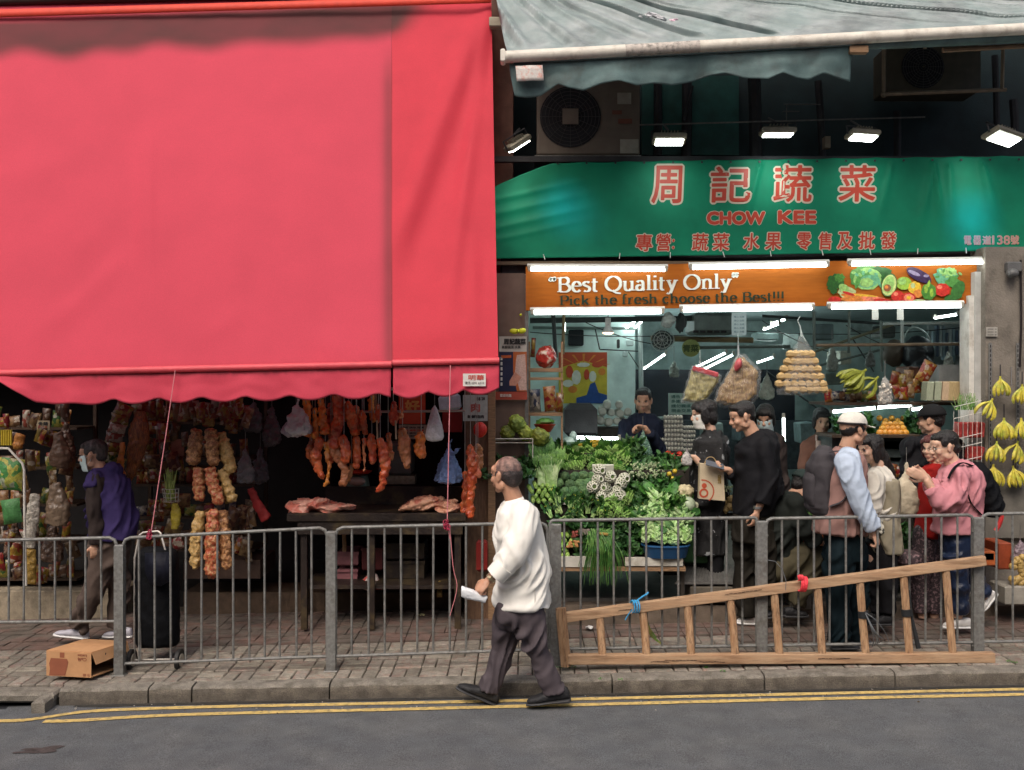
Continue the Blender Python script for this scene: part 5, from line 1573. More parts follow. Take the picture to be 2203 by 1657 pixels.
hd.hair(m8,hair_k,'custom',extra=[((-.055,0,.0),(.05,.07,.055),(0,0,0)),((-.0,.066,.012),(.05,.014,.032),(0,0,0)),((-.0,-.066,.012),(.05,.014,.032),(0,0,0))])
capm=mat('cap_cream',(.70,.67,.60),.8,.05,9,.3,80)
mb=MB()
def capf(u,v):
 a=u*math.tau;el=v*math.pi/2
 return hd.p(-.012+.112*math.cos(a)*math.cos(el),.090*math.sin(a)*math.cos(el),.038+.098*math.sin(el)**.9)
mb.grid(capf,28,10)
cp_=mb.build('cap',capm,m8,thick=.004)
mb=MB();mb.grid(lambda u,v:hd.p(.07+.095*v*math.cos((u-.5)*1.9)+.02*math.cos((u-.5)*2),(u-.5)*.155*(1-.15*v),.042-.012*v-.02*abs(u-.5)**1.5),14,6);mb.build('peak',capm,cp_,thick=.005)
mb=MB();mb.tube([hd.p(-.012+.1155*math.cos(a),.0935*math.sin(a),.044)for a in np.linspace(1.2,5.1,20)],.008,6,ell=(1,.4));mb.build('strap',dark,cp_)
ves=cloth('dusty_pink_vest',(.27,.155,.135),.8,.1)
mb=MB();torso(mb,Y,[(962,1818,16,.08),(972,1818,28,.13),(986,1816,40,.19),(1030,1812,46,.2),(1080,1808,50,.2),(1120,1806,52,.2),(1146,1805,54,.205)])
robj(mb,'vest',ves,m8,voxel=.012,sm=4,disp=WR)
blu=cloth('pale_blue_shirt',(.46,.54,.66),.8,.06)
mb=MB();limb(mb,[q(1822,992,-.2),q(1836,1035,-.24),q(1852,1085,-.24),q(1880,1138,-.23)],[.088,.088,.078,.06]);limb(mb,[q(1812,995,.17),q(1828,1065,.21),q(1852,1120,.16)],[.08,.07,.055])
robj(mb,'shirt_sleeve',blu,m8,voxel=.01,sm=3,disp=[(.012,.09,'CLOUDS'),(.034,.055,'FOLD')])
gj=cloth('dark_teal_jeans',(.005,.012,.016),.8,.25)
mb=MB();torso(mb,Y,[(1130,1812,40,.15),(1170,1816,42,.16),(1205,1818,40,.15)])
limb(mb,[q(1806,1190,-.08),q(1804,1280,-.08),q(1808,1378,-.07)],[.11,.09,.08]);limb(mb,[q(1834,1190,.08),q(1838,1280,.08),q(1842,1378,.08)],[.11,.09,.08])
robj(mb,'trousers',gj,m8,voxel=.012,sm=3,disp=WR)
dgs=mat('dark_grey_shoe',(.05,.055,.065),.6,.2)
shoe(m8,(1788,1397),(1848,1396),dgs,bso,Y,-.08,-.1);shoe(m8,(1822,1392),(1880,1391),dgs,bso,Y,.08,.06)
gbk=cloth('grey_backpack',(.055,.05,.055),.7,.15)
bk=thing('backpack','grey backpack on the back of the man in the white cap','backpack',q(1765,1105))
mb=MB();torso(mb,Y,[(960,1775,10,.08),(975,1772,24,.13),(1000,1768,30,.15),(1050,1766,31,.15),(1090,1766,30,.14),(1102,1770,22,.12)])
robj(mb,'bag',gbk,bk,voxel=.012,sm=2,disp=WR)
mb=MB();mb.tube(crm([q(1785,972,-.16),q(1808,972,-.2),q(1830,990,-.21),q(1838,1030,-.20),q(1815,1075,-.22),q(1785,1090,-.17)],5),.02,8,ell=(.25,1));mb.build('strap',gbk,bk)
mb=MB();torso(mb,Y,[(1015,1745,8,.1),(1030,1742,12,.11),(1070,1742,12,.11),(1088,1745,8,.1)]);robj(mb,'pocket',gbk,bk,voxel=.012,sm=2)
# ---- long haired woman ---------------------------------------------------------------------------------------------------------
Y=7.62;q=pj(Y)
m9=person('long haired woman in white top and beige long vest facing left',Y,(1890,1330))
hd=Head(q(1872,968),200,6,0,1.0)
mb=MB();hd.skull(mb);limb(mb,[hd.p(-.02,0,-.05),q(1890,1003)],[.048,.055])
limb(mb,[q(1893,1020),q(1895,1100),q(1895,1160)],[.08,.08,.09])
limb(mb,[q(1885,1030,-.14),q(1885,1090,-.17),q(1862,1120,-.18)],[.04,.035,.025]);hand(mb,q(1860,1122,-.18),(-.8,0,-.4),(0,.6,-.6),curl=.6,thumb=-1,s=.9)
limb(mb,[q(1885,1200,.05),q(1888,1300,.05)],[.07,.04]);limb(mb,[q(1905,1200,-.05),q(1908,1300,-.05)],[.07,.04])
robj(mb,'body',SK['c'],m9,voxel=.007,sm=3);hd.features(m9)
hd.hair(m9,hair_k,'long',extra=[((-.10,0,-.09),(.065,.085,.12),(0,.35,0)),((-.145,0,-.2),(.06,.08,.13),(0,.2,0)),((-.17,0,-.3),(.048,.07,.11),(0,.05,0))])
mb=MB();torso(mb,Y,[(1002,1892,12,.06),(1012,1892,24,.1),(1026,1890,33,.15),(1070,1892,34,.15),(1110,1894,33,.15)])
limb(mb,[q(1880,1030,-.14),q(1876,1085,-.18),q(1864,1115,-.18)],[.075,.07,.05]);limb(mb,[q(1885,1030,.13),q(1875,1090,.15)],[.07,.06])
robj(mb,'top',cloth('white_knit',(.56,.53,.47)),m9,voxel=.012,sm=3,disp=WR)
mb=MB();torso(mb,Y,[(1030,1906,22,.17),(1080,1904,26,.175),(1120,1902,28,.17),(1170,1906,30,.17),(1188,1908,28,.165)]);robj(mb,'long_vest',cloth('beige_vest',(.27,.24,.175)),m9,voxel=.012,sm=3,disp=WR)
mb=MB();limb(mb,[q(1886,1180,.06),q(1890,1315,.05)],[.085,.06]);limb(mb,[q(1908,1180,-.06),q(1910,1320,-.05)],[.085,.06]);robj(mb,'trousers',bt,m9,voxel=.013,sm=2,disp=WR)
shoe(m9,(1920,1345),(1870,1345),bsh,bso,Y,-.05,-.05);shoe(m9,(1900,1335),(1850,1335),bsh,bso,Y,.06,.06)
# ---- black cap man seen from behind ------------------------------------------------------------------------------------------------
Y=8.3;q=pj(Y)
m10=person('man in black cap and black jacket turned towards the shelves',Y,(2005,1290))
hd=Head(q(2003,905),140,5,0,1.06)
mb=MB();hd.skull(mb);limb(mb,[hd.p(-.02,0,-.05),q(2008,942)],[.055,.062]);limb(mb,[q(2008,960),q(2008,1100)],[.07,.07])
robj(mb,'body',SK['b'],m10,voxel=.008,sm=3);hd.features(m10);hd.hair(m10,hair_k,'short')
mb=MB();mb.grid(lambda u,v:hd.p(-.014+.114*math.cos(u*math.tau)*math.cos(v*1.57),.096*math.sin(u*math.tau)*math.cos(v*1.57),.04+.1*math.sin(v*1.57)),26,9)
mb.grid(lambda u,v:hd.p(.07+.09*v*math.cos((u-.5)*1.9),(u-.5)*.15,.042-.02*v),10,4);mb.build('cap',cloth('black_cap',(.012,.012,.013)),m10,thick=.004)
mb=MB();torso(mb,Y,[(936,2008,16,.08),(944,2008,32,.12),(956,2007,52,.14),(1010,2006,56,.16),(1100,2006,52,.16),(1130,2006,48,.15)])
limb(mb,[q(1960,962),q(1952,1040,-.04),q(1965,1090,-.1)],[.08,.07,.05]);limb(mb,[q(2054,962),q(2062,1040),q(2058,1100)],[.08,.07,.055]);robj(mb,'jacket',bj,m10,voxel=.013,sm=3,disp=WR)
mb=MB();limb(mb,[q(1990,1120),q(1990,1285)],[.1,.07]);limb(mb,[q(2022,1120),q(2022,1285)],[.1,.07]);robj(mb,'trousers',bt,m10,voxel=.014,sm=2)
# ---- reddish haired woman -----------------------------------------------------------------------------------------------------------
Y=7.95;q=pj(Y)
m11=person('reddish haired woman in red jacket talking behind the pink jacket woman',Y,(1990,1355))
hd=Head(q(2008,965),215,4,0,1.0)
mb=MB();hd.skull(mb);limb(mb,[hd.p(-.02,0,-.05),q(2016,1000)],[.05,.055]);limb(mb,[q(2012,1020),q(2005,1110)],[.09,.09])
limb(mb,[q(1990,1190),q(1982,1260),q(1985,1330)],[.07,.05,.035]);limb(mb,[q(2012,1190,.05),q(2010,1330,.05)],[.07,.035])
robj(mb,'body',SK['c'],m11,voxel=.008,sm=3);hd.features(m11);hd.hair(m11,hair_r,'bob');hd.glasses(m11)
mb=MB();torso(mb,Y,[(998,2015,13,.06),(1008,2014,24,.1),(1022,2010,28,.15),(1080,2006,28,.15),(1130,2004,30,.15),(1150,2004,30,.15)]);robj(mb,'jacket',cloth('red_jacket',(.33,.016,.014)),m11,voxel=.013,sm=3,disp=WR)
mb=MB();limb(mb,[q(1990,1150),q(1979,1250),q(1983,1318)],[.1,.08,.065]);limb(mb,[q(2012,1150,.05),q(2010,1320,.05)],[.09,.06])
robj(mb,'leggings',mat('patterned_legging',(.045,.03,.035),.7,.3,45,.2,col2=(.22,.14,.15),mix=(.52,.6)),m11,voxel=.013,sm=2)
rsh=mat('coral_shoe',(.62,.07,.07),.6,.1)
shoe(m11,(1998,1360),(1962,1367),rsh,wso,Y,0,-.1);shoe(m11,(2025,1356),(1985,1358),rsh,wso,Y,.08,.05)
# ---- pink jacket woman ----------------------------------------------------------------------------------------------------------------
Y=7.6;q=pj(Y)
m12=person('short haired woman in pink jacket gesturing with joined hands',Y,(2065,1355))
hd=Head(q(2031,962),184,12,0,1.08)
mb=MB();hd.skull(mb);limb(mb,[hd.p(-.02,0,-.05),q(2050,1000)],[.052,.06])
limb(mb,[q(2058,1020),q(2062,1080),q(2055,1140)],[.07,.08,.07])
limb(mb,[q(2062,1030,-.15),q(2030,1082,-.18),q(1992,1032,-.18)],[.045,.04,.028]);hand(mb,q(1990,1030,-.18),(-.9,-.05,.45),(.2,.9,.2),curl=.25,thumb=1,s=1.0)
limb(mb,[q(2055,1030,.12),q(2022,1075,.08),q(1994,1028,-.04)],[.045,.04,.028]);hand(mb,q(1992,1026,-.06),(-.85,-.1,.55),(.1,-.9,.1),curl=.3,thumb=-1,s=1.0)
limb(mb,[q(2056,1150,-.06),q(2060,1240,-.06),q(2062,1330,-.05)],[.055,.045,.032]);limb(mb,[q(2075,1150,.06),q(2092,1235,.06),q(2122,1288,.06)],[.055,.045,.032])
robj(mb,'body',SK['c'],m12,voxel=.0065,sm=3);hd.features(m12);hd.glasses(m12,mat('wire_frame',(.4,.38,.33),.3,0,metal=.8,bump=0));hd.hair(m12,hair_k,'short',extra=[((-.075,0,-.02),(.05,.07,.05),(0,0,0))])
pkj=cloth('pink_jacket',(.52,.22,.25),.7,.08)
mb=MB();torso(mb,Y,[(990,2062,18,.08),(1000,2064,30,.12),(1014,2066,42,.17),(1050,2068,46,.18),(1090,2062,46,.18),(1125,2058,47,.18),(1146,2054,46,.18)])
limb(mb,[q(2062,1022,-.14),q(2050,1058,-.19),q(2028,1084,-.2),q(2004,1050,-.19)],[.085,.08,.075,.058]);limb(mb,[q(2055,1025,.12),q(2024,1078,.1),q(2002,1040,-.02)],[.08,.07,.052])
robj(mb,'jacket',pkj,m12,voxel=.011,sm=3,disp=[(.014,.1,'CLOUDS'),(.036,.06,'FOLD')])
puf=mat('navy_puffer',(.010,.018,.045),.3,.2,7,.2)
mb=MB();torso(mb,Y,[(1135,2060,36,.14),(1165,2062,38,.15),(1200,2064,36,.14)])
for(pts)in(((2052,1190,-.06),(2062,1250,-.06),(2066,1320,-.05)),((2076,1190,.06),(2092,1240,.06),(2118,1282,.06))):
 qq=crm([q(*p)for p in pts],5)
 mb.tube(qq,[.088+.01*math.cos(i*2.1)-.002*i for i in range(len(qq))],14)
robj(mb,'trousers',puf,m12,voxel=.012,sm=1,disp=[(.03,.06,'CLOUDS')])
shoe(m12,(2092,1352),(2028,1352),wsh,wso,Y,-.05,-.05);shoe(m12,(2146,1278),(2116,1316),wsh,wso,Y,.06,.06)
bk2=thing('backpack','black backpack with red strap end worn by the pink jacket woman','backpack',q(2120,1110))
mb=MB();torso(mb,Y,[(996,2096,8,.09),(1010,2104,18,.13),(1045,2114,22,.14),(1085,2126,22,.14),(1110,2132,14,.12)]);robj(mb,'bag',blk,bk2,voxel=.012,sm=2,disp=WR)
mb=MB();mb.tube(crm([q(2092,1002,-.12),q(2070,996,-.18),q(2052,1008,-.2),q(2040,1030,-.2)],5),.016,8,ell=(.3,1));mb.tube(crm([q(2080,1050,-.2),q(2088,1080,-.2),q(2112,1108,-.16)],4),.014,8,ell=(.3,1));mb.build('strap',blk,bk2)
mb=MB();mb.tube(crm([q(2152,1090,-.08),q(2155,1110,-.1),q(2150,1128,-.1),q(2142,1142,-.1)],4),.018,8,ell=(1,.5));mb.build('red_strap',mat('strap_red',(.5,.03,.03),.5),bk2)
# ---- crouching man -----------------------------------------------------------------------------------------------------------------------
Y=7.92;q=pj(Y)
m13=person('man in dark cap and olive jacket bending over the crates on the ground',Y,(1700,1330))
hd=Head(q(1728,1048),20,30,0,1.02)
mb=MB();hd.skull(mb);limb(mb,[hd.p(-.02,0,-.05),q(1705,1070)],[.055,.062])
limb(mb,[q(1695,1085),q(1672,1160)],[.07,.07]);limb(mb,[q(1710,1090,-.15),q(1730,1150,-.2),q(1768,1168,-.2)],[.045,.04,.028]);hand(mb,q(1768,1168,-.2),(.9,0,-.3),(0,.3,-1),curl=.6)
robj(mb,'body',SK['b'],m13,voxel=.008,sm=3);hd.features(m13);hd.hair(m13,hair_k,'short')
mb=MB();mb.grid(lambda u,v:hd.p(-.016+.116*math.cos(u*math.tau)*math.cos(v*1.57),.096*math.sin(u*math.tau)*math.cos(v*1.57),.045+.1*math.sin(v*1.57)),26,9);mb.build('cap',cloth('dark_green_cap',(.02,.03,.028)),m13,thick=.004)
mb=MB();torso(mb,Y,[(1058,1700,20,.1),(1070,1692,34,.15),(1090,1686,42,.19),(1140,1676,46,.2),(1190,1668,46,.2),(1230,1666,42,.18)])
limb(mb,[q(1712,1085,-.16),q(1732,1145,-.22),q(1758,1166,-.21)],[.08,.07,.052]);robj(mb,'jacket',cloth('olive_black_jacket',(.015,.018,.016)),m13,voxel=.013,sm=3,disp=WR)
mb=MB();limb(mb,[q(1675,1225,-.1),q(1755,1190,-.14),q(1712,1300,-.12)],[.11,.095,.07]);limb(mb,[q(1675,1225,.1),q(1740,1200,.12),q(1700,1290,.12)],[.11,.09,.07])
robj(mb,'trousers',cloth('olive_trousers',(.075,.065,.04)),m13,voxel=.013,sm=3,disp=WR)
shoe(m13,(1685,1328),(1738,1328),bsh,bso,Y,-.12,-.12);shoe(m13,(1672,1318),(1722,1318),bsh,bso,Y,.12,.12)
# ------------------------------------------------------------------ produce and goods: shared shapes
PK=[mat('pack_%d'%i,tuple(v*.5 for v in a),.35,.3,34,.15,60,col2=tuple(v*.5 for v in b),mix=(.35,.5),voro=True,rnd=.3)for i,(a,b)in enumerate((((.34,.02,.015),(.5,.25,.06)),((.40,.26,.03),(.3,.04,.02)),((.22,.10,.045),(.36,.22,.10)),((.05,.13,.03),(.34,.3,.06)),((.42,.36,.28),(.3,.05,.03)),((.12,.035,.02),(.3,.16,.07)),((.03,.04,.09),(.35,.3,.25)),((.26,.14,.07),(.13,.06,.03))))]
clearb=mat('clear_plastic',(.62,.66,.66),.22,.15,12,.5,26,alpha=.42,spec=.7,bdist=.02)
clearg=mat('green_plastic',(.16,.3,.22),.25,.15,12,.5,26,alpha=.62,spec=.6,bdist=.02)
clearw=mat('white_plastic',(.66,.64,.66),.35,.1,12,.6,26,alpha=.86,bdist=.02)
clearbl=mat('blue_plastic',(.20,.30,.56),.3,.2,12,.6,26,alpha=.92,bdist=.02)
wirem=mat('rack_wire',(.45,.45,.42),.4,.1,metal=.5)
def pillow(w_,h_,d_,m,nm='packet',crimp=True):
 mb=MB()
 for s_ in(-1,1):
  def f(u,v):
   e=(1-abs(2*u-1)**2.6)*(1-abs(2*v-1)**4)
   x=(u-.5)*w_*(1-.06*(1-abs(2*v-1)**2));z=(v-.5)*h_
   return Vector((x,s_*d_*.5*e**.7+.004*math.sin(u*9+v*13),z))
  if s_<0:mb.grid(f,6,6)
  else:mb.grid(lambda u,v:f(1-u,v),6,6)
 return mb.mesh(nm,m,True,ang=60)
def hbag(px,y0,y1,wp,Y,m,label,cat='plastic bag',group=None,fill=None,fillm=None,tilt=0,knot=.22,name='plastic_bag',disp=.03):
 a=P(px,y0,Y);b=P(px+tilt,y1,Y);w_=PX(wp,Y)/2;h_=a.z-b.z
 t=thing(name,label,cat,b,group)
 mb=MB();secs=[]
 for k,ww in((0,.10),(knot*.5,.16),(knot,.32),(.45,.72),(.7,.95),(.88,1.0),(.97,.8),(1.0,.4)):
  c=a.lerp(b,k);secs.append((c,Vector((w_*ww,0,0)),Vector((0,w_*ww*.6,0))))
 mb.loft(secs,14)
 robj(mb,'bag',m,t,voxel=max(.007,w_/12),sm=2,disp=[(disp,w_*.6,'CLOUDS'),(disp*.4,w_*.2,'CLOUDS')])
 mb=MB();mb.tube([a+Vector((0,0,.12)),a-Vector((0,0,.02))],.003,5);mb.build('string',steel_d,t)
 return t,a,b,w_
 # ---- meat stall -------------------------------------------------------------------------------------
MY=7.72
rbar=mat('meat_rail',(.35,.33,.3),.4,.1,metal=.6)
mb=MB();mb.tube([P(600,842,MY),P(1062,832,MY)],.013,8);mb.tube([P(640,888,MY+.1),P(1000,884,MY+.1)],.010,8)
mb.build('hanging_rail',rbar,label='steel rail with hooks holding the roast meats',cat='rail')
def meatm(i,c,c2,r=.32):return mat('meat_%d'%i,c,r,.25,9,.4,45,col2=c2,mix=(.42,.58),rnd=.15,spec=.6,dirt=(.5,.19,.075),dscale=22,bdist=.008)
MT=[meatm(0,(.66,.115,.03),(.40,.045,.014)),meatm(1,(.82,.30,.04),(.62,.16,.025)),meatm(2,(.64,.10,.045),(.6,.22,.1)),meatm(3,(.46,.16,.06),(.5,.2,.09))]
def meat(name,pts,rs,m,label,group=None,flat=.6,hook=True,cat='meat',Y=MY,dy=0):
 q=crm([P(a,b,Y+dy)for a,b in pts],5)
 n=len(q);rr=[PX(float(np.interp(i/(n-1)*(len(rs)-1),range(len(rs)),rs)),Y)for i in range(n)]
 t=thing(name,label,cat,q[-1],group)
 mb=MB();mb.tube(q,rr,10,ell=(flat,1),up=(0,1,0));mb.ell(q[0],rr[0]*.9);mb.ell(q[-1],rr[-1]*.9)
 robj(mb,'flesh',m,t,voxel=.009,sm=2,disp=[(.045,.05,'CLOUDS'),(.02,.016,'CLOUDS')])
 if hook:
  mb=MB();p=q[0];top=P(pts[0][0],838,Y)
  mb.tube([top+Vector((0,0,.02)),p+Vector((0,0,.01)),p-Vector((0,.02,.03)),p+Vector((0,-.04,.0))],.003,5);mb.build('hook',rbar,t)
 return t
meat('roast_pork',[(660,862),(661,932)],[9,9,10],MT[1],'orange strip of crackling pork, leftmost, beside the grey bag')
meat('roast_pork',[(678,882),(679,938)],[5,6,7],MT[1],'narrow short orange meat strip second from left')
meat('roast_pork',[(690,858),(694,895),(700,928)],[8,9,12],MT[1],'wide orange pork strip flaring at its foot')
meat('roast_pork',[(722,852),(728,900),(720,955)],[10,12,14],MT[0],'long dark red roast hanging through both tiers')
meat('roast_pork',[(712,875),(714,925)],[10,12],MT[0],'short red roast left of the long dark roast',dy=.1)
meat('roast_pork',[(750,872),(757,895),(762,930)],[9,13,11],MT[0],'knobbly red roast with pale fat top in the upper row')
meat('roast_pork',[(766,880),(772,920)],[9,9],MT[2],'small red chop right of the knobbly roast',dy=.08)
meat('roast_pork',[(779,888),(783,915),(786,935)],[7,11,5],MT[0],'triangular red roast in upper row')
meat('cured_meat',[(814,872),(813,905)],[6,8,5],MT[0],'small oval red sausage under the middle post')
meat('cured_meat',[(846,870),(849,908)],[7,11,8],MT[0],'small oval red joint left of the orange poster')
meat('cured_meat',[(862,880),(864,895)],[4,6],MT[2],'tiny red scrap of meat by the orange poster')
meat('roast_pork',[(688,948),(680,985),(692,1022)],[11,12,8],MT[0],'curved red roast at the left of the lower row')
meat('sausage',[(700,955),(707,1000),(704,1035),(696,1045)],[6,5,4,3],MT[1],'thin orange sausage with curled tip in lower row')
meat('roast_pork',[(712,950),(728,985),(742,1010),(738,1040)],[9,11,9,9],MT[3],'dark brown hock hanging in the lower row')
meat('roast_pork',[(740,945),(744,985)],[10,13,11],MT[0],'broad marbled roast slab in the lower row',dy=-.05)
meat('roast_pork',[(767,945),(768,1003)],[9,9,9],MT[0],'straight red char siu strip above the red tray')
meat('roast_pork',[(783,945),(784,1012)],[4,4,4],MT[2],'very thin red strip beside the straight char siu strip')
meat('roast_pork',[(800,940),(801,992)],[9,9,8],MT[0],'marbled red strip hanging by the pale rib bone')
meat('roast_pork',[(818,948),(828,990),(826,1025),(815,1055)],[9,13,10,6],MT[0],'longest curved roast with dark tip in lower row',dy=-.06)
meat('cured_ham',[(866,930),(870,965),(874,1000)],[10,16,9],MT[3],'round brown dried ham, larger one')
meat('cured_ham',[(906,935),(902,960),(906,978)],[9,14,11],MT[1],'short orange brown ham hanging right of the larger ham')
meat('roast_pork',[(1012,965),(1018,1000),(1012,1060),(1010,1105)],[9,15,9,10],MT[0],'ragged raw red meat hanging against the timber post',Y=7.75)
meat('roast_pork',[(1024,985),(1026,1020)],[8,10],MT[2],'pale pink meat scrap hanging on the timber post',Y=7.75)
for(px,y0,y1,lb)in((811,905,950,'pale bone of a hanging rib'),(851,905,945,'pale wooden skewer between hanging hams')):
 mb=MB();mb.tube([P(px,y0,MY-.03),P(px+1,y1,MY-.03)],.007,6);mb.build('bone',mat('bone',(.5,.4,.27),.5),label=lb,cat='bone')
hbag(640,858,938,52,MY-.05,clearw,'greyish white knotted plastic bag at the left end of the meats',disp=.05)
hbag(637,885,938,66,MY-.02,mat('grey_lilac_plastic',(.36,.32,.36),.35,.1,12,.6,26),'lilac grey carrier bag behind knotted white bag at meats',knot=.1,disp=.05)
t,a,b,w_=hbag(935,872,950,40,MY-.15,clearw,'cone shaped white plastic bag of minced meat',knot=.1,disp=.008)
mb=MB();mb.ell(P(936,936,MY-.15),(w_*.85,w_*.5,PX(12,MY)),nz=.3);mb.build('mince',MT[2],t)
t=thing('plastic_bag','bunch of pale blue plastic bags tied on the rope','plastic bag',P(965,1040,8.0))
mb=MB()
for(dx,y0,y1,wd)in((-20,985,1035,12),(-9,975,1038,14),(3,972,1040,15),(16,978,1038,14),(24,985,1030,9)):
 a=P(965+dx*.5,y0,8.0);b=P(965+dx,y1,8.0+R.uniform(-.06,.04));ww=PX(wd,8.0)
 mb.loft([(a,Vector((ww*.35,0,0)),Vector((0,ww*.3,0))),(a.lerp(b,.3),Vector((ww*.8,0,0)),Vector((0,ww*.5,0))),(b,Vector((ww,0,.004)),Vector((0,ww*.5,0)))],10)
mb.tube([P(965,990,8.0),P(966,958,8.0),P(972,945,8.0)],[.03,.014,.008],8)
mb.tube([P(965,985,8.0),P(985,966,7.97),P(992,965,7.97)],[.02,.014,.008],8)
robj(mb,'bag',clearbl,t,voxel=.009,sm=1,disp=[(.035,.03,'CLOUDS'),(.015,.012,'CLOUDS')])
mb=MB();mb.bev(P(968,866,8.2),(PX(46,8.2),.1,PX(34,8.2)),.02,rot=(0,-.12,0));mb.build('plastic_bag',mat('pale_blue_pack',(.48,.56,.62),.4,.2,9,.3),label='pale blue and white soft pack under the awning edge',cat='plastic bag')
# posters and signs of butcher stall
def board(name,x0,y0,x1,y1,Y,m,label,cat='sign',th=.006):
 mb=MB();a=P(x0,y1,Y);b=P(x1,y0,Y);mb.bbox(a,b+Vector((0,th,0)));return mb.build(name,m,smooth=False,label=label,cat=cat)
o=board('poster',858,846,915,912,8.4,mat('poster_orange',(.42,.06,.025),.5,.15,8,.05),'orange red poster hanging behind the small joints','poster')
lettering('print','好',(872,862,902,886),8.4,mat('print_gold',(.55,.3,.08),.5),o,bold=.05)
o=board('poster',858,914,918,945,8.42,mat('poster_pale',(.33,.28,.22),.6,.25,30,.1),'pale printed notice behind the hams','poster')
for k in range(4):lettering('print','豬肉 燒味 特價',(864,918+k*6,912,922+k*6),8.42,skr if k==1 else skb,o,bold=.03)
board('crate',952,878,994,930,8.45,mat('red_plastic_box',(.30,.02,.02),.4,.2,6,.1),'red plastic box below the pale blue pack','box',.15)
o=board('paper_sign',996,850,1049,906,8.05,mat('notice_white',(.42,.47,.43),.6,.2,14,.1,dirt=(.3,.36,.33),dscale=12),'whitish paper sign with a red emblem on the timber post','sign')
lettering('print','肉',(1014,868,1032,886),8.05,mat('print_redpale',(.4,.1,.08),.5),o,bold=.06)
lettering('print','新鮮豬肉',(1006,893,1041,900),8.05,skb,o,bold=.05);lettering('print','$$ 28',(1026,855,1043,862),8.05,skb,o,bold=.05)
mb=MB();mb.ell(P(1033,925,8.0),(PX(15,8),PX(10,8),PX(17,8)),nz=.12);mb.build('lamp_shade_ball',mat('red_glossy_ball',(.62,.03,.02),.3,.15,9,.2),label='round bright red plastic ball hanging on the timber post',cat='ornament')
# counter
cw=mat('counter_dark',(.022,.014,.011),.5,.35,5,.3,40,dirt=(.1,.07,.03),dscale=5)
ct=thing('butcher_counter','dark wooden butcher counter with raised back board','counter',P(815,1250,8.3))
mb=MB();a=P(617,1113,7.9);b=P(1002,1104,7.9);mb.bev(((a.x+b.x)/2,8.2,(a.z+b.z)/2-.02),(b.x-a.x,.6,.07),.008);mb.build('top',cw,ct)
mb=MB();a=P(700,1080,8.45);b=P(1010,1052,8.45);mb.bbox((a.x,8.45,a.z-.02),(b.x,8.49,b.z+.02));mb.build('back_board',cw,ct)
mb=MB();a=P(640,1150,7.92);b=P(995,1118,7.92);mb.bbox((a.x,7.92,a.z),(b.x,7.95,b.z));mb.build('apron_board',cw,ct)
for px in(655,800,985):
 for Y_ in(7.98,8.45):
  mb=MB();a=P(px,1130,Y_);mb.bev((a.x,Y_,(a.z+.1)/2+.03),(.05,.05,a.z-.12),.005);mb.build('leg',cw,ct)
mb=MB();a=P(650,1262,8.0);b=P(1000,1250,8.0);mb.bbox((a.x,8.0,a.z-.02),(b.x,8.5,a.z+.01));mb.build('lower_shelf',cw,ct)
for px in(658,946):
 mb=MB();c=P(px,1262,8.15);mb.ell(c,(.025,.03,.05));mb.tube([c-Vector((.02,0,.05)),c+Vector((.02,0,-.05))],.04,14);mb.build('caster',mat('brass_caster',(.22,.15,.05),.4,.2,metal=.4),ct)
def pile(x0,x1,yb,n,Y,m,label):
 t=thing('meat_pile',label,'meat',P((x0+x1)/2,yb,Y))
 mb=MB()
 for i in range(n):
  u=R.random();px=x0+(x1-x0)*u;h_=(1-abs(u-.38)*1.5)*.5+.2
  c=P(px,yb-R.uniform(2,34)*h_,Y+R.uniform(-.12,.12))
  mb.ell(c,(R.uniform(.06,.13),R.uniform(.05,.09),R.uniform(.012,.028)),rot=(R.uniform(-.4,.4),R.uniform(-.3,.3),R.uniform(-1,1)),nz=.4,seed=i)
 robj(mb,'cuts',m,t,voxel=.010,sm=1,disp=[(.03,.05,'CLOUDS'),(.014,.015,'CLOUDS')])
pile(632,752,1100,46,8.08,mat('pork_raw',(.72,.22,.16),.35,.2,12,.35,40,col2=(.8,.42,.32),mix=(.45,.55),spec=.6),'pile of pink raw pork cuts on the left of the counter')
pile(882,985,1097,40,8.08,mat('pork_pale',(.82,.44,.28),.4,.2,12,.35,40,col2=(.46,.14,.09),mix=(.5,.62),spec=.5),'pile of pale fatty pork cuts on the right of the counter')
t=thing('weighing_scale','old weighing scale with red tray behind the hanging meats','scale',P(770,1048,8.55))
mb=MB();mb.loft([(P(770,1046,8.55),Vector((PX(26,8.5),0,0)),Vector((0,.1,0))),(P(770,1022,8.55),Vector((PX(22,8.5),0,0)),Vector((0,.08,0)))],12);mb.build('body',mat('scale_green',(.12,.16,.12),.4),t)
mb=MB();mb.ell(P(768,1036,8.44),(PX(18,8.5),.03,PX(10,8.5)));mb.build('dial',mat('dial',(.35,.25,.2),.4),t)
mb=MB();mb.loft([(P(776,1018,8.5),Vector((PX(20,8.5),0,0)),Vector((0,.12,0))),(P(776,1014,8.5),Vector((PX(24,8.5),0,0)),Vector((0,.14,0)))],16);mb.build('tray',mat('tray_red',(.5,.05,.02),.4),t)
mb=MB();a=P(832,1042,8.6);b=P(892,1024,8.6);mb.bbox(a,b+Vector((0,.15,0)));mb.build('metal_tray',mat('tray_metal',(.3,.27,.2),.35,.3,20,.2,metal=.6),label='ribbed metal tray on the back board under the hams',cat='tray',smooth=False)
mb=MB();a=P(820,1022,8.75);b=P(888,950,8.75);mb.bev((a+b)/2,(b.x-a.x,.3,b.z-a.z),.03);mb.build('steel_cabinet',mat('cabinet_grey',(.10,.11,.10),.4,.2),label='dull grey steel cabinet behind the hanging hams',cat='cabinet')
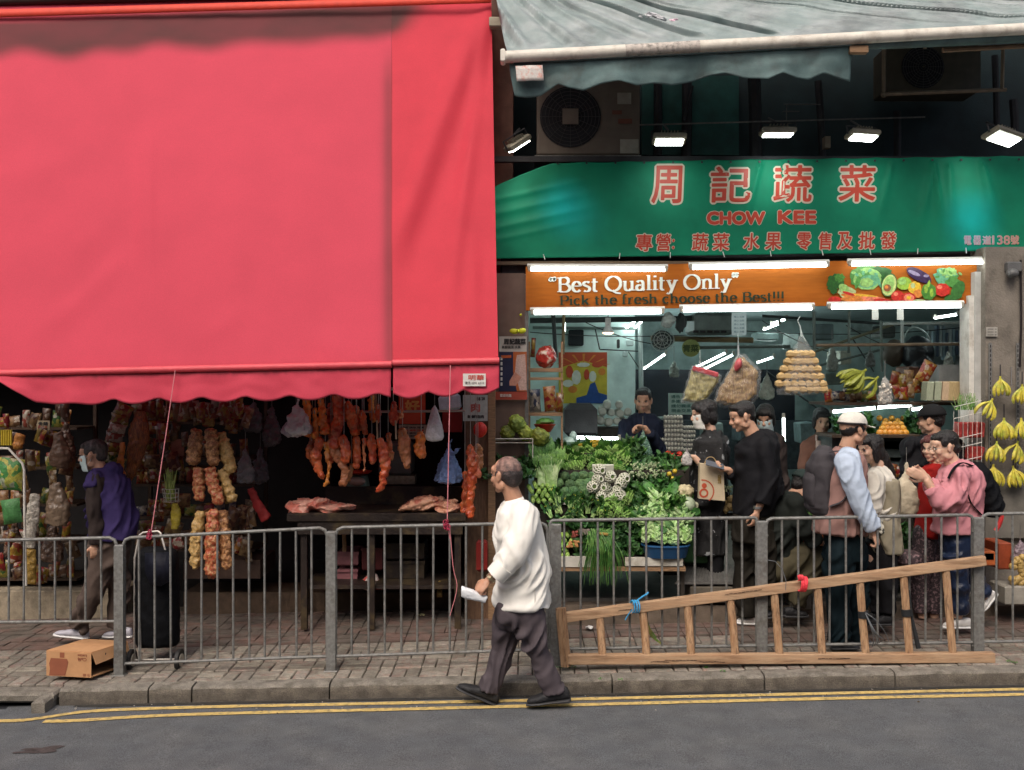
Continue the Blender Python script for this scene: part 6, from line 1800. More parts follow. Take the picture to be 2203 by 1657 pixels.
# under the counter
pc=mat('pink_crate',(.30,.12,.13),.5,.15,6,.1)
for(x0,y0,x1,y1,m,lb)in((722,1188,770,1218,pc,'upper faded pink crate under the butcher counter'),(722,1226,768,1262,pc,'lower faded pink crate under the butcher counter'),(778,1180,822,1228,mat('dark_red_crate',(.10,.015,.015),.5),'dark red crate behind the knotted bag under counter'),(826,1170,912,1205,cw,'dark wooden crate under the counter'),(826,1208,912,1248,cw,'lower dark wooden crate under the counter')):
 mb=MB();a=P(x0,y1,8.25);b=P(x1,y0,8.25);mb.bev(((a.x+b.x)/2,8.42,(a.z+b.z)/2),(b.x-a.x,.32,b.z-a.z),.012)
 mb.bbox((a.x-.008,8.245,b.z-.02),(b.x+.008,8.262,b.z+.004));mb.build('crate',m,label=lb,cat='crate')
t=hbag(800,1232,1268,52,8.22,mat('red_white_bag',(.5,.42,.38),.4,.3,14,.5,30,col2=(.45,.05,.04),mix=(.5,.58)),'knotted white bag with red print on the lower shelf',knot=.1,disp=.04)
mb=MB();mb.tube([P(740,1140,8.2),P(741,1186,8.2)],.018,8);mb.build('wooden_stick',wood_m,label='short wooden stick standing above the pink crates',cat='stick')
mb=MB();mb.tube([P(806,842,8.5),P(808,900,8.5)],.02,8);mb.build('pole',wood_m,label='wooden pole behind the small sausage',cat='pole')
mb=MB();mb.bev(P(1037,1195,8.1),(PX(24,8.1),.08,PX(68,8.1)),.02);mb.build('fire_bucket',mat('dark_red_tin',(.2,.015,.012),.4),label='dark red tin hanging low on the timber post',cat='tin')
# ---- dried goods stall on the left ----------------------------------------------------------------------------
def rack(x0,x1,ys,Y,label):
 t=thing('display_rack',label,'rack',P((x0+x1)/2,ys[-1],Y))
 for y in ys:
  mb=MB();a=P(x0,y,Y);b=P(x1,y,Y);mb.bbox((a.x,Y,a.z-.02),(b.x,Y+.4,a.z));mb.build('shelf',wood_d,t,smooth=False)
 for px in(x0,x1):
  mb=MB();a=P(px,ys[0]-50,Y);b=P(px,ys[-1],Y);mb.bbox((a.x-.015,Y+.36,b.z),(a.x+.015,Y+.4,a.z));mb.build('upright',wood_d,t,smooth=False)
rows1=[920,1005,1085,1165,1245];rows2=[908,985,1042,1112,1182]
rack(-160,165,rows1,8.62,'dark shelving stacked with dried goods at the left edge')
rack(288,548,rows2,8.62,'dark shelving stacked with snacks behind the hanging packets')
PW=[(pillow(.10,.15,.05,m),.075)for m in PK]+[(pillow(.13,.11,.06,m),.055)for m in PK]+[(pillow(.07,.16,.05,m),.08)for m in PK]
def bottle_mesh():
 mb=MB();mb.tube([(0,0,-.08),(0,0,.03),(0,0,.05),(0,0,.08)],[.03,.03,.014,.014],10);return mb.mesh('jar',PK[1])
for rows,x0,x1,lb,gp in((rows1,-150,158,'shelf of the far left rack','dried goods packets on the far left shelves'),(rows2,292,545,'shelf behind the hanging packet strips','snack packets on the shelves behind hanging strips')):
 for y in rows:
  px=x0+12
  while px<x1:
   me,hh=R.choice(PW)
   s_=R.uniform(.8,1.15)
   c=P(px,y,8.68);c.z+=hh*s_
   kk=[m[0]for m in PW].index(me)%8;cn=('red and orange','mustard and red','brown and tan','dark green and tan','cream and red','dark brown','navy and tan','tan brown')[kk];rn=('top','second','third','fourth','lowest')[rows.index(y)]
   place(me,'snack_packet',c,(R.uniform(-.25,.1),R.uniform(-.15,.15),R.uniform(-.4,.4)),s_,'%s packet on the %s %s'%(cn,rn,lb),'packet',gp)
   px+=R.uniform(17,30)
   # hanging packets below awning line in back
for i,px in enumerate((326,344,380,405,418,470,484)):
 me,hh=PW[i%8+16]
 place(me,'snack_packet',P(px,884+R.uniform(-5,5),8.3),(0,R.uniform(-.1,.1),0),1.0,'narrow hanging packet in the top row under the red awning','packet','narrow packets hanging in the top row')
red_sp=mat('red_bunting',(.5,.03,.025),.5,.15)
mb=MB();mb.loft([(P(438,868,8.1),Vector((PX(8,8),0,0)),Vector((0,.03,0))),(P(446,890,8.1),Vector((PX(14,8),0,0)),Vector((0,.05,0))),(P(450,918,8.1),Vector((PX(12,8),0,0)),Vector((0,.04,0)))],10);robj(mb,'snack_bag',PK[0],label='red topped snack bag above the long brown packet strips',cat='packet',voxel=.01,sm=1,disp=[(.03,.04,'CLOUDS')])
brownp=[mat('dried_snack_%d'%i,a,.38,.3,42,.4,60,col2=b,mix=(.42,.56),bdist=.01,spec=.5)for i,(a,b)in enumerate((((.50,.26,.11),(.24,.10,.04)),((.46,.24,.10),(.34,.08,.035)),((.44,.26,.08),(.50,.34,.14)),((.46,.23,.10),(.36,.07,.03))))]
def strip(pts,rs,m,label,gp,Y=7.75):
 t=thing('packet_strip',label,'packets',P(*pts[-1],Y),gp)
 q=crm([P(a,b,Y)for a,b in pts],8);n=len(q)
 mb=MB();rr=[]
 for i in range(n):
  r=PX(float(np.interp(i/(n-1)*(len(rs)-1),range(len(rs)),rs)),Y);rr.append(r*(1+.13*math.sin(i*1.9))*(.6 if i in(0,n-1)else 1))
 mb.tube(q,rr,12,ell=(.7,1),up=(0,1,0))
 robj(mb,'wrap',m,t,voxel=.010,sm=1,disp=[(.035,.035,'CLOUDS'),(.014,.012,'CLOUDS')])
g='long strips of snack packets hanging in three tiers'
strip([(424,922),(420,960),(415,1000)],[12,16,15],brownp[0],'upper left brown packet strip of the hanging cluster',g)
strip([(452,922),(456,960),(460,1002)],[13,15,12],brownp[0],'upper middle brown packet strip of the hanging cluster',g,7.7)
strip([(474,930),(486,970),(498,1018)],[10,15,13],brownp[2],'upper right pale packet strip of the hanging cluster',g)
strip([(426,1006),(428,1040),(430,1078)],[12,13,12],brownp[1],'middle left packet strip of the hanging cluster',g)
strip([(452,1004),(458,1040),(474,1086)],[12,13,13],brownp[3],'middle centre red flecked packet strip of the hanging cluster',g,7.7)
strip([(476,1010),(488,1045),(502,1080)],[10,12,11],brownp[2],'middle right packet strip of the hanging cluster',g)
strip([(432,1100),(422,1160),(420,1225)],[11,14,10],brownp[2],'bottom left golden packet strip hanging behind the railing',g)
strip([(458,1096),(456,1170),(456,1245)],[13,16,14],brownp[3],'bottom middle pinkish packet strip hanging behind the railing',g,7.7)
strip([(478,1096),(482,1150),(488,1225)],[11,14,12],brownp[0],'bottom right brown packet strip hanging behind the railing',g)
for i,(px,py,mm)in enumerate(((266,882,1),(258,902,1),(252,922,4),(246,942,4),(243,962,1),(241,982,3),(252,994,3))):
 place(pillow(.15,.10,.06,PK[mm]),'snack_packet',P(px,py,8.0),(0,.3+R.uniform(-.3,.3),0),1,'yellow and white packet, %s in the curved hanging column'%ORD[6-i],'packet','yellow snack packets in the curved column behind the purple vest')
def ob(nm,pts,rs,m,lb,dy=0,f=.5):
 t=thing(nm,lb,'packets',P(*pts[-1],8.02));q=crm([P(a,b,8.02+dy)for a,b in pts],6);n=len(q)
 mb=MB();mb.tube(q,[PX(float(np.interp(i/(n-1)*(len(rs)-1),range(len(rs)),rs)),8)for i in range(n)],12,ell=(f,1),up=(0,1,0))
 robj(mb,'wrap',m,t,voxel=.01,sm=2,disp=[(.03,.05,'CLOUDS')])
orm=mat('orange_strips',(.34,.115,.025),.3,.35,30,.5,40,stretch=(5,5,.6),col2=(.16,.045,.015),mix=(.42,.56),spec=.6)
ob('dried_squid_bag',[(302,886),(300,930),(290,985),(276,1040)],[12,24,18,6],orm,'large glossy orange brown bag of dried strips behind the purple vest')
ob('dried_squid_bag',[(264,950),(260,1000),(268,1040)],[6,9,5],mat('orange_prawn',(.5,.17,.03),.3,.3,24,.4),'narrow orange bag left of the large orange brown bag',-.06)
ob('red_ribbon',[(276,1050),(280,1080),(284,1130)],[3,5,3],red_sp,'thin red ribbon strip below the orange bag')
# asparagus in a wire basket
t=thing('wire_basket','pale wire basket holding upright lemongrass stalks','basket',P(369,1080,7.98))
mb=MB()
for i in range(9):
 a=i/9*math.tau
 mb.tube([P(367,1052,7.98)+Vector((math.cos(a)*.068,math.sin(a)*.05,0)),P(369,1079,7.98)+Vector((math.cos(a)*.055,math.sin(a)*.04,0))],.0025,4)
for k in range(4):mb.tube([P(367+k*.7,1052+k*9,7.98)+Vector((math.cos(a)*(.068-k*.004),math.sin(a)*.05,0))for a in np.linspace(0,math.tau,15)],.0025,4)
mb.build('wires',wirem,t)
lg=mat('lemongrass',(.20,.26,.07),.5,.3,20,.2,rnd=.2)
mb=MB()
for i in range(16):
 a=R.uniform(0,6.28);r=R.uniform(0,.045)
 b=P(369,1076,7.98)+Vector((math.cos(a)*r,math.sin(a)*r*.7,0));tp_=P(362+R.uniform(-12,22),1008+R.uniform(-4,14),7.98)
 mb.tube([b,b.lerp(tp_,.5),tp_],[.007,.006,.003],5)
mb.build('lemongrass_bundle',lg,label='bundle of green lemongrass stalks standing in the wire basket',cat='vegetable')
ob('yellow_bag',[(374,1084),(378,1105),(376,1140)],[7,12,9],mat('yellow_noodles',(.34,.27,.03),.4,.3,30,.4),'olive yellow bag hanging below the wire basket')
hbag(528,960,1040,38,8.1,mat('dim_grey_bag',(.17,.16,.17),.35,.2,12,.5,26),'dim grey bag hanging right of the packet strips',disp=.04)
ob('red_cloth',[(540,1050),(556,1090),(575,1118)],[8,12,14],mat('dark_red_cloth',(.22,.012,.012),.7),'dark red cloth corner left of the butcher counter')
# far left hangers
ob('clear_sack',[(76,1062),(72,1100),(64,1150),(62,1180)],[10,15,15,13],mat('silver_wrap',(.36,.33,.28),.25,.4,40,.5,50,spec=.7),'tall silvery wrapped bundle at the far left')
ob('mustard_sack',[(64,1182),(66,1230),(68,1258)],[14,13,10],mat('mustard_fill',(.26,.16,.03),.4,.3,30,.4),'mustard coloured sack below the silvery bundle')
ob('brown_sack',[(125,930),(130,980),(125,1005)],[10,26,20],mat('brown_clear_sack',(.12,.07,.045),.35,.3,20,.4,30),'large dim brown sack hanging over the left shelves',.1)
ob('brown_sack',[(118,1040),(125,1090),(120,1130)],[12,28,24],mat('tan_clear_sack',(.17,.12,.08),.3,.3,22,.4,30,spec=.6),'round tan sack hanging left of the purple vest person',.05)
ob('ginger_bag',[(45,935),(40,955),(44,966)],[10,14,8],mat('orange_peel',(.34,.14,.03),.4,.4,30,.4),'small orange bag at the upper left shelf')
for i in range(5):
 mb=MB();mb.tube([P(4+i*5,925,8.1),P(4+i*5,958,8.1)],.010,6);mb.build('sausage',mat('yellow_links',(.42,.32,.03),.4),label='thin yellow link hanging at the upper left edge',cat='sausage',group='yellow links hanging at the upper left edge')
place(pillow(.22,.26,.10,mat('green_pack',(.05,.2,.05),.4,.4,25,.3,col2=(.35,.33,.06),mix=(.45,.55),voro=True)),'vegetable_bag',P(22,1020,8.0),(0,.1,0),1,'bag of green and yellow vegetables at the left edge','bag')
place(pillow(.16,.2,.08,mat('basket_green',(.05,.17,.05),.5,.3,30,.3)),'green_basket',P(25,1100,8.0),(0,-.15,0),1,'green basket with red contents at the left edge','basket')
mb=MB();mb.tube([P(-30,964,7.9),P(18,965,7.9),P(48,997,7.9),P(52,1010,7.9),P(53,1120,7.9),P(56,1260,7.95)],.010,8);mb.build('bent_metal_tube',iron_white,label='bent pale metal tube frame at the far left',cat='frame')
mb=MB();mb.tube([P(56,1255,8.0),P(62,1180,8.0),P(66,1100,8.0)],.009,8)
o=board('price_card',79,905,107,925,8.35,mat('price_card',(.36,.3,.2),.6,.1),'small cream price card at the far left shelf','sign');lettering('print','冬菇',(83,908,103,915),8.35,skb,o,bold=.06);lettering('print','$38',(85,917,101,923),8.35,skr,o,bold=.06)
board('notice',368,945,395,981,8.3,mat('notice_pink',(.30,.14,.10),.6,.3,12),'reddish printed card with a meat picture behind the cord','sign')
mb=MB();mb.bbox(P(395,1245,8.4),P(560,1205,8.4)+Vector((0,.5,0)));mb.build('crate',mat('dark_crate',(.06,.035,.025),.6,.3),label='dark low crate under the hanging packet strips',cat='crate',smooth=False)
# extra hanging and stacked goods that fill the two food stalls
CN=('red and orange','mustard and red','brown and tan','dark green and tan','cream and red','dark brown','navy and tan','tan brown')
def clutter(x0,y0,x1,y1,Ya,Yb,n,where,hang=True,kinds=range(24)):
 for i in range(n):
  me,hh=PW[R.choice(list(kinds))]
  k=[m[0]for m in PW].index(me)%8
  px=x0+(x1-x0)*((i*.618)%1);py=R.uniform(y0,y1)
  col_=min(2,int((px-x0)/(x1-x0)*3));row_=min(2,int((py-y0)/(y1-y0)*3))
  place(me,'hanging_packet' if hang else 'snack_packet',P(px,py,R.uniform(Ya,Yb)),(R.uniform(-.2,.2),R.uniform(-.35,.35),R.uniform(-.6,.6)),R.uniform(.75,1.15),'%s packet, %s %s of the %s'%(CN[k],('top','middle','low')[row_],('left','centre','right')[col_],where),'packet','packets in the '+where)
clutter(-20,865,160,1240,8.15,8.5,46,'far left hanging clutter',kinds=(1,2,3,5,7,10,13,15,17,18,21,23))
clutter(295,865,400,1110,8.15,8.5,34,'clutter behind the pink cord',kinds=(0,1,2,5,7,8,9,13,16,17,23))
clutter(395,866,540,900,7.9,8.2,16,'row under the awning edge',kinds=(16,17,20,16,18))
clutter(490,900,545,1190,8.15,8.5,18,'clutter right of the packet strips',kinds=(2,5,7,13,15,16,21))
clutter(310,1110,400,1180,8.0,8.3,12,'heap behind the trolley bag',hang=False,kinds=(0,1,8,9,10,12))
gp_=mat('grey_purple_sack',(.085,.075,.085),.35,.3,9,.5,24)
for i,(px,y0,y1,w_)in enumerate(((545,860,930,46),(585,870,960,40),(560,960,1040,36),(140,905,1000,46),(30,1120,1200,44),(112,1120,1210,50))):
 hbag(px,y0,y1,w_,8.3,gp_ if i<3 else mat('brown_purple_sack',(.13,.08,.055),.3,.3,9,.5,24,spec=.6),('dim grey sack hanging at the top right of the grocery stall','dim grey sack beside the lilac meat bag','dim grey sack over the dark red cloth','dim brown sack at the top of the far left shelves','dim brown sack at the low left edge','dim brown sack hanging low beside the purple vest person')[i],disp=.05,knot=.15)
for i,(pts,rs,k,lb)in enumerate(((((734,852),(738,880),(742,900)),(8,10,8),0,'short glossy red roast between the upper roasts'),(((800,852),(798,880),(802,905)),(6,8,6),1,'small orange strip near the top of the rail'),(((672,940),(668,975),(676,1000)),(7,9,7),0,'dark red strip behind the curved roast'),(((715,940),(717,975),(712,990)),(8,10,8),0,'short red slab in the middle of the lower row'),(((756,1000),(752,1020),(748,1035)),(6,8,5),3,'small brown meat tip below the char siu strip'),(((835,935),(838,970),(842,985)),(6,8,6),2,'thin pinkish strip left of the larger ham'),(((1000,1020),(1002,1060),(998,1100)),(6,9,8),0,'long red offal strip hanging by the counter end'),(((1028,960),(1032,990),(1030,1010)),(8,10,6),3,'brownish tripe piece on the timber post'))):
 meat('roast_pork',pts,rs,MT[k],lb,dy=.1*(i<6),Y=7.72 if i<6 else 7.95)
 # ------------------------------------------------------------------ greengrocer's front stall
def leaf(mb,b,d,up,ln,w_,bend=.5,mi=0,nseg=4):
 b=Vector(b);d=Vector(d).normalized();up=Vector(up);up=(up-d*up.dot(d)).normalized();sd=d.cross(up)
 vs=[];cur=b.copy();dd=d.copy()
 for i in range(nseg+1):
  t=i/nseg;ww=w_*math.sin(math.pi*min(.98,.12+.88*t)**.8)*.5
  for k in(-1,0,1):vs.append(cur+sd*ww*k+up*(abs(k)*ww*.35))
  dd=(dd-up*bend/nseg).normalized();cur=cur+dd*ln/nseg
 fs=[]
 for i in range(nseg):
  for k in(0,1):fs.append((i*3+k,i*3+k+1,i*3+4+k,i*3+3+k))
 mb.add(vs,fs,mi)
G1=leafm('leaf_mid',(.055,.17,.025),(.03,.10,.018));G2=leafm('leaf_dark',(.022,.075,.02),(.04,.12,.025));G3=leafm('leaf_light',(.11,.25,.045),(.06,.17,.03))
GS=leafm('stem_pale',(.36,.50,.20),(.24,.40,.12));GW=leafm('stem_white',(.36,.48,.24),(.20,.36,.10));GT=leafm('stem_green',(.13,.27,.05),(.2,.34,.08));YF=leafm('flower_yellow',(.45,.42,.05))
def rv(s=1):return Vector((R.uniform(-s,s),R.uniform(-s,s),R.uniform(-s,s)))
def pakchoi():
 mb=MB()
 for i in range(6):
  a=i/6*math.tau;dr=Vector((math.cos(a),math.sin(a),0))
  mb.tube([Vector((0,0,0))+dr*.006,dr*.028+Vector((0,0,.035)),dr*.024+Vector((0,0,.07)),dr*.03+Vector((0,0,.10))],[.012,.020,.013,.006],7,ell=(1,.7),mi=0)
  leaf(mb,dr*.026+Vector((0,0,.08)),Vector((0,0,1))+dr*.5,dr,.085,.06,.5,1)
 return mb.mesh('pak_choi',[GW,G1])
def choysum(n=8):
 mb=MB()
 for i in range(n):
  o=Vector((R.uniform(-.03,.03),R.uniform(-.015,.015),0));d=(Vector((R.uniform(-.2,.2),R.uniform(-.15,.15),1))).normalized()
  L_=R.uniform(.12,.16)
  mb.tube([o,o+d*L_*.5,o+d*L_],[.0065,.006,.004],6,mi=0)
  for k in range(3):
   dv=rv();dv.z=abs(dv.z);leaf(mb,o+d*L_*R.uniform(.5,1),d*.8+dv*.6,rv(),R.uniform(.06,.10),R.uniform(.035,.05),.6,1 if k else 2)
  if i%3==0:
   for k in range(3):mb.ell(o+d*(L_+.02)+rv(.01),.006,u=5,v=4,mi=3)
 return mb.mesh('leafy_bunch',[GS,G1,G2,YF],ang=70)
def leafy(n=22,big=.09,ms=(G1,G2)):
 mb=MB()
 for i in range(n):
  d=rv();d.z=abs(d.z)*.8+.1
  leaf(mb,rv(.03),d,rv(),R.uniform(.6,1)*big,R.uniform(.35,.5)*big,.7,i%2)
 return mb.mesh('leafy_bunch',list(ms),ang=70)
def stemends(n=16,r=.007,m=None):
 mb=MB()
 for i in range(n):
  a=i*2.4;rr=.0085*math.sqrt(i)*r/.007
  p=Vector((math.cos(a)*rr,0,math.sin(a)*rr));e=R.uniform(-.008,.008)
  mb.tube([p+Vector((0,e,0)),p+Vector((0,.14,0))],r,7,mi=0);mb.tube([p+Vector((0,e-.0008,0)),p+Vector((0,e,0))],r*.8,7,mi=1)
 for i in range(5):leaf(mb,Vector((R.uniform(-.03,.03),.1,.02)),Vector((R.uniform(-.4,.4),-.5,1)),Vector((0,-1,0)),.06,.03,.5,2)
 return mb.mesh('stem_bundle',m or[GT,GS,G1])
def broccoli():
 mb=MB();mb.ell((0,0,0),(.052,.045,.042))
 for i in range(46):
  d=rv().normalized();
  if d.z<-.3:d.z=-d.z
  mb.ell((d.x*.046,d.y*.04,d.z*.038),R.uniform(.010,.015),u=7,v=5)
 return remesh(mb,.005,1,[(.006,.008,'CLOUDS')],'broccoli',leafm('broccoli_green',(.055,.12,.05),(.085,.16,.06),.8))
def netted():
 mb=MB();mb.ell((0,0,0),(.044,.044,.046),u=16,v=12,mi=0)
 for s_ in(-1,1):
  for k in range(12):
   pts=[]
   for j in range(9):
    t=-1+j*.25;a=k/10*math.tau+s_*t*.8
    th=t*1.15;r=.0485*math.cos(th)
    pts.append(Vector((math.cos(a)*r,.05*math.sin(th),math.sin(a)*r)))
   mb.tube(pts,.0042,4,mi=1)
 for yy,rr in((-.047,.022),(.046,.02)):
  mb.tube([Vector((math.cos(a)*rr,yy,math.sin(a)*rr))for a in np.linspace(0,math.tau,15)],.0055,6,mi=1)
 return mb.mesh('netted_fruit',[leafm('fruit_dark_green',(.10,.15,.04)),mat('foam_net',(.62,.62,.52),.7,.05,bump=0)])
VS=thing('vegetable_stand','stepped wooden vegetable stand with white front ledge','stand',P(1330,1225,8.0))
stm=mat('stand_wood',(.03,.024,.018),.7,.3,6,.2)
def stbox(nm,x0,y0,x1,y1,Ya,Yb,m=stm):
 a=P(x0,y1,Ya);b=P(x1,y0,Ya);mb=MB();mb.bbox((a.x,Ya,a.z),(b.x,Yb,b.z));mb.build(nm,m,VS,smooth=False)
stbox('front_ledge',1182,1198,1272,1220,7.84,7.87,mat('ledge_white',(.50,.48,.42),.6,.15,5,.2,dirt=(.25,.2,.14),dscale=8))
stbox('front_ledge',1345,1200,1469,1218,7.84,7.87,_mc['ledge_white'])
stbox('ledge_plank',1180,1220,1475,1229,7.85,8.3,wood_m)
for i,(y0,Ya)in enumerate(((1200,7.88),(1120,8.03),(1082,8.15),(1012,8.33),(975,8.55))):
 stbox('step',1150 if i>1 else 1182,y0,1472 if i<4 else 1340,1228,Ya,Ya+.16 if i<4 else 9.0)
stbox('crossbar',1180,1080,1285,1086,8.13,8.15,iron_white)
for px in(1190,1465):stbox('leg',px,1229,px+8,1290,7.95,8.0)
def scatter(meshes,x0,y0,x1,y1,Y0,Y1,dx,dy,rot,name,label,cat,group,s=(.85,1.15),jit=.35,mask=None,rj=.25):
 """rows of produce from the bottom (Y0) to the top (Y1) of a sloping display"""
 y=y1;r=0
 while y>=y0:
  px=x0+(r%2)*dx/2
  while px<=x1:
   u=(y1-y)/max(1,(y1-y0))
   if mask is None or mask(px,y):
    hn=('left','middle','right')[min(2,max(0,int((px-x0)/max(1,x1-x0)*3)))];vn=('lower','middle','upper')[min(2,int(u*3))]if y1-y0>2*dy else('lower','upper')[int(u>.4)]
    place(R.choice(meshes),name,P(px+R.uniform(-jit,jit)*dx,y+R.uniform(-jit,jit)*dy,Y0+(Y1-Y0)*u),(rot[0]+R.uniform(-rj,rj),rot[1]+R.uniform(-rj,rj)*2,rot[2]+R.uniform(-rj,rj)*2),R.uniform(*s),'%s, %s %s'%(label.replace(' facing out','').replace(' of the stand',''),vn,hn),cat,group)
   px+=dx
  y-=dy;r+=1
pc_=[pakchoi()for _ in range(3)];cs_=[choysum()for _ in range(4)];lf_=[leafy()for _ in range(4)];lfd=[leafy(20,.08,(G2,G2))for _ in range(3)];lfl=[leafy(20,.08,(G3,G1))for _ in range(3)]
se_=[stemends(),stemends(18,.006),stemends(12,.009)];br_=[broccoli(),broccoli()];nt_=netted()
# top bunches with cut ends
scatter(se_,1148,966,1348,1010,8.36,8.62,17,13,(.2,0,0),'stem_bundle','bundle of cut green stems in the top row','vegetable','bundles of green stems in the top row')
scatter(lf_,1150,958,1380,985,8.66,8.85,24,13,(-.3,0,0),'leafy_bunch','leafy tops behind the top row of green stems','vegetable','leafy tops behind the top row')
scatter(lfd,1042,985,1146,1020,8.2,8.4,16,14,(-.6,0,0),'leafy_bunch','dark leafy herbs beside the steel pillar','vegetable','dark leafy herbs beside the steel pillar',jit=.4)
# long white stemmed greens
def longgreen():
 mb=MB()
 for i in range(7):
  x=(i-3)*.009
  mb.tube([Vector((x,-.02,-.03)),Vector((x*1.2,-.01,.05)),Vector((x*2.6,.01,.13))],[.010,.010,.005],6,mi=0)
  leaf(mb,Vector((x*2.2,0,.10)),Vector((x*6,-.3,1)),Vector((0,-1,0)),.11,.04,.9,1)
 return mb.mesh('long_greens',[GW,G3])
lg_=[longgreen()for _ in range(2)]
for i,(px,py)in enumerate(((1160,1020),(1178,1012),(1190,1020),(1168,1036),(1186,1038))):
 place(lg_[i%2],'long_greens',P(px,py,8.28-i*.01),(-.1,R.uniform(-.3,.3),R.uniform(-.4,.4)),R.uniform(1.1,1.35),'pale stemmed long greens left of the broccoli, %s'%('upper left','upper middle','upper right','lower left','lower right')[i],'vegetable','pale stemmed long greens left of the broccoli')
def cuke():
 mb=MB();mb.tube([(0,-.008,0),(0,0,0),(0,.12,0)],[.010,.0145,.0145],10,mi=0);mb.tube([(0,-.0085,0),(0,-.0075,0)],.008,8,mi=1);return mb.mesh('marrow',[leafm('marrow_green',(.19,.36,.06),(.3,.45,.12)),GS])
ck=cuke()
scatter([ck],1146,1040,1192,1078,8.05,8.18,13,10,(.15,0,0),'marrow','small light green gourd, end facing out, left of the broccoli','vegetable','light green gourds left of the broccoli',jit=.12,s=(1.1,1.35),rj=.08)
scatter([ck],1186,1148,1238,1196,7.87,7.98,12,10.5,(.1,0,0),'marrow','light green gourd, end facing out, on the lowest ledge','vegetable','light green gourds on the lowest ledge',jit=.12,s=(1.1,1.35),rj=.08,mask=lambda x,y:x<1225 or y<1178)
# broccoli
scatter(br_,1203,1026,1290,1074,8.14,8.34,21,16,(.4,0,0),'broccoli','dark green broccoli head in the stacked middle tier','vegetable','broccoli heads in the middle tier',s=(.9,1.1),jit=.12)
# netted fruit
for i,(px,py)in enumerate(((1290,1012),(1286,1032),(1313,1026),(1336,1040),(1276,1048),(1303,1050),(1328,1056),(1294,1069),(1316,1072),(1333,1066),(1343,1030))):
 place(nt_,'netted_fruit',P(px,py,8.1-(py-1010)*.0008),(R.uniform(-.3,.5),R.uniform(-1,1),R.uniform(-.6,.6)),R.uniform(.95,1.1),'green fruit in white foam net, %s of the stack beside the broccoli'%('topmost left','left of second row','middle of second row','right of second row','far left','centre','right of centre','bottom left','bottom middle','bottom right','topmost right')[i],'fruit','green fruits in white foam nets')
mb=MB();mb.bev(P(1297,1008,8.2),(PX(46,8.2),.02,PX(18,8.2)),.004,rot=(.3,0,0));mb.build('foam_sheet',_mc['foam_net'],label='white foam sheet behind the netted fruit',cat='sheet')
scatter(lfd+lf_,1350,1018,1462,1078,8.08,8.4,19,12,(-.2,0,0),'leafy_bunch','bunch of dark leafy greens right of the netted fruit','vegetable','dark leafy greens right of the netted fruit')
fl=MB()
for i in range(30):fl.ell(rv(.035),R.uniform(.006,.010),u=6,v=4)
flm_=fl.mesh('flower_head',leafm('floret_white',(.42,.47,.30),(.25,.34,.16)))
scatter([flm_],1364,1008,1420,1026,8.3,8.42,16,9,(0,0,0),'floret_cluster','pale floret cluster on top of the dark leafy greens','vegetable','pale floret clusters on the leafy greens')
# choy sum rows
scatter(cs_,1188,1086,1400,1118,7.96,8.08,17,13,(-.5,0,0),'leafy_bunch','bunch of flowering greens in the row above the railing','vegetable','flowering greens in the row above the railing',rj=.5,s=(.6,.82))
scatter(se_,1296,1080,1350,1106,7.93,8.0,16,13,(.3,0,0),'stem_bundle','bundle of yellowish green cut stems in the middle row','vegetable','yellowish cut stems in the middle row')
scatter(lfd,1350,985,1465,1012,8.45,8.6,19,13,(-.2,0,0),'leafy_bunch','dark greens below the vendor','vegetable','dark greens below the vendor')
scatter(lfd,1195,1122,1380,1190,7.93,8.0,20,16,(-.2,0,0),'leafy_bunch','dark bunch of greens in the lower tiers behind railing bars','vegetable','dark greens in the lower tiers',mask=lambda x,y:not(x<1245 and y>1140))
# pak choi mound
def mound(x,y):return((x-1432)/56)**2+((y-1140)/78)**2<1 and y<1176
scatter(pc_,1385,1072,1484,1176,7.8,8.02,13.5,13,(-1.2,0,0),'pak_choi','pale green pak choi head in the mound over the blue tub','vegetable','pak choi heads in the mound over the blue tub',mask=mound,s=(.95,1.2),rj=.45,jit=.3)
scatter(lfl,1400,1085,1465,1170,8.1,8.22,20,18,(0,0,0),'leafy_bunch','light leafy filling between the pak choi heads','vegetable','light leaves between the pak choi heads')
scatter(lfl,1432,1068,1470,1090,7.95,8.05,13,12,(-.3,.3,0),'leafy_bunch','light green lettuce leaves crowning the pak choi mound','vegetable','lettuce leaves crowning the pak choi mound')
mb=MB();mb.loft([(P(1432,1197,7.92),Vector((PX(44,7.9),0,0)),Vector((0,.12,0))),(P(1432,1172,7.92),Vector((PX(50,7.9),0,0)),Vector((0,.16,0)))],24);mb.tube([P(1432,1171,7.92)+Vector((PX(51,7.9)*math.copysign(abs(math.cos(a))**.85,math.cos(a)),.16*math.copysign(abs(math.sin(a))**.85,math.sin(a)),0))for a in np.linspace(0,math.tau,30)],.008,6)
mb.build('blue_tub',mat('tub_blue',(.015,.07,.17),.4,.1),label='blue plastic tub under the pak choi mound',cat='tub')
mb=MB();mb.bev(P(1495,1182,8.3),(PX(60,8.3),.25,PX(50,8.3)),.02);mb.build('green_crate',mat('dark_green_crate',(.02,.075,.02),.5),label='dark green plastic crate right of the blue tub',cat='crate')
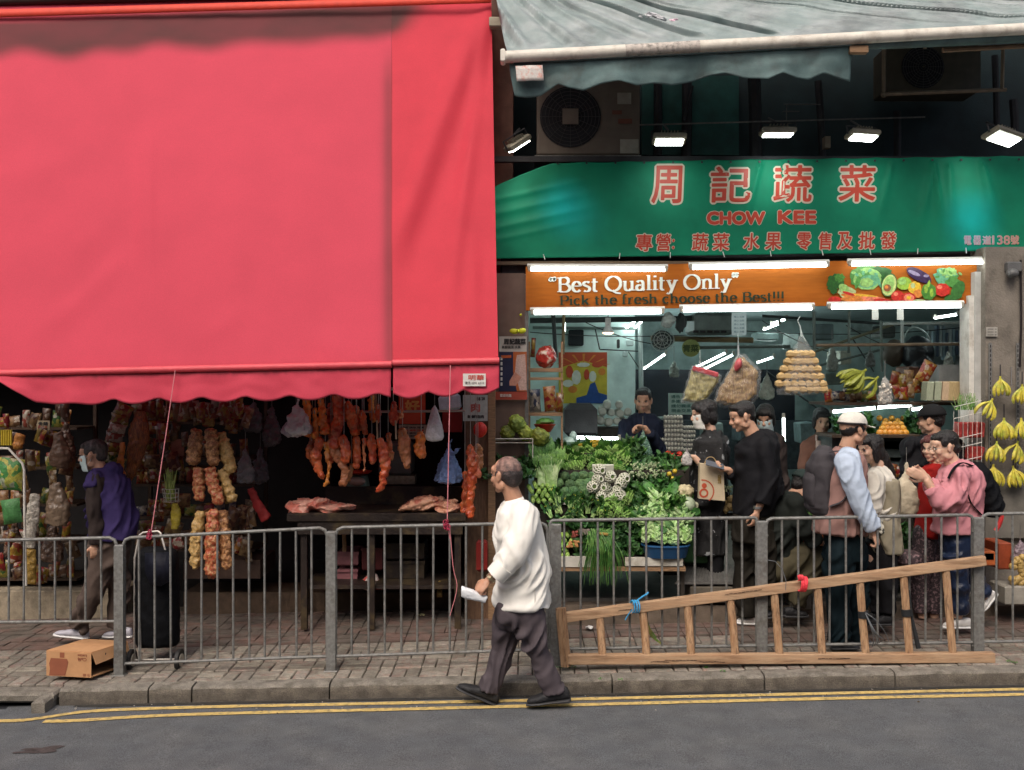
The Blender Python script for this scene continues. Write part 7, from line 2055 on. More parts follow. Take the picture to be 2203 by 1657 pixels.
# ginger / roots
mb=MB()
for i in range(14):mb.ell(P(1235+R.uniform(-14,16),1172+R.uniform(-8,8),7.88),(R.uniform(.012,.022),.012,.010),rot=(0,R.uniform(-1,1),0),u=8,v=6)
robj(mb,'ginger',mat('ginger_brown',(.42,.20,.07),.7,.2,20,.2),label='knobbly orange brown ginger on the lowest ledge',cat='vegetable',voxel=.006,sm=1)
mb=MB()
for i in range(10):mb.ell(P(1234+R.uniform(-9,12),1150+R.uniform(-6,6),7.95),.014,u=8,v=6)
mb.build('shallots',mat('shallot_red',(.26,.06,.045),.5,.2),label='handful of reddish shallots behind the ginger',cat='vegetable')
mb=MB();mb.bev(P(1256,1145,7.96),(PX(26,7.9),.02,PX(14,7.9)),.004);mb.build('price_card',mat('dim_card',(.2,.17,.14),.6),label='small dull price card beside the shallots',cat='sign')
# scallions
mb=MB();gsc=leafm('scallion_green',(.05,.16,.03),(.12,.24,.05))
for i in range(110):
 x0=R.uniform(1262,1318);y0=R.uniform(1142,1158);s_=R.uniform(-1,1);L_=R.uniform(.55,1)
 cx2=x0+s_*14+6;ex=x0+s_*24+(14 if x0>1290 else-2);ey=1150+112*L_
 yy=7.86-R.uniform(0,.08)
 mb.tube(crm([P(x0,y0,yy+.04),P(cx2,y0+30,yy-.02),P((cx2+ex)/2,(y0+ey)/2+6,yy),P(ex,ey,yy+.02)],2),[.0045,.0045,.004,.004,.0035,.003,.0015],4)
for i in range(40):
 mb.tube([P(R.uniform(1275,1318),R.uniform(1148,1160),7.84),P(R.uniform(1270,1325),R.uniform(1136,1146),7.9)],[.004,.005],4)
mb.build('spring_onions',gsc,label='big bunch of spring onions drooping over the front ledge',cat='vegetable')
mb=MB();mb.tube([P(1290,1148,7.82),P(1308,1150,7.82)],.012,6);mb.build('rubber_band',mat('band_ochre',(.3,.2,.05),.5),label='ochre tie around the spring onion bunch',cat='string')
# basket of spiky green gourds on left rack
t=thing('wire_rack','white wire tray rack on the pillar holding green gourds','rack',P(1105,960,8.25))
mb=MB()
for k in range(6):mb.tube([P(1062,944+k*.8,8.2+k*.05),P(1146,944+k*.8,8.2+k*.05)],.003,4)
mb.tube([P(1062,953,8.2),P(1146,953,8.2)],.003,4);mb.tube([P(1062,930,8.2),P(1062,953,8.2)],.003,4);mb.tube([P(1146,944,8.2),P(1146,985,8.2)],.004,4)
mb.build('wires',iron_white,t)
def knob():
 mb=MB();mb.ell((0,0,0),(.062,.055,.055))
 for i in range(70):
  d=rv().normalized();mb.ell((d.x*.06,d.y*.053,d.z*.053),R.uniform(.008,.012),u=6,v=4)
 return remesh(mb,.006,0,[(.008,.01,'CLOUDS')],'knobbly_gourd',leafm('gourd_green',(.22,.27,.04),(.12,.17,.03),.6))
kb=knob()
for(px,py,s_,lb)in((1113,912,1.35,'knobbly yellow green gourd on top of the others'),(1092,932,1.1,'small knobbly gourd at the left of the wire tray'),(1130,932,1.15,'knobbly gourd in the middle of the wire tray'),(1162,940,1.4,'largest knobbly gourd at the right, beside the red basin')):
 place(kb,'knobbly_gourd',P(px,py,8.3),(R.uniform(0,2),R.uniform(0,2),0),s_*.95,lb,'vegetable')
 # pillar posters
o=board('poster',1074,724,1133,842,8.38,mat('poster_white',(.50,.47,.42),.45,.1),'poster of an old bearded figure with shop name on top','poster',.004)
def pp(name,pts,m,par,Y,e):
 mb=MB();mb.poly([P(a,b,Y)-Vector((0,e,0))for a,b in pts]);return mb.build(name,m,par,smooth=False)
pp('print',[(1074,842),(1133,842),(1133,757),(1074,757)],mat('p_navy',(.02,.025,.06),.4,bump=0),o,8.38,.001)
pp('print',[(1104,757),(1133,757),(1133,842),(1112,842),(1104,800)],mat('p_orange',(.42,.11,.03),.4,bump=0),o,8.38,.0015)
pp('print',[(1112,764),(1130,762),(1132,800),(1133,840),(1118,840),(1108,800),(1110,775)],mat('p_beard',(.52,.36,.31),.5,.2,40,0),o,8.38,.002)
pp('print',[(1096,820),(1108,800),(1122,812),(1110,830),(1096,830)],mat('p_skin',(.5,.24,.17),.5,.2,30,0),o,8.38,.0025)
lettering('print','周記蔬菜',(1084,729,1131,741),8.375,skb,o,bold=.05);lettering('print','新鮮蔬菜‧水果',(1080,744,1120,750),8.375,skb,o,bold=.03)
for k in range(6):pp('print',[(1077,768+k*11),(1081,768+k*11),(1081,775+k*11),(1077,775+k*11)],sk,o,8.378,.002)
pp('print',[(1078,765),(1100,764),(1100,770),(1078,771)],mat('p_orange2',(.45,.10,.03),.4,bump=0),o,8.378,.002)
o=board('poster',1064,843,1134,860,8.36,mat('p_red',(.34,.06,.035),.45,.1),'narrow red orange banner strip below the poster','poster',.004)
lettering('print','歡迎光臨',(1076,848,1100,854),8.36,sk,o,bold=.03)
bowm=mat('bow_yellow',(.62,.66,.03),.4,.1)
mb=MB();mb.ell(P(1106,713,8.3),(PX(10,8.3),.02,PX(6,8.3)),rot=(0,.1,0));mb.ell(P(1123,712,8.3),(PX(9,8.3),.02,PX(6,8.3)),rot=(0,-.2,0));mb.ell(P(1114,712,8.28),(PX(3,8.3),.02,PX(4,8.3)));mb.build('ribbon_bow',bowm,label='bright yellow ribbon bow on the pillar above the poster',cat='bow')
mb=MB();mb.ell(P(1120,678,8.38),.012,u=8,v=6);mb.build('yellow_clip',bowm,label='tiny yellow dot clip high on the pillar',cat='clip')
# wooden shelf unit with packets
t=thing('shelf_unit','wooden shelf unit just inside the shop beside the pillar','shelf',P(1173,900,8.6))
for(y0,y1)in((792,800),(812,818),(888,895)):
 mb=MB();a=P(1137,y1,8.55);b=P(1210,y0,8.55);mb.bbox(a,b+Vector((0,.35,0)));mb.build('board',wood_m,t,smooth=False)
for px in(1137,1207):
 mb=MB();a=P(px,985,8.56);b=P(px+4,735,8.56);mb.bbox(a,b+Vector((0,.03,0)));mb.build('upright',wood_m,t,smooth=False)
mb=MB();mb.ell(P(1175,768,8.65),(PX(23,8.6),.1,PX(25,8.6)),nz=.2);robj(mb,'gift_basket',mat('red_gift',(.42,.03,.02),.25,.3,14,.4,30,col2=(.6,.42,.33),mix=(.56,.62),spec=.7),label='big round red cellophane wrapped gift on the top shelf',cat='packet',voxel=.01,sm=1,disp=[(.03,.05,'CLOUDS')])
for i,(px,py,w_,h_,k,lb)in enumerate(((1151,862,.1,.2,6,'dark packet with yellow print on the wooden shelf'),(1183,858,.11,.22,0,'red snack packet on the wooden shelf'),(1204,866,.07,.17,1,'yellow snack packet hanging at the shelf end'),(1147,748,.04,.17,1,'yellow card standing beside the red wrapped gift'))):
 place(pillow(w_,h_,.06,PK[k]),'snack_packet',P(px,py,8.55),(0,R.uniform(-.1,.1),0),1,lb,'packet')
mb=MB();mb.loft([(P(1172,930,8.5),Vector((PX(12,8.5),0,0)),Vector((0,.05,0))),(P(1172,913,8.5),Vector((PX(24,8.5),0,0)),Vector((0,.1,0)))],16);mb.build('red_basin',mat('basin_red',(.4,.03,.02),.4),label='red plastic basin under the wooden shelf unit',cat='basin')
mb=MB();mb.ell(P(1172,908,8.5),(PX(20,8.5),.06,PX(8,8.5)),nz=.6);mb.build('herbs',G1,label='green herbs in the red basin',cat='vegetable')
# white laundry of small clear bags near counter
mb=MB();mb.ell(P(1225,950,8.7),(PX(16,8.7),.06,PX(10,8.7)),nz=.5);mb.ell(P(1233,940,8.7),(PX(8,8.7),.04,PX(12,8.7)),nz=.5);mb.build('plastic_bag',mat('pale_teal_bag',(.36,.52,.48),.4,.2),label='pale teal plastic bag lying on top of the greens',cat='plastic bag')
mb=MB()
for i in range(8):mb.tube([P(1260+R.uniform(-30,10),962+R.uniform(-4,4),8.7),P(1285+R.uniform(-5,10),952+R.uniform(-8,5),8.7)],[.008,.012],5)
mb.build('yellow_squash',mat('squash_yellow',(.45,.30,.03),.5,.3),label='yellow flowers and squash strewn on the back counter',cat='vegetable')
# back counter and radish / egg stacks
mb=MB();a=P(1215,1010,9.0);b=P(1345,958,9.0);mb.bbox(a,b+Vector((0,.1,0)));mb.build('back_counter',stm,label='dark back counter behind the greens',cat='counter',smooth=False)
mb=MB();mb.bev(P(1248,905,9.6),(PX(70,9.6),.3,PX(75,9.6)),.06);mb.build('dark_bundle',mat('dark_bundle',(.03,.028,.03),.5,.3),label='large dark wrapped bundle left of the radishes',cat='bundle')
rdm=mat('radish_end',(.42,.44,.38),.5,.15,12,.1)
mb=MB();mb.tube([(0,-.01,0),(0,0,0),(0,.16,0)],[.024,.036,.036],12);rd=mb.mesh('radish',rdm)
for i,(px,py)in enumerate(((1296,886),(1316,888),(1334,890),(1351,886),(1292,906),(1310,908),(1328,906),(1344,908),(1306,872),(1332,872))):
 place(rd,'white_radish',P(px,py,9.7),(R.uniform(-.1,.1),0,R.uniform(-.1,.1)),R.uniform(1.0,1.2),'white radish end, %s, left of the vendor'%('top row far left','top row second','top row third','top row far right','low row far left','low row second','low row third','low row far right','peak left','peak right')[i],'vegetable','white radish ends stacked left of the vendor')
mb=MB();a=P(1285,1000,9.75);b=P(1362,920,9.75);mb.bbox(a,b+Vector((0,.3,0)));mb.build('crate',stm,label='dark crate under the white radishes',cat='crate',smooth=False)
eggm=mat('egg_pale',(.45,.46,.40),.5,.1,bump=0);trym=mat('egg_tray',(.14,.15,.14),.7)
mb=MB()
mb.bbox((-.09,-.08,-.012),(.09,.08,-.004),1)
for i in range(6):
 for j in range(2):mb.ell((-.075+i*.03,-.065+j*.05,.012),(.0135,.0135,.018),u=8,v=6,mi=0)
eg=mb.mesh('egg_tray',[eggm,trym])
for i,(px,y0,n)in enumerate(((1447,966,8),(1478,968,6),(1432,975,4))):
 for k in range(n):place(eg,'egg_tray',P(px,y0-k*9.5,9.2),(0,0,R.uniform(-.05,.05)),1.0 if i==0 else .8,'pale egg tray, %s in the %s stack by the masked woman'%(ORD[k],('tallest','middle','shortest')[i]),'egg tray',('egg trays in the tallest stack','egg trays in the middle stack','egg trays in the lowest stack')[i])
mb=MB();a=P(1420,1240,9.1);b=P(1495,972,9.1);mb.bbox(a,b+Vector((0,.4,0)));mb.build('egg_stand',stm,label='dark stand under the egg trays',cat='stand',smooth=False)
mb=MB()
for i in range(7):mb.ell(P(1445+R.uniform(-14,18),982+R.uniform(-6,5),9.0),.028,u=10,v=8)
mb.build('tomatoes',mat('tomato_red',(.5,.03,.015),.3,.1),label='red tomatoes heaped below the egg trays',cat='vegetable')
# bags held
hbag(1383,924,1005,48,8.95,clearg,'translucent green bag held by the vendor',disp=.03)
hbag(1478,962,1002,24,8.0,mat('white_speckled_bag',(.4,.38,.36),.35,.3,30,.3,col2=(.22,.2,.2),mix=(.5,.6)),'small mottled white bag held by the masked woman',disp=.02)
# tote bag
t=thing('tote_bag','cream paper tote bag with red ring print','bag',P(1532,1078,7.9))
mb=MB();A=[P(1506,997,7.9),P(1556,1003,7.9),P(1560,1078,7.9),P(1504,1073,7.9)];mb.prism(A,(0,.07,0));mb.build('sack',mat('tote_cream',(.50,.41,.28),.7,.08,6,.1),t,smooth=False)
mb=MB();mb.tube(crm([P(1515,999,7.92),P(1522,985,7.92),P(1535,985,7.92),P(1545,1002,7.92)],5),.004,5);mb.build('handle',mat('tote_handle',(.35,.25,.12),.6),t)
def ring(cx,cy,r0,r1,m,a0=0,a1=360,Y=7.9,par=None,e=.003):
 mb=MB();n=28;A=[];B=[]
 for i in range(n+1):
  a=math.radians(a0+(a1-a0)*i/n)
  for S,r in((A,r0),(B,r1)):
   p=P(cx+math.cos(a)*r,cy-math.sin(a)*r,Y);p.y-=e;S.append(p)
 mb.add(A+B,[(i,i+1,n+2+i,n+1+i)for i in range(n)]);mb.build('ring_print',m,par,smooth=False)
pr=mat('tote_red',(.42,.07,.03),.6,bump=0)
ring(1514,1061,6,10,pr,par=t);ring(1515,1045,0.1,5.5,pr,par=t);ring(1511,1057,23,25.5,pr,-55,95,par=t)
lettering('print','手信',(1544,1022,1551,1040),7.898,mat('tote_gold',(.25,.16,.04),.6),t,bold=.03)
# cauliflower pair
cfm=mat('cauliflower_cream',(.52,.45,.28),.6,.15,30,.3)
def cauli():
 mb=MB();mb.ell((0,0,0),(.06,.05,.05))
 for i in range(60):
  d=rv().normalized();d.z=abs(d.z);mb.ell((d.x*.055,d.y*.048,d.z*.05),R.uniform(.010,.018),u=7,v=5)
 return remesh(mb,.006,0,[(.008,.01,'CLOUDS')],'cauliflower',cfm)
cf=cauli()
place(cf,'cauliflower',P(1474,1060,8.1),(0,0,0),1.15,'cream cauliflower above the pale green melon','vegetable')
mb=MB();mb.ell(P(1478,1086,8.05),(PX(19,8),.08,PX(18,8)),u=18,v=12);mb.build('melon',mat('melon_pale',(.36,.43,.30),.4,.15,20,.1),label='pale green wrapped melon under the cauliflower',cat='fruit')
mb=MB();mb.bev(P(1490,1092,8.1),(PX(20,8),.06,PX(26,8)),.01,rot=(0,.2,0));mb.build('leaf_wrap',mat('pale_wrap',(.5,.52,.36),.6),label='pale paper wrap beside the green melon',cat='wrap')
for i,(px,py)in enumerate(((1556,1082),(1572,1074),(1570,1090),(1560,1096),(1578,1092))):
 mb=MB();mb.ell(P(px,py,8.15),.034,u=10,v=8,nz=.3,seed=i);mb.build('potato',mat('potato_gold',(.34,.24,.10),.6,.2),label='small golden potato in the heap by the tote bag',cat='vegetable',group='golden potatoes heaped by the tote bag')
place(flm_,'floret_cluster',P(1568,1056,8.15),(0,0,0),1.2,'pale green floret above the potatoes','vegetable')
mb=MB();a=P(1480,1128,8.2);b=P(1600,1104,8.2);mb.bbox(a,b+Vector((0,.6,0)));mb.build('produce_table',stm,label='low dark table under the cauliflower and potatoes',cat='table',smooth=False)
for i,(px,py)in enumerate(((1440,1020),(1452,1014),(1446,1030))):
 mb=MB();mb.ell(P(px,py,8.25),.022,u=8,v=6);mb.build('lemon',mat('lemon',(.5,.36,.03),.4),label='small yellow lemon right of the leafy greens',cat='fruit',group='yellow lemons right of the leafy greens')
 # ------------------------------------------------------------------ shop interior
o=board('wall_poster',1202,758,1306,868,10.84,mat('fp_yellow',(.55,.42,.04),.5,.15,6,0),'bright festival wall poster with red rays and blue hill','poster',.01)
fr=mat('fp_red',(.48,.06,.02),.5,.1,bump=0);fb=mat('fp_blue',(.02,.07,.26),.5,.2,8,0);fw=mat('fp_white',(.6,.58,.5),.5,bump=0);fo=mat('fp_orange',(.6,.2,.03),.5,bump=0)
pp('print',[(1202,758),(1306,758),(1306,790),(1255,776),(1202,792)][::-1],fr,o,10.84,.002)
for k in range(7):
 a=math.radians(20+k*23);x,y=1255+math.cos(a)*60,795-math.sin(a)*34;pp('print',[(1255,792),(x-3,y),(x+3,y)],fo,o,10.84,.003+k*.0002)
pp('print',[(1262,868),(1306,868),(1306,850),(1288,845),(1280,822),(1270,826),(1262,850),(1240,856),(1240,868)],fb,o,10.84,.004)
for(x,y,w_,h_,m)in((1225,800,8,14,fr),(1262,806,6,12,fr),(1240,812,10,16,fw),(1255,785,14,5,fw),(1285,785,12,6,fr),(1275,810,8,12,fw),(1222,825,12,8,fw),(1232,838,10,8,fo),(1295,800,8,8,fo)):
 pp('print',[(x+w_*math.cos(a),y+h_*math.sin(a))for a in np.linspace(0,5.7,9)],m,o,10.84,.005+x*1e-6)
mb=MB();mb.bev(P(1239,727,10.8),(PX(32,10.8),.12,PX(34,10.8)),.01);mb.build('wall_opening_fan',black_m,label='square black exhaust vent high on the white wall',cat='vent')
t=thing('pendant_lamp','white cone pendant lamp glowing warm below the left tube','lamp',P(1308,718,8.9))
mb=MB();mb.tube([P(1308,700,8.9),P(1308,716,8.9)],[PX(5,9),PX(13,9)],16,cap=False);mb.tube([P(1308,684,8.9),P(1308,700,8.9)],PX(6,9),12);mb.build('shade',mat('lamp_shade',(.7,.7,.68),.4),t)
mb=MB();mb.ell(P(1308,715,8.9),(PX(12,9),PX(12,9),PX(5,9)));mb.build('bulb',mat('bulb_warm',(1.0,.62,.38),.3,0,bump=0,emit=5),t)
mb=MB();mb.tube([P(1308,684,8.9),P(1308,668,8.9)],.004,5);mb.build('cord',dark,t)
pipe_g=mat('grey_green_pipe',(.16,.20,.18),.5,.2,metal=.2);pipe_w=mat('pale_conduit',(.4,.46,.44),.5,.1);bmk=mat('dark_beam',(.035,.045,.045),.6,.2);bmw=mat('tan_beam',(.25,.19,.1),.6,.2)
bars=(((1140,690),(1560,684),9.2,9.2,12,bmk,'dark beam across the shop ceiling behind the front tubes'),((1190,676),(1196,770),9.0,9.0,9,bmk,'dark upright beam left of the black vent'),((1213,678),(1211,762),8.95,8.95,7,bmw,'tan timber upright beside the dark beam'),((1146,705),(1370,707),10.7,10.7,6,pipe_g,'grey pipe along the top of the white wall'),((1280,705),(1290,752),10.75,10.75,3,dark,'black cable bending down the white wall'),((1377,690),(1380,880),10.4,10.4,10,pipe_w,'pale conduit down the corner of the white wall'),((1290,752),(1376,756),10.75,10.75,2.5,dark,'thin black cable along the white wall'),((1352,757),(1380,800),10.7,10.7,2,dark,'looped black cable by the conduit'),((1400,728),(1620,732),9.5,9.5,12,bmw,'long brown shelf beam with stored boards'),((1505,748),(1700,745),9.6,9.6,7,pipe_g,'green grey pipe under the brown beam'),((1751,670),(1752,752),9.0,9.0,7,pipe_g,'upright pipe left in the ceiling frame'),((1827,668),(1826,760),9.0,9.0,6,pipe_g,'upright pipe middle in the ceiling frame'),((1940,664),(1941,738),8.9,8.9,8,pipe_w,'pale upright pipe in the ceiling frame'),((1900,697),(2076,694),8.9,8.9,6,pipe_w,'pale horizontal pipe near the top of the frame'),((1756,743),(2076,740),8.9,8.9,7,mat('brown_pipe',(.28,.2,.13),.5,.3),'long brownish horizontal pipe across the frame'),((1752,757),(1930,695),9.3,9.3,6,mat('olive_pipe',(.2,.2,.13),.5,.3),'upper slanting pipe rising to the right'),((1765,786),(1925,745),9.6,9.6,5,pipe_g,'lower slanting pipe rising to the right'),((1640,680),(1960,700),9.4,9.4,6,bmk,'dark sagging beam behind the pipes'),((1835,730),(1880,800),9.5,9.5,3,bmk,'thin dark rod slanting down left of garlic bag'),((1895,690),(1897,800),9.2,9.2,6,pipe_g,'upright pipe above the garlic bag'),((2072,740),(2073,830),8.7,8.7,4,dark,'black upright rod beside the right jamb'),((1650,800),(1760,880),9.9,9.9,4,bmk,'thin dark rod falling to the right behind puff bag'))
for(a,b,Y0,Y1,w_,m,lb)in bars:
 mb=MB();mb.tube([P(*a,Y0),P(*b,Y1)],PX(w_,Y0)/2,8);mb.build('pipe' if 'pipe' in lb else 'beam' if 'beam' in lb or 'timber' in lb else 'cable' if 'cable' in lb else 'rod',m,label=lb,cat='pipe' if 'pipe' in lb or 'conduit' in lb else 'beam' if 'beam' in lb or 'timber' in lb else 'cable' if 'cable' in lb else 'rod')
mb=MB();mb.tube(crm([P(1940,735,9.4),P(1960,705,9.4),P(1990,715,9.4),P(2010,750,9.4)],6),.008,6);mb.build('hoop',pipe_w,label='curved pale hoop in front of the dark machine',cat='hoop')
mb=MB();mb.bev(P(1355,738,10.7),(PX(15,10.7),.06,PX(14,10.7)),.01);mb.bev(P(1345,762,10.7),(PX(10,10.7),.06,PX(12,10.7)),.01);mb.bev(P(1330,740,10.7),(.03,.05,.1),.01,mi=1);mb.build('switch_box',[pipe_w,dark],label='white switch boxes beside the conduit',cat='box')
t=thing('ceiling_cassette','grey green air conditioner cassette behind the middle tube','air conditioner',P(1530,720,9.2))
mb=MB();mb.bev(P(1530,698,9.3),(PX(92,9.3),.5,PX(44,9.3)),.03);mb.build('casing',mat('cassette',(.10,.14,.13),.5,.2),t)
mb=MB()
for k in range(5):mb.bbox(P(1492+k*15,716,9.03),P(1503+k*15,711,9.03)+Vector((0,.02,0)))
mb.build('vents',black_m,t,smooth=False)
t=thing('ceiling_fan','grey wall fan with round cage under the brown beam','fan',P(1425,760,9.2))
mb=MB()
for r in(.05,.08,.11):mb.tube([P(1425,732,9.1)+Vector((r*math.cos(a),0,r*.95*math.sin(a)))for a in np.linspace(0,math.tau,22)],.004,4)
for k in range(10):a=k/10*math.tau;mb.tube([P(1425,732,9.08),P(1425,732,9.1)+Vector((.11*math.cos(a),0,.105*math.sin(a)))],.0025,4)
mb.build('cage',pipe_w,t)
mb=MB();mb.ell(P(1425,732,9.15),(.1,.03,.09),nz=.2);mb.build('blades',mat('fan_blades',(.05,.07,.07),.4),t)
mb=MB();mb.ell(P(1438,690,8.8),(PX(16,8.8),.05,PX(17,8.8)),nz=.6);robj(mb,'plastic_bag',mat('grey_clear_bag',(.34,.38,.36),.3,.3,14,.5,30),label='crumpled grey bag stored beside the ceiling beam',cat='plastic bag',voxel=.012,sm=1,disp=[(.03,.04,'CLOUDS')])
mb=MB();mb.ell(P(1465,695,8.95),(PX(12,8.9),.05,PX(20,8.9)),nz=.6);mb.build('dark_bundle',bmk,label='small dark bundle beside the ceiling beam',cat='bundle')
mb=MB();mb.bbox(P(1574,722,8.7),P(1606,672,8.7)+Vector((0,.004,0)));o=mb.build('paper_notice',mat('paper_bluish',(.46,.55,.56),.7,.1),label='hanging bluish paper notice with handwriting',cat='sign',smooth=False)
for k in range(5):lettering('writing','菜心 白菜',(1579,680+k*8,1601,684+k*8),8.7,mat('ink_grey',(.12,.2,.22),.6),o,bold=.02)
for px in(1883,1937):
 mb=MB();mb.bbox(P(px-7,688,8.5),P(px+7,661,8.5)+Vector((0,.003,0)));mb.build('price_tag',iron_white,label='small white hanging tag, %s one under the right tube'%('left' if px<1900 else 'right'),cat='tag',smooth=False)
mb=MB();c=P(1486,749,9.3);mb.tube([c,c+Vector((0,-.02,0))],.085,20);o=mb.build('round_sign',mat('lime_round',(.28,.34,.10),.5,.15),label='round lime green sign under the brown beam',cat='sign');lettering('print','青菜',(1470,742,1502,757),9.275,mat('print_dgreen',(.05,.09,.02),.5),o,bold=.04)
# dark partition
mb=MB();a=P(1368,905,11.8);b=P(1710,795,11.8);mb.bbox(a,b+Vector((0,.1,0)));mb.build('partition',mat('partition_black',(.006,.009,.014),.25,.3,2,.1,spec=.6),label='glossy black blue partition across the back of the shop',cat='partition',smooth=False)
mb=MB();a=P(1365,1010,11.7);b=P(1760,905,11.7);mb.bbox(a,b+Vector((0,.1,0)));mb.build('back_shelving',mat('back_shelves',(.03,.04,.045),.6,.5,9,.2),label='dim shelving below the black partition',cat='shelving',smooth=False)
o=board('price_sign',1438,846,1496,892,10.5,mat('sign_mint',(.42,.52,.46),.6,.1),'pale mint sign with handwritten Chinese notice','sign')
for k,s_ in enumerate(('通告 顧客','多謝合作','請勿觸摸','現金交易')):lettering('writing',s_,(1444,850+k*10,1486,857+k*10),10.5,mat('ink_green',(.06,.14,.12),.6),o,bold=.03)
# hanging noodle bags
nood=[mat('noodle_%d'%i,c,.45,.25,30,.5,50,stretch=(4,4,.5),col2=c2,mix=(.4,.6))for i,(c,c2)in enumerate((((.40,.34,.11),(.26,.22,.07)),((.42,.27,.10),(.22,.11,.035)),((.50,.34,.14),(.40,.24,.09))))]
def pouch(pts,d,m,name,label,top=None,Y=8.45,extra=None,clear=True):
 t=thing(name,label,'bag',P(*pts[len(pts)//2],Y))
 mb=MB();A=[P(a,b,Y)-Vector((0,d/2,0))for a,b in pts]
 n=len(A);c=sum(A,Vector())/n
 ring0=[p+(c-p)*.0+Vector((0,d/2,0))for p in A];r1=[p+(c-p)*.14 for p in A];r2=[p+(c-p)*.14+Vector((0,d,0))for p in A]
 mb.add(r1+ring0+r2,[tuple(range(n))[::-1],tuple(2*n+i for i in range(n))]+[(i,(i+1)%n,n+(i+1)%n,n+i)for i in range(n)]+[(n+i,n+(i+1)%n,2*n+(i+1)%n,2*n+i)for i in range(n)])
 robj(mb,'contents',m,t,voxel=.009,sm=2,disp=[(.03,.05,'CLOUDS'),(.012,.015,'CLOUDS')])
 mb=MB();vs=[]
 for(sc_,dy)in((.7,-d*.75),(1.1,-d*.3),(1.13,0),(1.1,d*.3)):vs+=[c+Vector(((p.x-c.x)*sc_,d/2+dy,(p.z-c.z)*sc_))for p in A]
 mb.add(vs,[tuple(range(n))[::-1]]+[(j*n+i,j*n+(i+1)%n,(j+1)*n+(i+1)%n,(j+1)*n+i)for j in range(3)for i in range(n)]+[tuple(3*n+i for i in range(n))])
 robj(mb,'clear_wrap',mat('very_clear',(.7,.72,.72),.15,.1,12,.6,20,alpha=.12,spec=.8,bdist=.02),t,voxel=.011,sm=2,disp=[(.03,.05,'CLOUDS')])
 if top:
  mb=MB();k=P(*top[0],Y);mb.tube([k,P(*top[1],Y)],[.006,.012],6);
  for e in top[2:]:mb.tube([P(*top[1],Y),P(*e,Y)],[.012,.028],8,ell=(.4,1))
  mb.build('tied_top',clearb,t)
  mb=MB();mb.tube([k,k+Vector((0,0,.09))],.003,4);mb.build('string',pipe_w,t)
 return t
t=pouch([(1484,808),(1490,790),(1512,793),(1548,808),(1545,822),(1528,848),(1510,870),(1468,862),(1478,830)],.08,nood[0],'noodle_bag','leftmost hanging bag of noodles with red torn top',((1506,775),(1506,785),(1500,795),(1520,798)))
mb=MB();mb.bev(P(1517,800,8.42),(PX(56,8.4),.05,PX(12,8.4)),.01,rot=(0,.27,0));mb.build('red_header',mat('header_red',(.42,.07,.08),.4,.3,20),t)
t=pouch([(1585,768),(1600,768),(1632,800),(1628,850),(1600,878),(1565,872),(1540,866),(1545,840),(1570,800)],.09,nood[1],'noodle_bag','middle hanging bag of dried bean sticks with red tie',((1588,740),(1589,762),(1580,780),(1605,782)))
mb=MB();mb.ell(P(1588,785,8.38),(PX(8,8.4),.03,PX(14,8.4)),rot=(0,.3,0),nz=.3);mb.build('red_tie',_mc['header_red'],t)
puff=mat('puff_gold',(.50,.34,.15),.5,.2,20,.3)
t=thing('puff_bag','clear bag packed with rows of golden tofu puffs','bag',P(1722,842,8.3))
rows=((762,1700,1745,5),(778,1694,1752,6),(794,1686,1758,6),(810,1680,1764,7),(826,1676,1770,7),(838,1696,1772,6))
for k,(y,xa,xb,n)in enumerate(rows):
 for i in range(n):
  px=xa+(xb-xa)*i/(n-1)
  for dy in(0,.06):
   mb=MB();mb.bev(P(px,y,8.3+dy),(PX(15,8.3),.06,PX(17,8.3)),.02,rot=(R.uniform(-.2,.2),R.uniform(-.2,.2)+(px-1724)*-.003,0))
   if dy==0 or i%2:mb.build('tofu_puff',puff,t)
mb=MB();mb.loft([(P(1725,722,8.33),Vector((.012,0,0)),Vector((0,.012,0))),(P(1725,742,8.33),Vector((PX(16,8.3),0,0)),Vector((0,.03,0))),(P(1725,765,8.33),Vector((PX(30,8.3),0,0)),Vector((0,.06,0))),(P(1723,800,8.33),Vector((PX(42,8.3),0,0)),Vector((0,.075,0))),(P(1721,840,8.33),Vector((PX(52,8.3),0,0)),Vector((0,.08,0))),(P(1721,849,8.33),Vector((PX(48,8.3),0,0)),Vector((0,.06,0)))],18)
robj(mb,'bag',mat('very_clear',(.7,.72,.72),.15,.1,12,.6,20,alpha=.12,spec=.8,bdist=.02),t,voxel=.011,sm=1,disp=[(.03,.05,'CLOUDS')])
mb=MB();mb.tube([P(1725,724,8.33),P(1722,704,8.33),P(1716,690,8.33),P(1722,680,8.33)],[.012,.006,.003,.003],6);mb.tube([P(1724,718,8.33),P(1734,735,8.3)],.004,5);mb.build('white_cord',pipe_w,t)
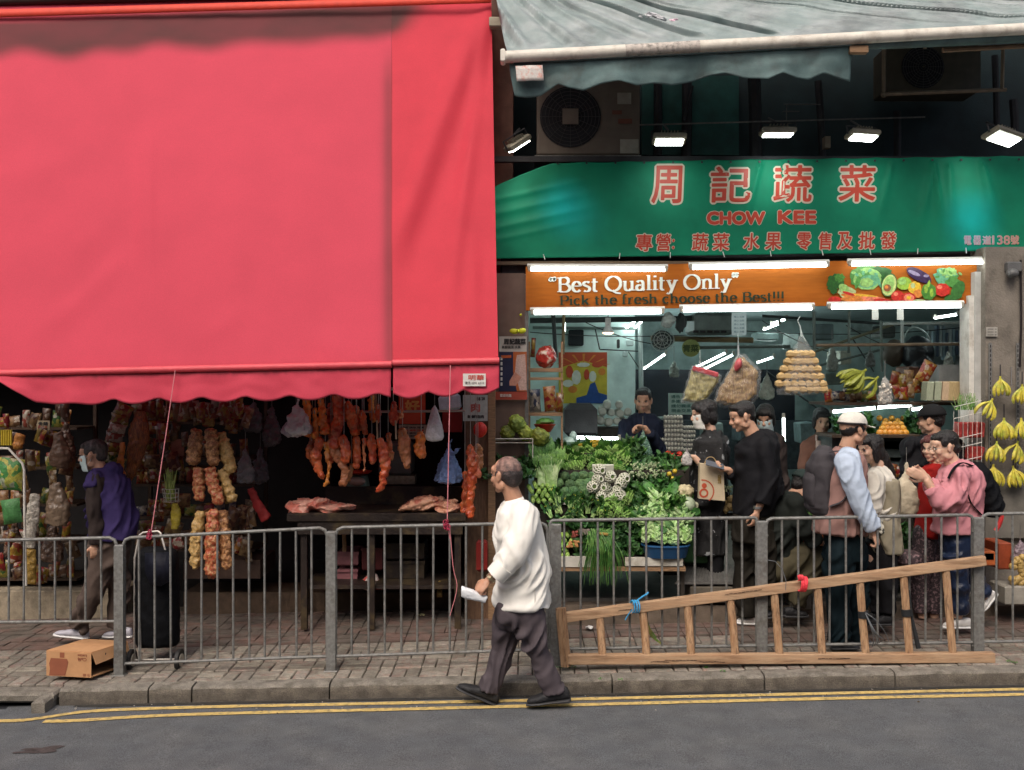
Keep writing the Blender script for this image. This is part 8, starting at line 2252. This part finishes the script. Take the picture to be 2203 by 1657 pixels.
# more stored things at the back of the shop
for i,(x,y,w_,h_,Y_,c,nm,lb)in enumerate(((1770,715,40,34,10.4,(.05,.07,.07),'box','dark box stored under the ceiling frame'),(1805,770,26,30,10.2,(.45,.46,.38),'carton','pale cream carton hanging behind the slanting pipes'),(1850,705,44,20,10.6,(.20,.26,.25),'carton','grey green carton on the high shelf'),(1900,715,30,26,10.6,(.09,.10,.09),'box','small dark box on the high shelf'),(1645,725,46,16,10.6,(.14,.19,.18),'carton','flat grey green carton above the partition'),(1700,735,30,34,10.5,(.30,.36,.34),'carton','pale grey carton above the puff bag'),(1560,700,20,30,10.0,(.30,.36,.36),'panel','light panel right of the ceiling cassette'),(1790,815,34,26,9.6,(.10,.14,.12),'crate','dim crate behind the banana hands'),(1955,800,30,22,9.4,(.20,.08,.05),'carton','dull red carton below the covered machine'),(1420,915,40,36,11.2,(.16,.19,.17),'carton','grey carton on the shelving left of the mint sign'),(1530,925,44,30,11.2,(.22,.26,.24),'carton','pale grey carton on the shelving behind the masked woman'),(1600,930,34,40,11.2,(.10,.13,.14),'carton','dark grey carton on the back shelving'),(1730,930,30,44,11.0,(.16,.22,.22),'carton','teal grey carton left of the apron vendor'),(1320,985,36,22,9.3,(.10,.05,.03),'box','low brown box by the vendor'))):
 mb=MB();mb.bev(P(x,y,Y_),(PX(w_,Y_),.25,PX(h_,Y_)),.012,rot=(0,R.uniform(-.06,.06),R.uniform(-.3,.3)));mb.build(nm,mat('stored_%d'%i,c,.5,.3,9,.1),label=lb,cat='box')
for(px,y0,y1,w_,Y_,c,lb)in((1450,770,812,22,9.9,(.30,.34,.30),'small grey bag hanging left of the noodle bag'),(1650,800,860,34,9.4,(.26,.29,.24),'dim greenish bag hanging behind the puff bag'),(1790,735,800,26,9.6,(.34,.37,.33),'pale bag hanging from the slanting pipe'),(1872,745,790,22,9.4,(.16,.18,.17),'small dark bag hanging from the brownish pipe'),(2040,750,800,24,9.2,(.42,.43,.38),'pale bag hanging by the right jamb')):
 hbag(px,y0,y1,w_,Y_,mat('bag_%d'%px,c,.35,.3,14,.5,30),lb,disp=.03)
mb=MB()
for(a,b)in(((1140,715),(1600,712)),((1600,712),(2070,705)),((1240,684),(1440,745)),((1640,690),(1800,760)),((1820,700),(2000,770))):mb.tube(sag(P(*a,9.8),P(*b,9.9),.05,14),.005,5)
mb.build('cable',dark,label='black cables drooping under the shop ceiling',cat='cable')
# bananas
ban_m=[mat('banana_yellow',(.55,.46,.05),.45,.15,14,.1,rnd=.08,col2=(.34,.38,.05),mix=(.45,.62),dirt=(.25,.17,.03),dscale=26),mat('banana_tip',(.10,.09,.02),.6)]
ban_g=[mat('banana_green',(.26,.28,.04),.45,.2,14,.1,rnd=.1),ban_m[1]]
def bananas(n,ms):
 mb=MB()
 for i in range(n):
  t=2*i/max(1,n-1)-1;t+=R.uniform(-.08,.08);dy=-.02-.035*(1-t*t)*(1 if i%2 else .3)
  o=Vector((t*.075,dy,0));s_=1+R.uniform(-.1,.05)
  pts=[Vector((t*.006,0,0)),Vector((t*.02,dy*.4,-.022)),o*.75+Vector((0,0,-.06)),o+Vector((0,0,-.10)),o*1.04+Vector((0,dy*.1,-.135*s_)),o*.95+Vector((0,0,-.165*s_))]
  q_=crm(pts,3);rr=[float(np.interp(j/(len(q_)-1),(0,.12,.3,.5,.75,.93,1),(.006,.006,.013,.0175,.017,.010,.004)))for j in range(len(q_))]
  mb.tube(q_,rr,5,mi=0);mb.ell(pts[-1],.0055,u=5,v=4,mi=1)
 mb.tube([(0,0,-.012),(0,0,.025)],.010,6,mi=0)
 return mb.mesh('banana_bunch',ms,ang=50)
bm_=[bananas(n,ban_m)for n in(5,6,7,4)]
bl_=((2152,815,'topmost left banana bunch on the right column',0,1.05,0),(2199,832,'banana bunch at the frame edge, top row',1,1.05,0),(2133,863,'banana bunch leaning left in the second row',3,1.15,.5),(2160,905,'wide banana bunch in the third row',2,1.1,0),(2197,905,'banana bunch at the frame edge, third row',1,1.1,0),(2144,955,'left banana bunch in the fourth row',0,1.1,.15),(2188,955,'right banana bunch in the fourth row',3,1.2,.4),(2137,1005,'left banana bunch in the bottom row',1,1.1,0),(2180,1008,'right banana bunch in the bottom row',2,1.1,-.2))
for(px,py,lb,k,s_,ry)in bl_:
 place(bm_[k],'banana_bunch',P(px,py,8.1),(0,ry,R.uniform(-.3,.3)),s_*.84,lb,'bananas')
bg_=bananas(7,ban_g)
place(bg_,'banana_bunch',P(1858,800,8.7),(0,.9,0),1.25,'greenish banana hand lying on the back shelf','bananas');place(bg_,'banana_bunch',P(1842,808,8.75),(0,1.1,.3),1.2,'second greenish banana hand left on the back shelf','bananas');place(bananas(3,ban_g),'banana_bunch',P(1885,815,8.7),(0,.9,0),1.1,'small greenish banana pair beside the garlic bag','bananas')
for px in(2131,2190):
 t=thing('perforated_strip','slotted metal strip on the column, %s one above the bananas'%('left' if px<2150 else 'right'),'strip',P(px,1040,8.2))
 mb=MB();a=P(px-3,1045,8.2);b=P(px+3,738,8.2);mb.bbox(a,b+Vector((0,.012,0)));mb.build('strip',steel,t,smooth=False)
 mb=MB()
 for k in range(30):c=P(px,745+k*10,8.199);mb.bbox(c+Vector((-.004,-.001,-.012)),c+Vector((.004,.0005,.012)))
 mb.build('slots',dark,t,smooth=False)
for(px,y0,y1)in((2152,785,812),(2176,790,830),(2199,800,828),(2160,870,902),(2144,925,952),(2180,975,1004)):
 mb=MB();mb.tube([P(px,y0,8.17),P(px,y1,8.11)],.005,5);mb.build('hook',dark,label='thin black banana hook on the right column, in %s place'%('the topmost' if y0<788 else 'the second' if y0<795 else 'the edge' if y0<860 else 'the middle' if y0<900 else 'the fourth' if y0<950 else 'the lowest'),cat='hook')
o=board('notice',2122,704,2146,724,8.2,mat('column_notice',(.36,.34,.3),.6),'small printed label stuck on the column','label');
for k in range(3):lettering('print','|||||| ||',(2125,707+k*6,2143,710+k*6),8.2,skb,o,bold=.05)
mb=MB();mb.bev(P(2178,575,8.2),(PX(30,8.2),.08,PX(22,8.2)),.01);mb.ell(P(2178,588,8.15),(.05,.05,.04));mb.build('security_camera',mat('camera_grey',(.12,.12,.12),.4),label='small dark camera box on the column under the banner',cat='camera')
mb=MB();mb.tube([P(2196,560,8.2),P(2197,700,8.2),P(2194,790,8.2)],.010,6);mb.build('cable',dark,label='black cable running down the right column',cat='cable')
# garlic bag and right shelf goods
t,a,b,w_=hbag(1904,805,872,34,8.4,mat('net_clear',(.45,.43,.4),.3,.2,14,.5,30,alpha=.45),'net bag of white garlic hanging in the middle',knot=.15,disp=.02)
mb=MB()
for i in range(34):mb.ell(P(1904+R.uniform(-12,13),R.uniform(826,868),8.4+R.uniform(-.03,.03)),R.uniform(.010,.016),u=7,v=5)
mb.build('garlic',mat('garlic_white',(.58,.52,.44),.5,.1,bump=0),t)
sh=thing('goods_shelf','shelf with packets above the fruit display','shelf',P(1900,880,8.9))
for(y0,y1,x0,x1)in((866,872,1775,2072),(936,942,1790,1985)):
 mb=MB();a=P(x0,y1,8.75);b=P(x1,y0,8.75);mb.bbox(a,b+Vector((0,.5,0)));mb.build('board',wood_d,sh,smooth=False)
mb=MB();a=P(1790,935,9.25);b=P(1985,880,9.25);mb.bbox(a,b+Vector((0,.02,0)));mb.build('back_panel',mat('pale_back',(.2,.32,.28),.5,.3,9),sh,smooth=False)
px=1780;i=0
for px in range(1782,1880,13):
 place(R.choice(PW)[0],'leaf_bag',P(px,852,8.85),(0,R.uniform(-.2,.2),R.uniform(-.3,.3)),.8,'dim bagged greens, %s from left on the back shelf beside the garlic'%(ORD+('last',))[(px-1782)//13].replace('lowest','first').replace('topmost','eighth'),'packet','dim bags on the back shelf left of the garlic')
for px,py in((1925,815),(1940,820),(1955,812),(1930,842),(1945,845),(1960,840),(1972,830)):
 place(PW[i%3+0][0],'snack_packet',P(px,py,8.85),(0,R.uniform(-.3,.3),R.uniform(-.3,.3)),.9,'red and orange packet right of the garlic, %s'%('top left','top middle','top right','low left','low middle','low right','far right')[i],'packet','red and orange packets right of the garlic');i+=1
place(pillow(.13,.2,.05,PK[0]),'snack_packet',P(1992,800,8.75),(0,.5,0),1,'tilted red packet hanging below the dark machine','packet')
ver=[mat('vermicelli_a',(.32,.35,.25),.4,.25,40,.3,stretch=(6,6,.5)),mat('vermicelli_b',(.52,.38,.25),.4,.25,30,.3,stretch=(6,6,.5)),mat('vermicelli_c',(.44,.33,.17),.4,.25,30,.3,stretch=(6,6,.5))]
for i,(px,k,lb)in enumerate(((1995,0,'grey green noodle pack, leftmost on the right shelf'),(2012,0,'second grey green noodle pack on the right shelf'),(2028,1,'peach noodle pack in the middle of the right shelf'),(2042,2,'tan noodle pack right of the peach one'),(2056,2,'tan noodle pack near the right end of the shelf'),(2070,1,'peach labelled noodle pack at the right end of the shelf'))):
 mb=MB();mb.bev(P(px,842,8.6),(PX(14,8.6),.12,PX(42,8.6)),.008,rot=(0,.08,0));mb.build('noodle_pack',ver[k],label=lb,cat='packet')
mb=MB();mb.bbox(P(2020,822,9.0),P(2072,785,9.0)+Vector((0,.3,0)));mb.build('carton',mat('white_carton',(.46,.46,.44),.6),label='white carton on the shelf by the right jamb',cat='box',smooth=False)
mb=MB();mb.ell(P(1975,760,9.5),(PX(34,9.5),.2,PX(38,9.5)),nz=.3);mb.ell(P(1985,800,9.4),(PX(26,9.5),.2,PX(34,9.5)),nz=.3);robj(mb,'dark_machine',mat('machine_dark',(.012,.014,.018),.4,.3),label='bulky dark covered machine hanging at right back',cat='machine',voxel=.02,sm=2)
mb=MB();mb.ell(P(1925,760,9.6),(PX(26,9.6),.1,PX(30,9.6)),nz=.2);mb.build('drum',mat('drum_brown',(.10,.08,.06),.5,.3),label='brownish round drum left of the dark machine',cat='drum')
for i in range(9):
 mb=MB();mb.bev(P(2008+i*7,740+R.uniform(-6,6),10.4),(PX(5,10.4),.05,PX(R.uniform(50,75),10.4)),.006);mb.build('bottle',mat('bluish_item_%d'%(i%3),((.3,.4,.45),(.12,.16,.22),(.5,.55,.55))[i%3],.3),label='bluish upright packet on the bright shelf at right back',cat='packet',group='bluish upright packets at right back')
mb=MB();mb.bbox(P(1998,785,10.5),P(2075,695,10.5)+Vector((0,.05,0)));mb.build('wall_panel',mat('panel_bright',(.36,.42,.42),.4,.3,6),label='pale bluish wall panel behind the bluish packets',cat='panel',smooth=False)
orn=mat('orange_fruit',(.55,.24,.03),.4,.15,20,.1,rnd=.15)
mb=MB();mb.ell((0,0,0),.036,u=12,v=8);orm_=mb.mesh('orange',orn)
for r in range(3):
 for i in range(6-r):
  place(orm_,'orange',P(1893+i*11+r*5.5,932-r*9,8.9+r*.03),(0,0,0),.95,'orange fruit in the %s row of the heap under the tube, place %s from left'%(ORD[r],('first','second','third','fourth','fifth','sixth')[i]),'fruit','oranges heaped under the shelf tube light')
for i in range(5):
 place(orm_,'round_fruit',P(1892+i*13,900+(i%2)*6,9.1),(0,0,0),.8,'small pale fruit above the oranges','fruit','small fruits above the oranges')
scatter(lf_,1800,905,1880,930,8.95,9.05,18,12,(0,0,0),'leafy_bunch','leafy greens left of the oranges','vegetable','leafy greens left of the oranges')
scatter(lfd,1950,900,1985,930,8.95,9.05,15,13,(0,0,0),'leafy_bunch','dark greens right of the oranges','vegetable','dark greens right of the oranges')
t=thing('display_fridge','grey glass fronted cold display under the fruit','display',P(1890,1150,8.9))
mb=MB();mb.bbox(P(1790,1180,8.9),P(1985,942,8.9)+Vector((0,.5,0)));mb.build('body',mat('fridge_dark',(.06,.075,.075),.3,.3,5),t,smooth=False)
mb=MB();mb.bbox(P(1890,965,8.88),P(1985,950,8.88));mb.bbox(P(1890,990,8.88),P(1985,984,8.88));mb.build('trim',pipe_w,t,smooth=False)
for i in range(8):
 place(R.choice(PW)[0],'leaf_bag',P(1900+(i%4)*20,1015+(i//4)*40,8.8),(0,R.uniform(-.3,.3),0),.9,'packed produce inside the cold display','packet','packed produce in the cold display')
 # wire baskets on the right jamb
t=thing('wire_shelf','tall white wire basket rack by the right jamb','rack',P(2085,1010,8.3))
mb=MB()
for y in(870,895,940,960,990,1008):mb.tube([P(2052,y+6,8.1),P(2112,y-8,8.1),P(2112,y-8,8.35)],.0028,4)
for px in range(2052,2114,10):mb.tube([P(px,872+(2112-px)*.2,8.1),P(px,1008+(2112-px)*.1,8.1)],.002,4)
mb.build('wires',iron_white,t)
mb=MB()
for i in range(50):
 b=P(R.uniform(2055,2100),882,8.2);mb.tube([b,b+Vector((R.uniform(-.05,.05),R.uniform(-.04,.02),R.uniform(.06,.15)))],[.004,.002],4)
mb.build('herb_bunch',leafm('herb_green',(.12,.28,.06),(.3,.4,.15)),label='fresh green herbs in the top wire basket',cat='vegetable')
redpk=mat('red_pack_tray',(.30,.035,.03),.35,.3,20,.2,col2=(.5,.4,.35),mix=(.6,.65))
for i in range(5):
 mb=MB();mb.bev(P(2060+i*12,925,8.2),(PX(9,8.2),.1,PX(34,8.2)),.01,rot=(0,.1,0));mb.build('red_packet',redpk,label='red packet standing in the middle wire basket',cat='packet',group='red packets in the middle wire basket')
for i in range(3):
 mb=MB();mb.bev(P(2085+i*10,975,8.2),(PX(9,8.2),.1,PX(30,8.2)),.01,rot=(0,.3,0));mb.build('red_packet',redpk,label='tilted red packet in the lower wire basket',cat='packet',group='red packets in the lower wire basket')
 # produce between the people
mb=MB();a=P(1700,1255,8.15);b=P(2110,1120,8.15);mb.bbox((a.x,8.25,a.z),(b.x,8.7,b.z));mb.build('produce_table',stm,label='dark low table of produce behind the shoppers',cat='table',smooth=False)
scatter(lf_+lfl,1715,1085,1780,1120,8.2,8.4,19,15,(0,0,0),'leafy_bunch','leafy greens behind the bending man','vegetable','leafy greens behind the bending man')
scatter(lf_+lfd,1900,1120,2000,1185,8.1,8.3,20,16,(0,0,0),'leafy_bunch','leafy greens between the long haired and pink jacket women','vegetable','leafy greens between the two women')
scatter(lf_,1735,1130,1790,1160,8.1,8.2,18,15,(0,0,0),'leafy_bunch','leafy greens under the hand of the bending man','vegetable','leafy greens under the bending man')
mb=MB()
for i in range(8):mb.tube([P(1750+i*3,1150+R.uniform(-8,8),8.0),P(1765+i*4,1168+R.uniform(-8,8),8.0)],[.014,.006],6)
mb.build('carrots',mat('carrot',(.5,.13,.03),.5),label='orange carrots beside the hand of the bending man',cat='vegetable')
hbag(1950,995,1110,66,7.78,mat('cream_cloth_bag',(.48,.42,.31),.7,.15,9,.4,30),'cream cloth bag between the two women',cat='bag',name='cloth_bag',knot=.3,disp=.03,tilt=-6)
hbag(1900,1092,1150,34,7.5,mat('dotted_bag',(.05,.05,.04),.5,0,30,0,col2=(.62,.6,.52),mix=(.46,.5)),'black and white dotted bag hanging below the beige vest',cat='bag',name='dotted_bag',knot=.1,disp=.01)
mb=MB();mb.loft([(P(1952,1212,7.75),Vector((PX(30,7.7),0,0)),Vector((0,.12,0))),(P(1952,1192,7.75),Vector((PX(30,7.7),0,0)),Vector((0,.12,0))),(P(1952,1184,7.75),Vector((PX(18,7.7),0,0)),Vector((0,.07,0)))],14);robj(mb,'handbag',_mc['patterned_legging'],label='dark purple patterned bag on the ground behind the ladder',cat='bag',voxel=.012,sm=2)
# low blocks and crates at right
stone2=mat('pale_step',(.28,.26,.22),.85,.2,6,.3)
for(x0,y0,x1,y1,Y_,m,lb,ct_)in((1700,1282,1745,1312,7.98,stone2,'pale stone step block behind the railing','step'),(2162,1262,2290,1302,7.7,stone2,'pale stone block at the right edge','block'),(2112,1186,2142,1218,7.75,mat('orange_box',(.50,.12,.03),.5),'orange red carton behind the end of the ladder','box'),(2148,1168,2176,1226,7.85,mat('rust_box',(.28,.055,.02),.5,.3),'rust coloured crate at right behind railing','crate'),(2120,1040,2290,1160,8.16,mat('dark_ledge',(.14,.13,.11),.7,.2),'dim ledge below the bananas','ledge'),(1485,1262,1640,1298,7.97,mat('dim_step',(.10,.085,.065),.7,.3),'dim stone step under the ribbed ramp','step')):
 mb=MB();a=P(x0,y1,Y_);b=P(x1,y0,Y_);mb.bev(((a.x+b.x)/2,Y_+.13,(a.z+b.z)/2),(b.x-a.x,.26,b.z-a.z),.01);mb.build(ct_ if ct_!='step' else 'stone_block',m,label=lb,cat=ct_)
mb=MB();mb.bbox(P(2119,1204,7.745),P(2138,1191,7.745));mb.build('paper_label',sk,label='white paper label on the orange red carton',cat='label',smooth=False)
mb=MB()
for i in range(26):mb.ell(P(2190+R.uniform(-14,14),1225+R.uniform(-26,30),7.75),.028,u=8,v=6)
mb.build('onions',mat('onion_gold',(.40,.27,.09),.4,.2),label='net sack of golden onions at the right edge',cat='vegetable')
hbag(2195,1155,1215,40,7.8,mat('net_purple',(.2,.15,.17),.4,.3,20,.3),'dull purple net bag above the onions',disp=.03)
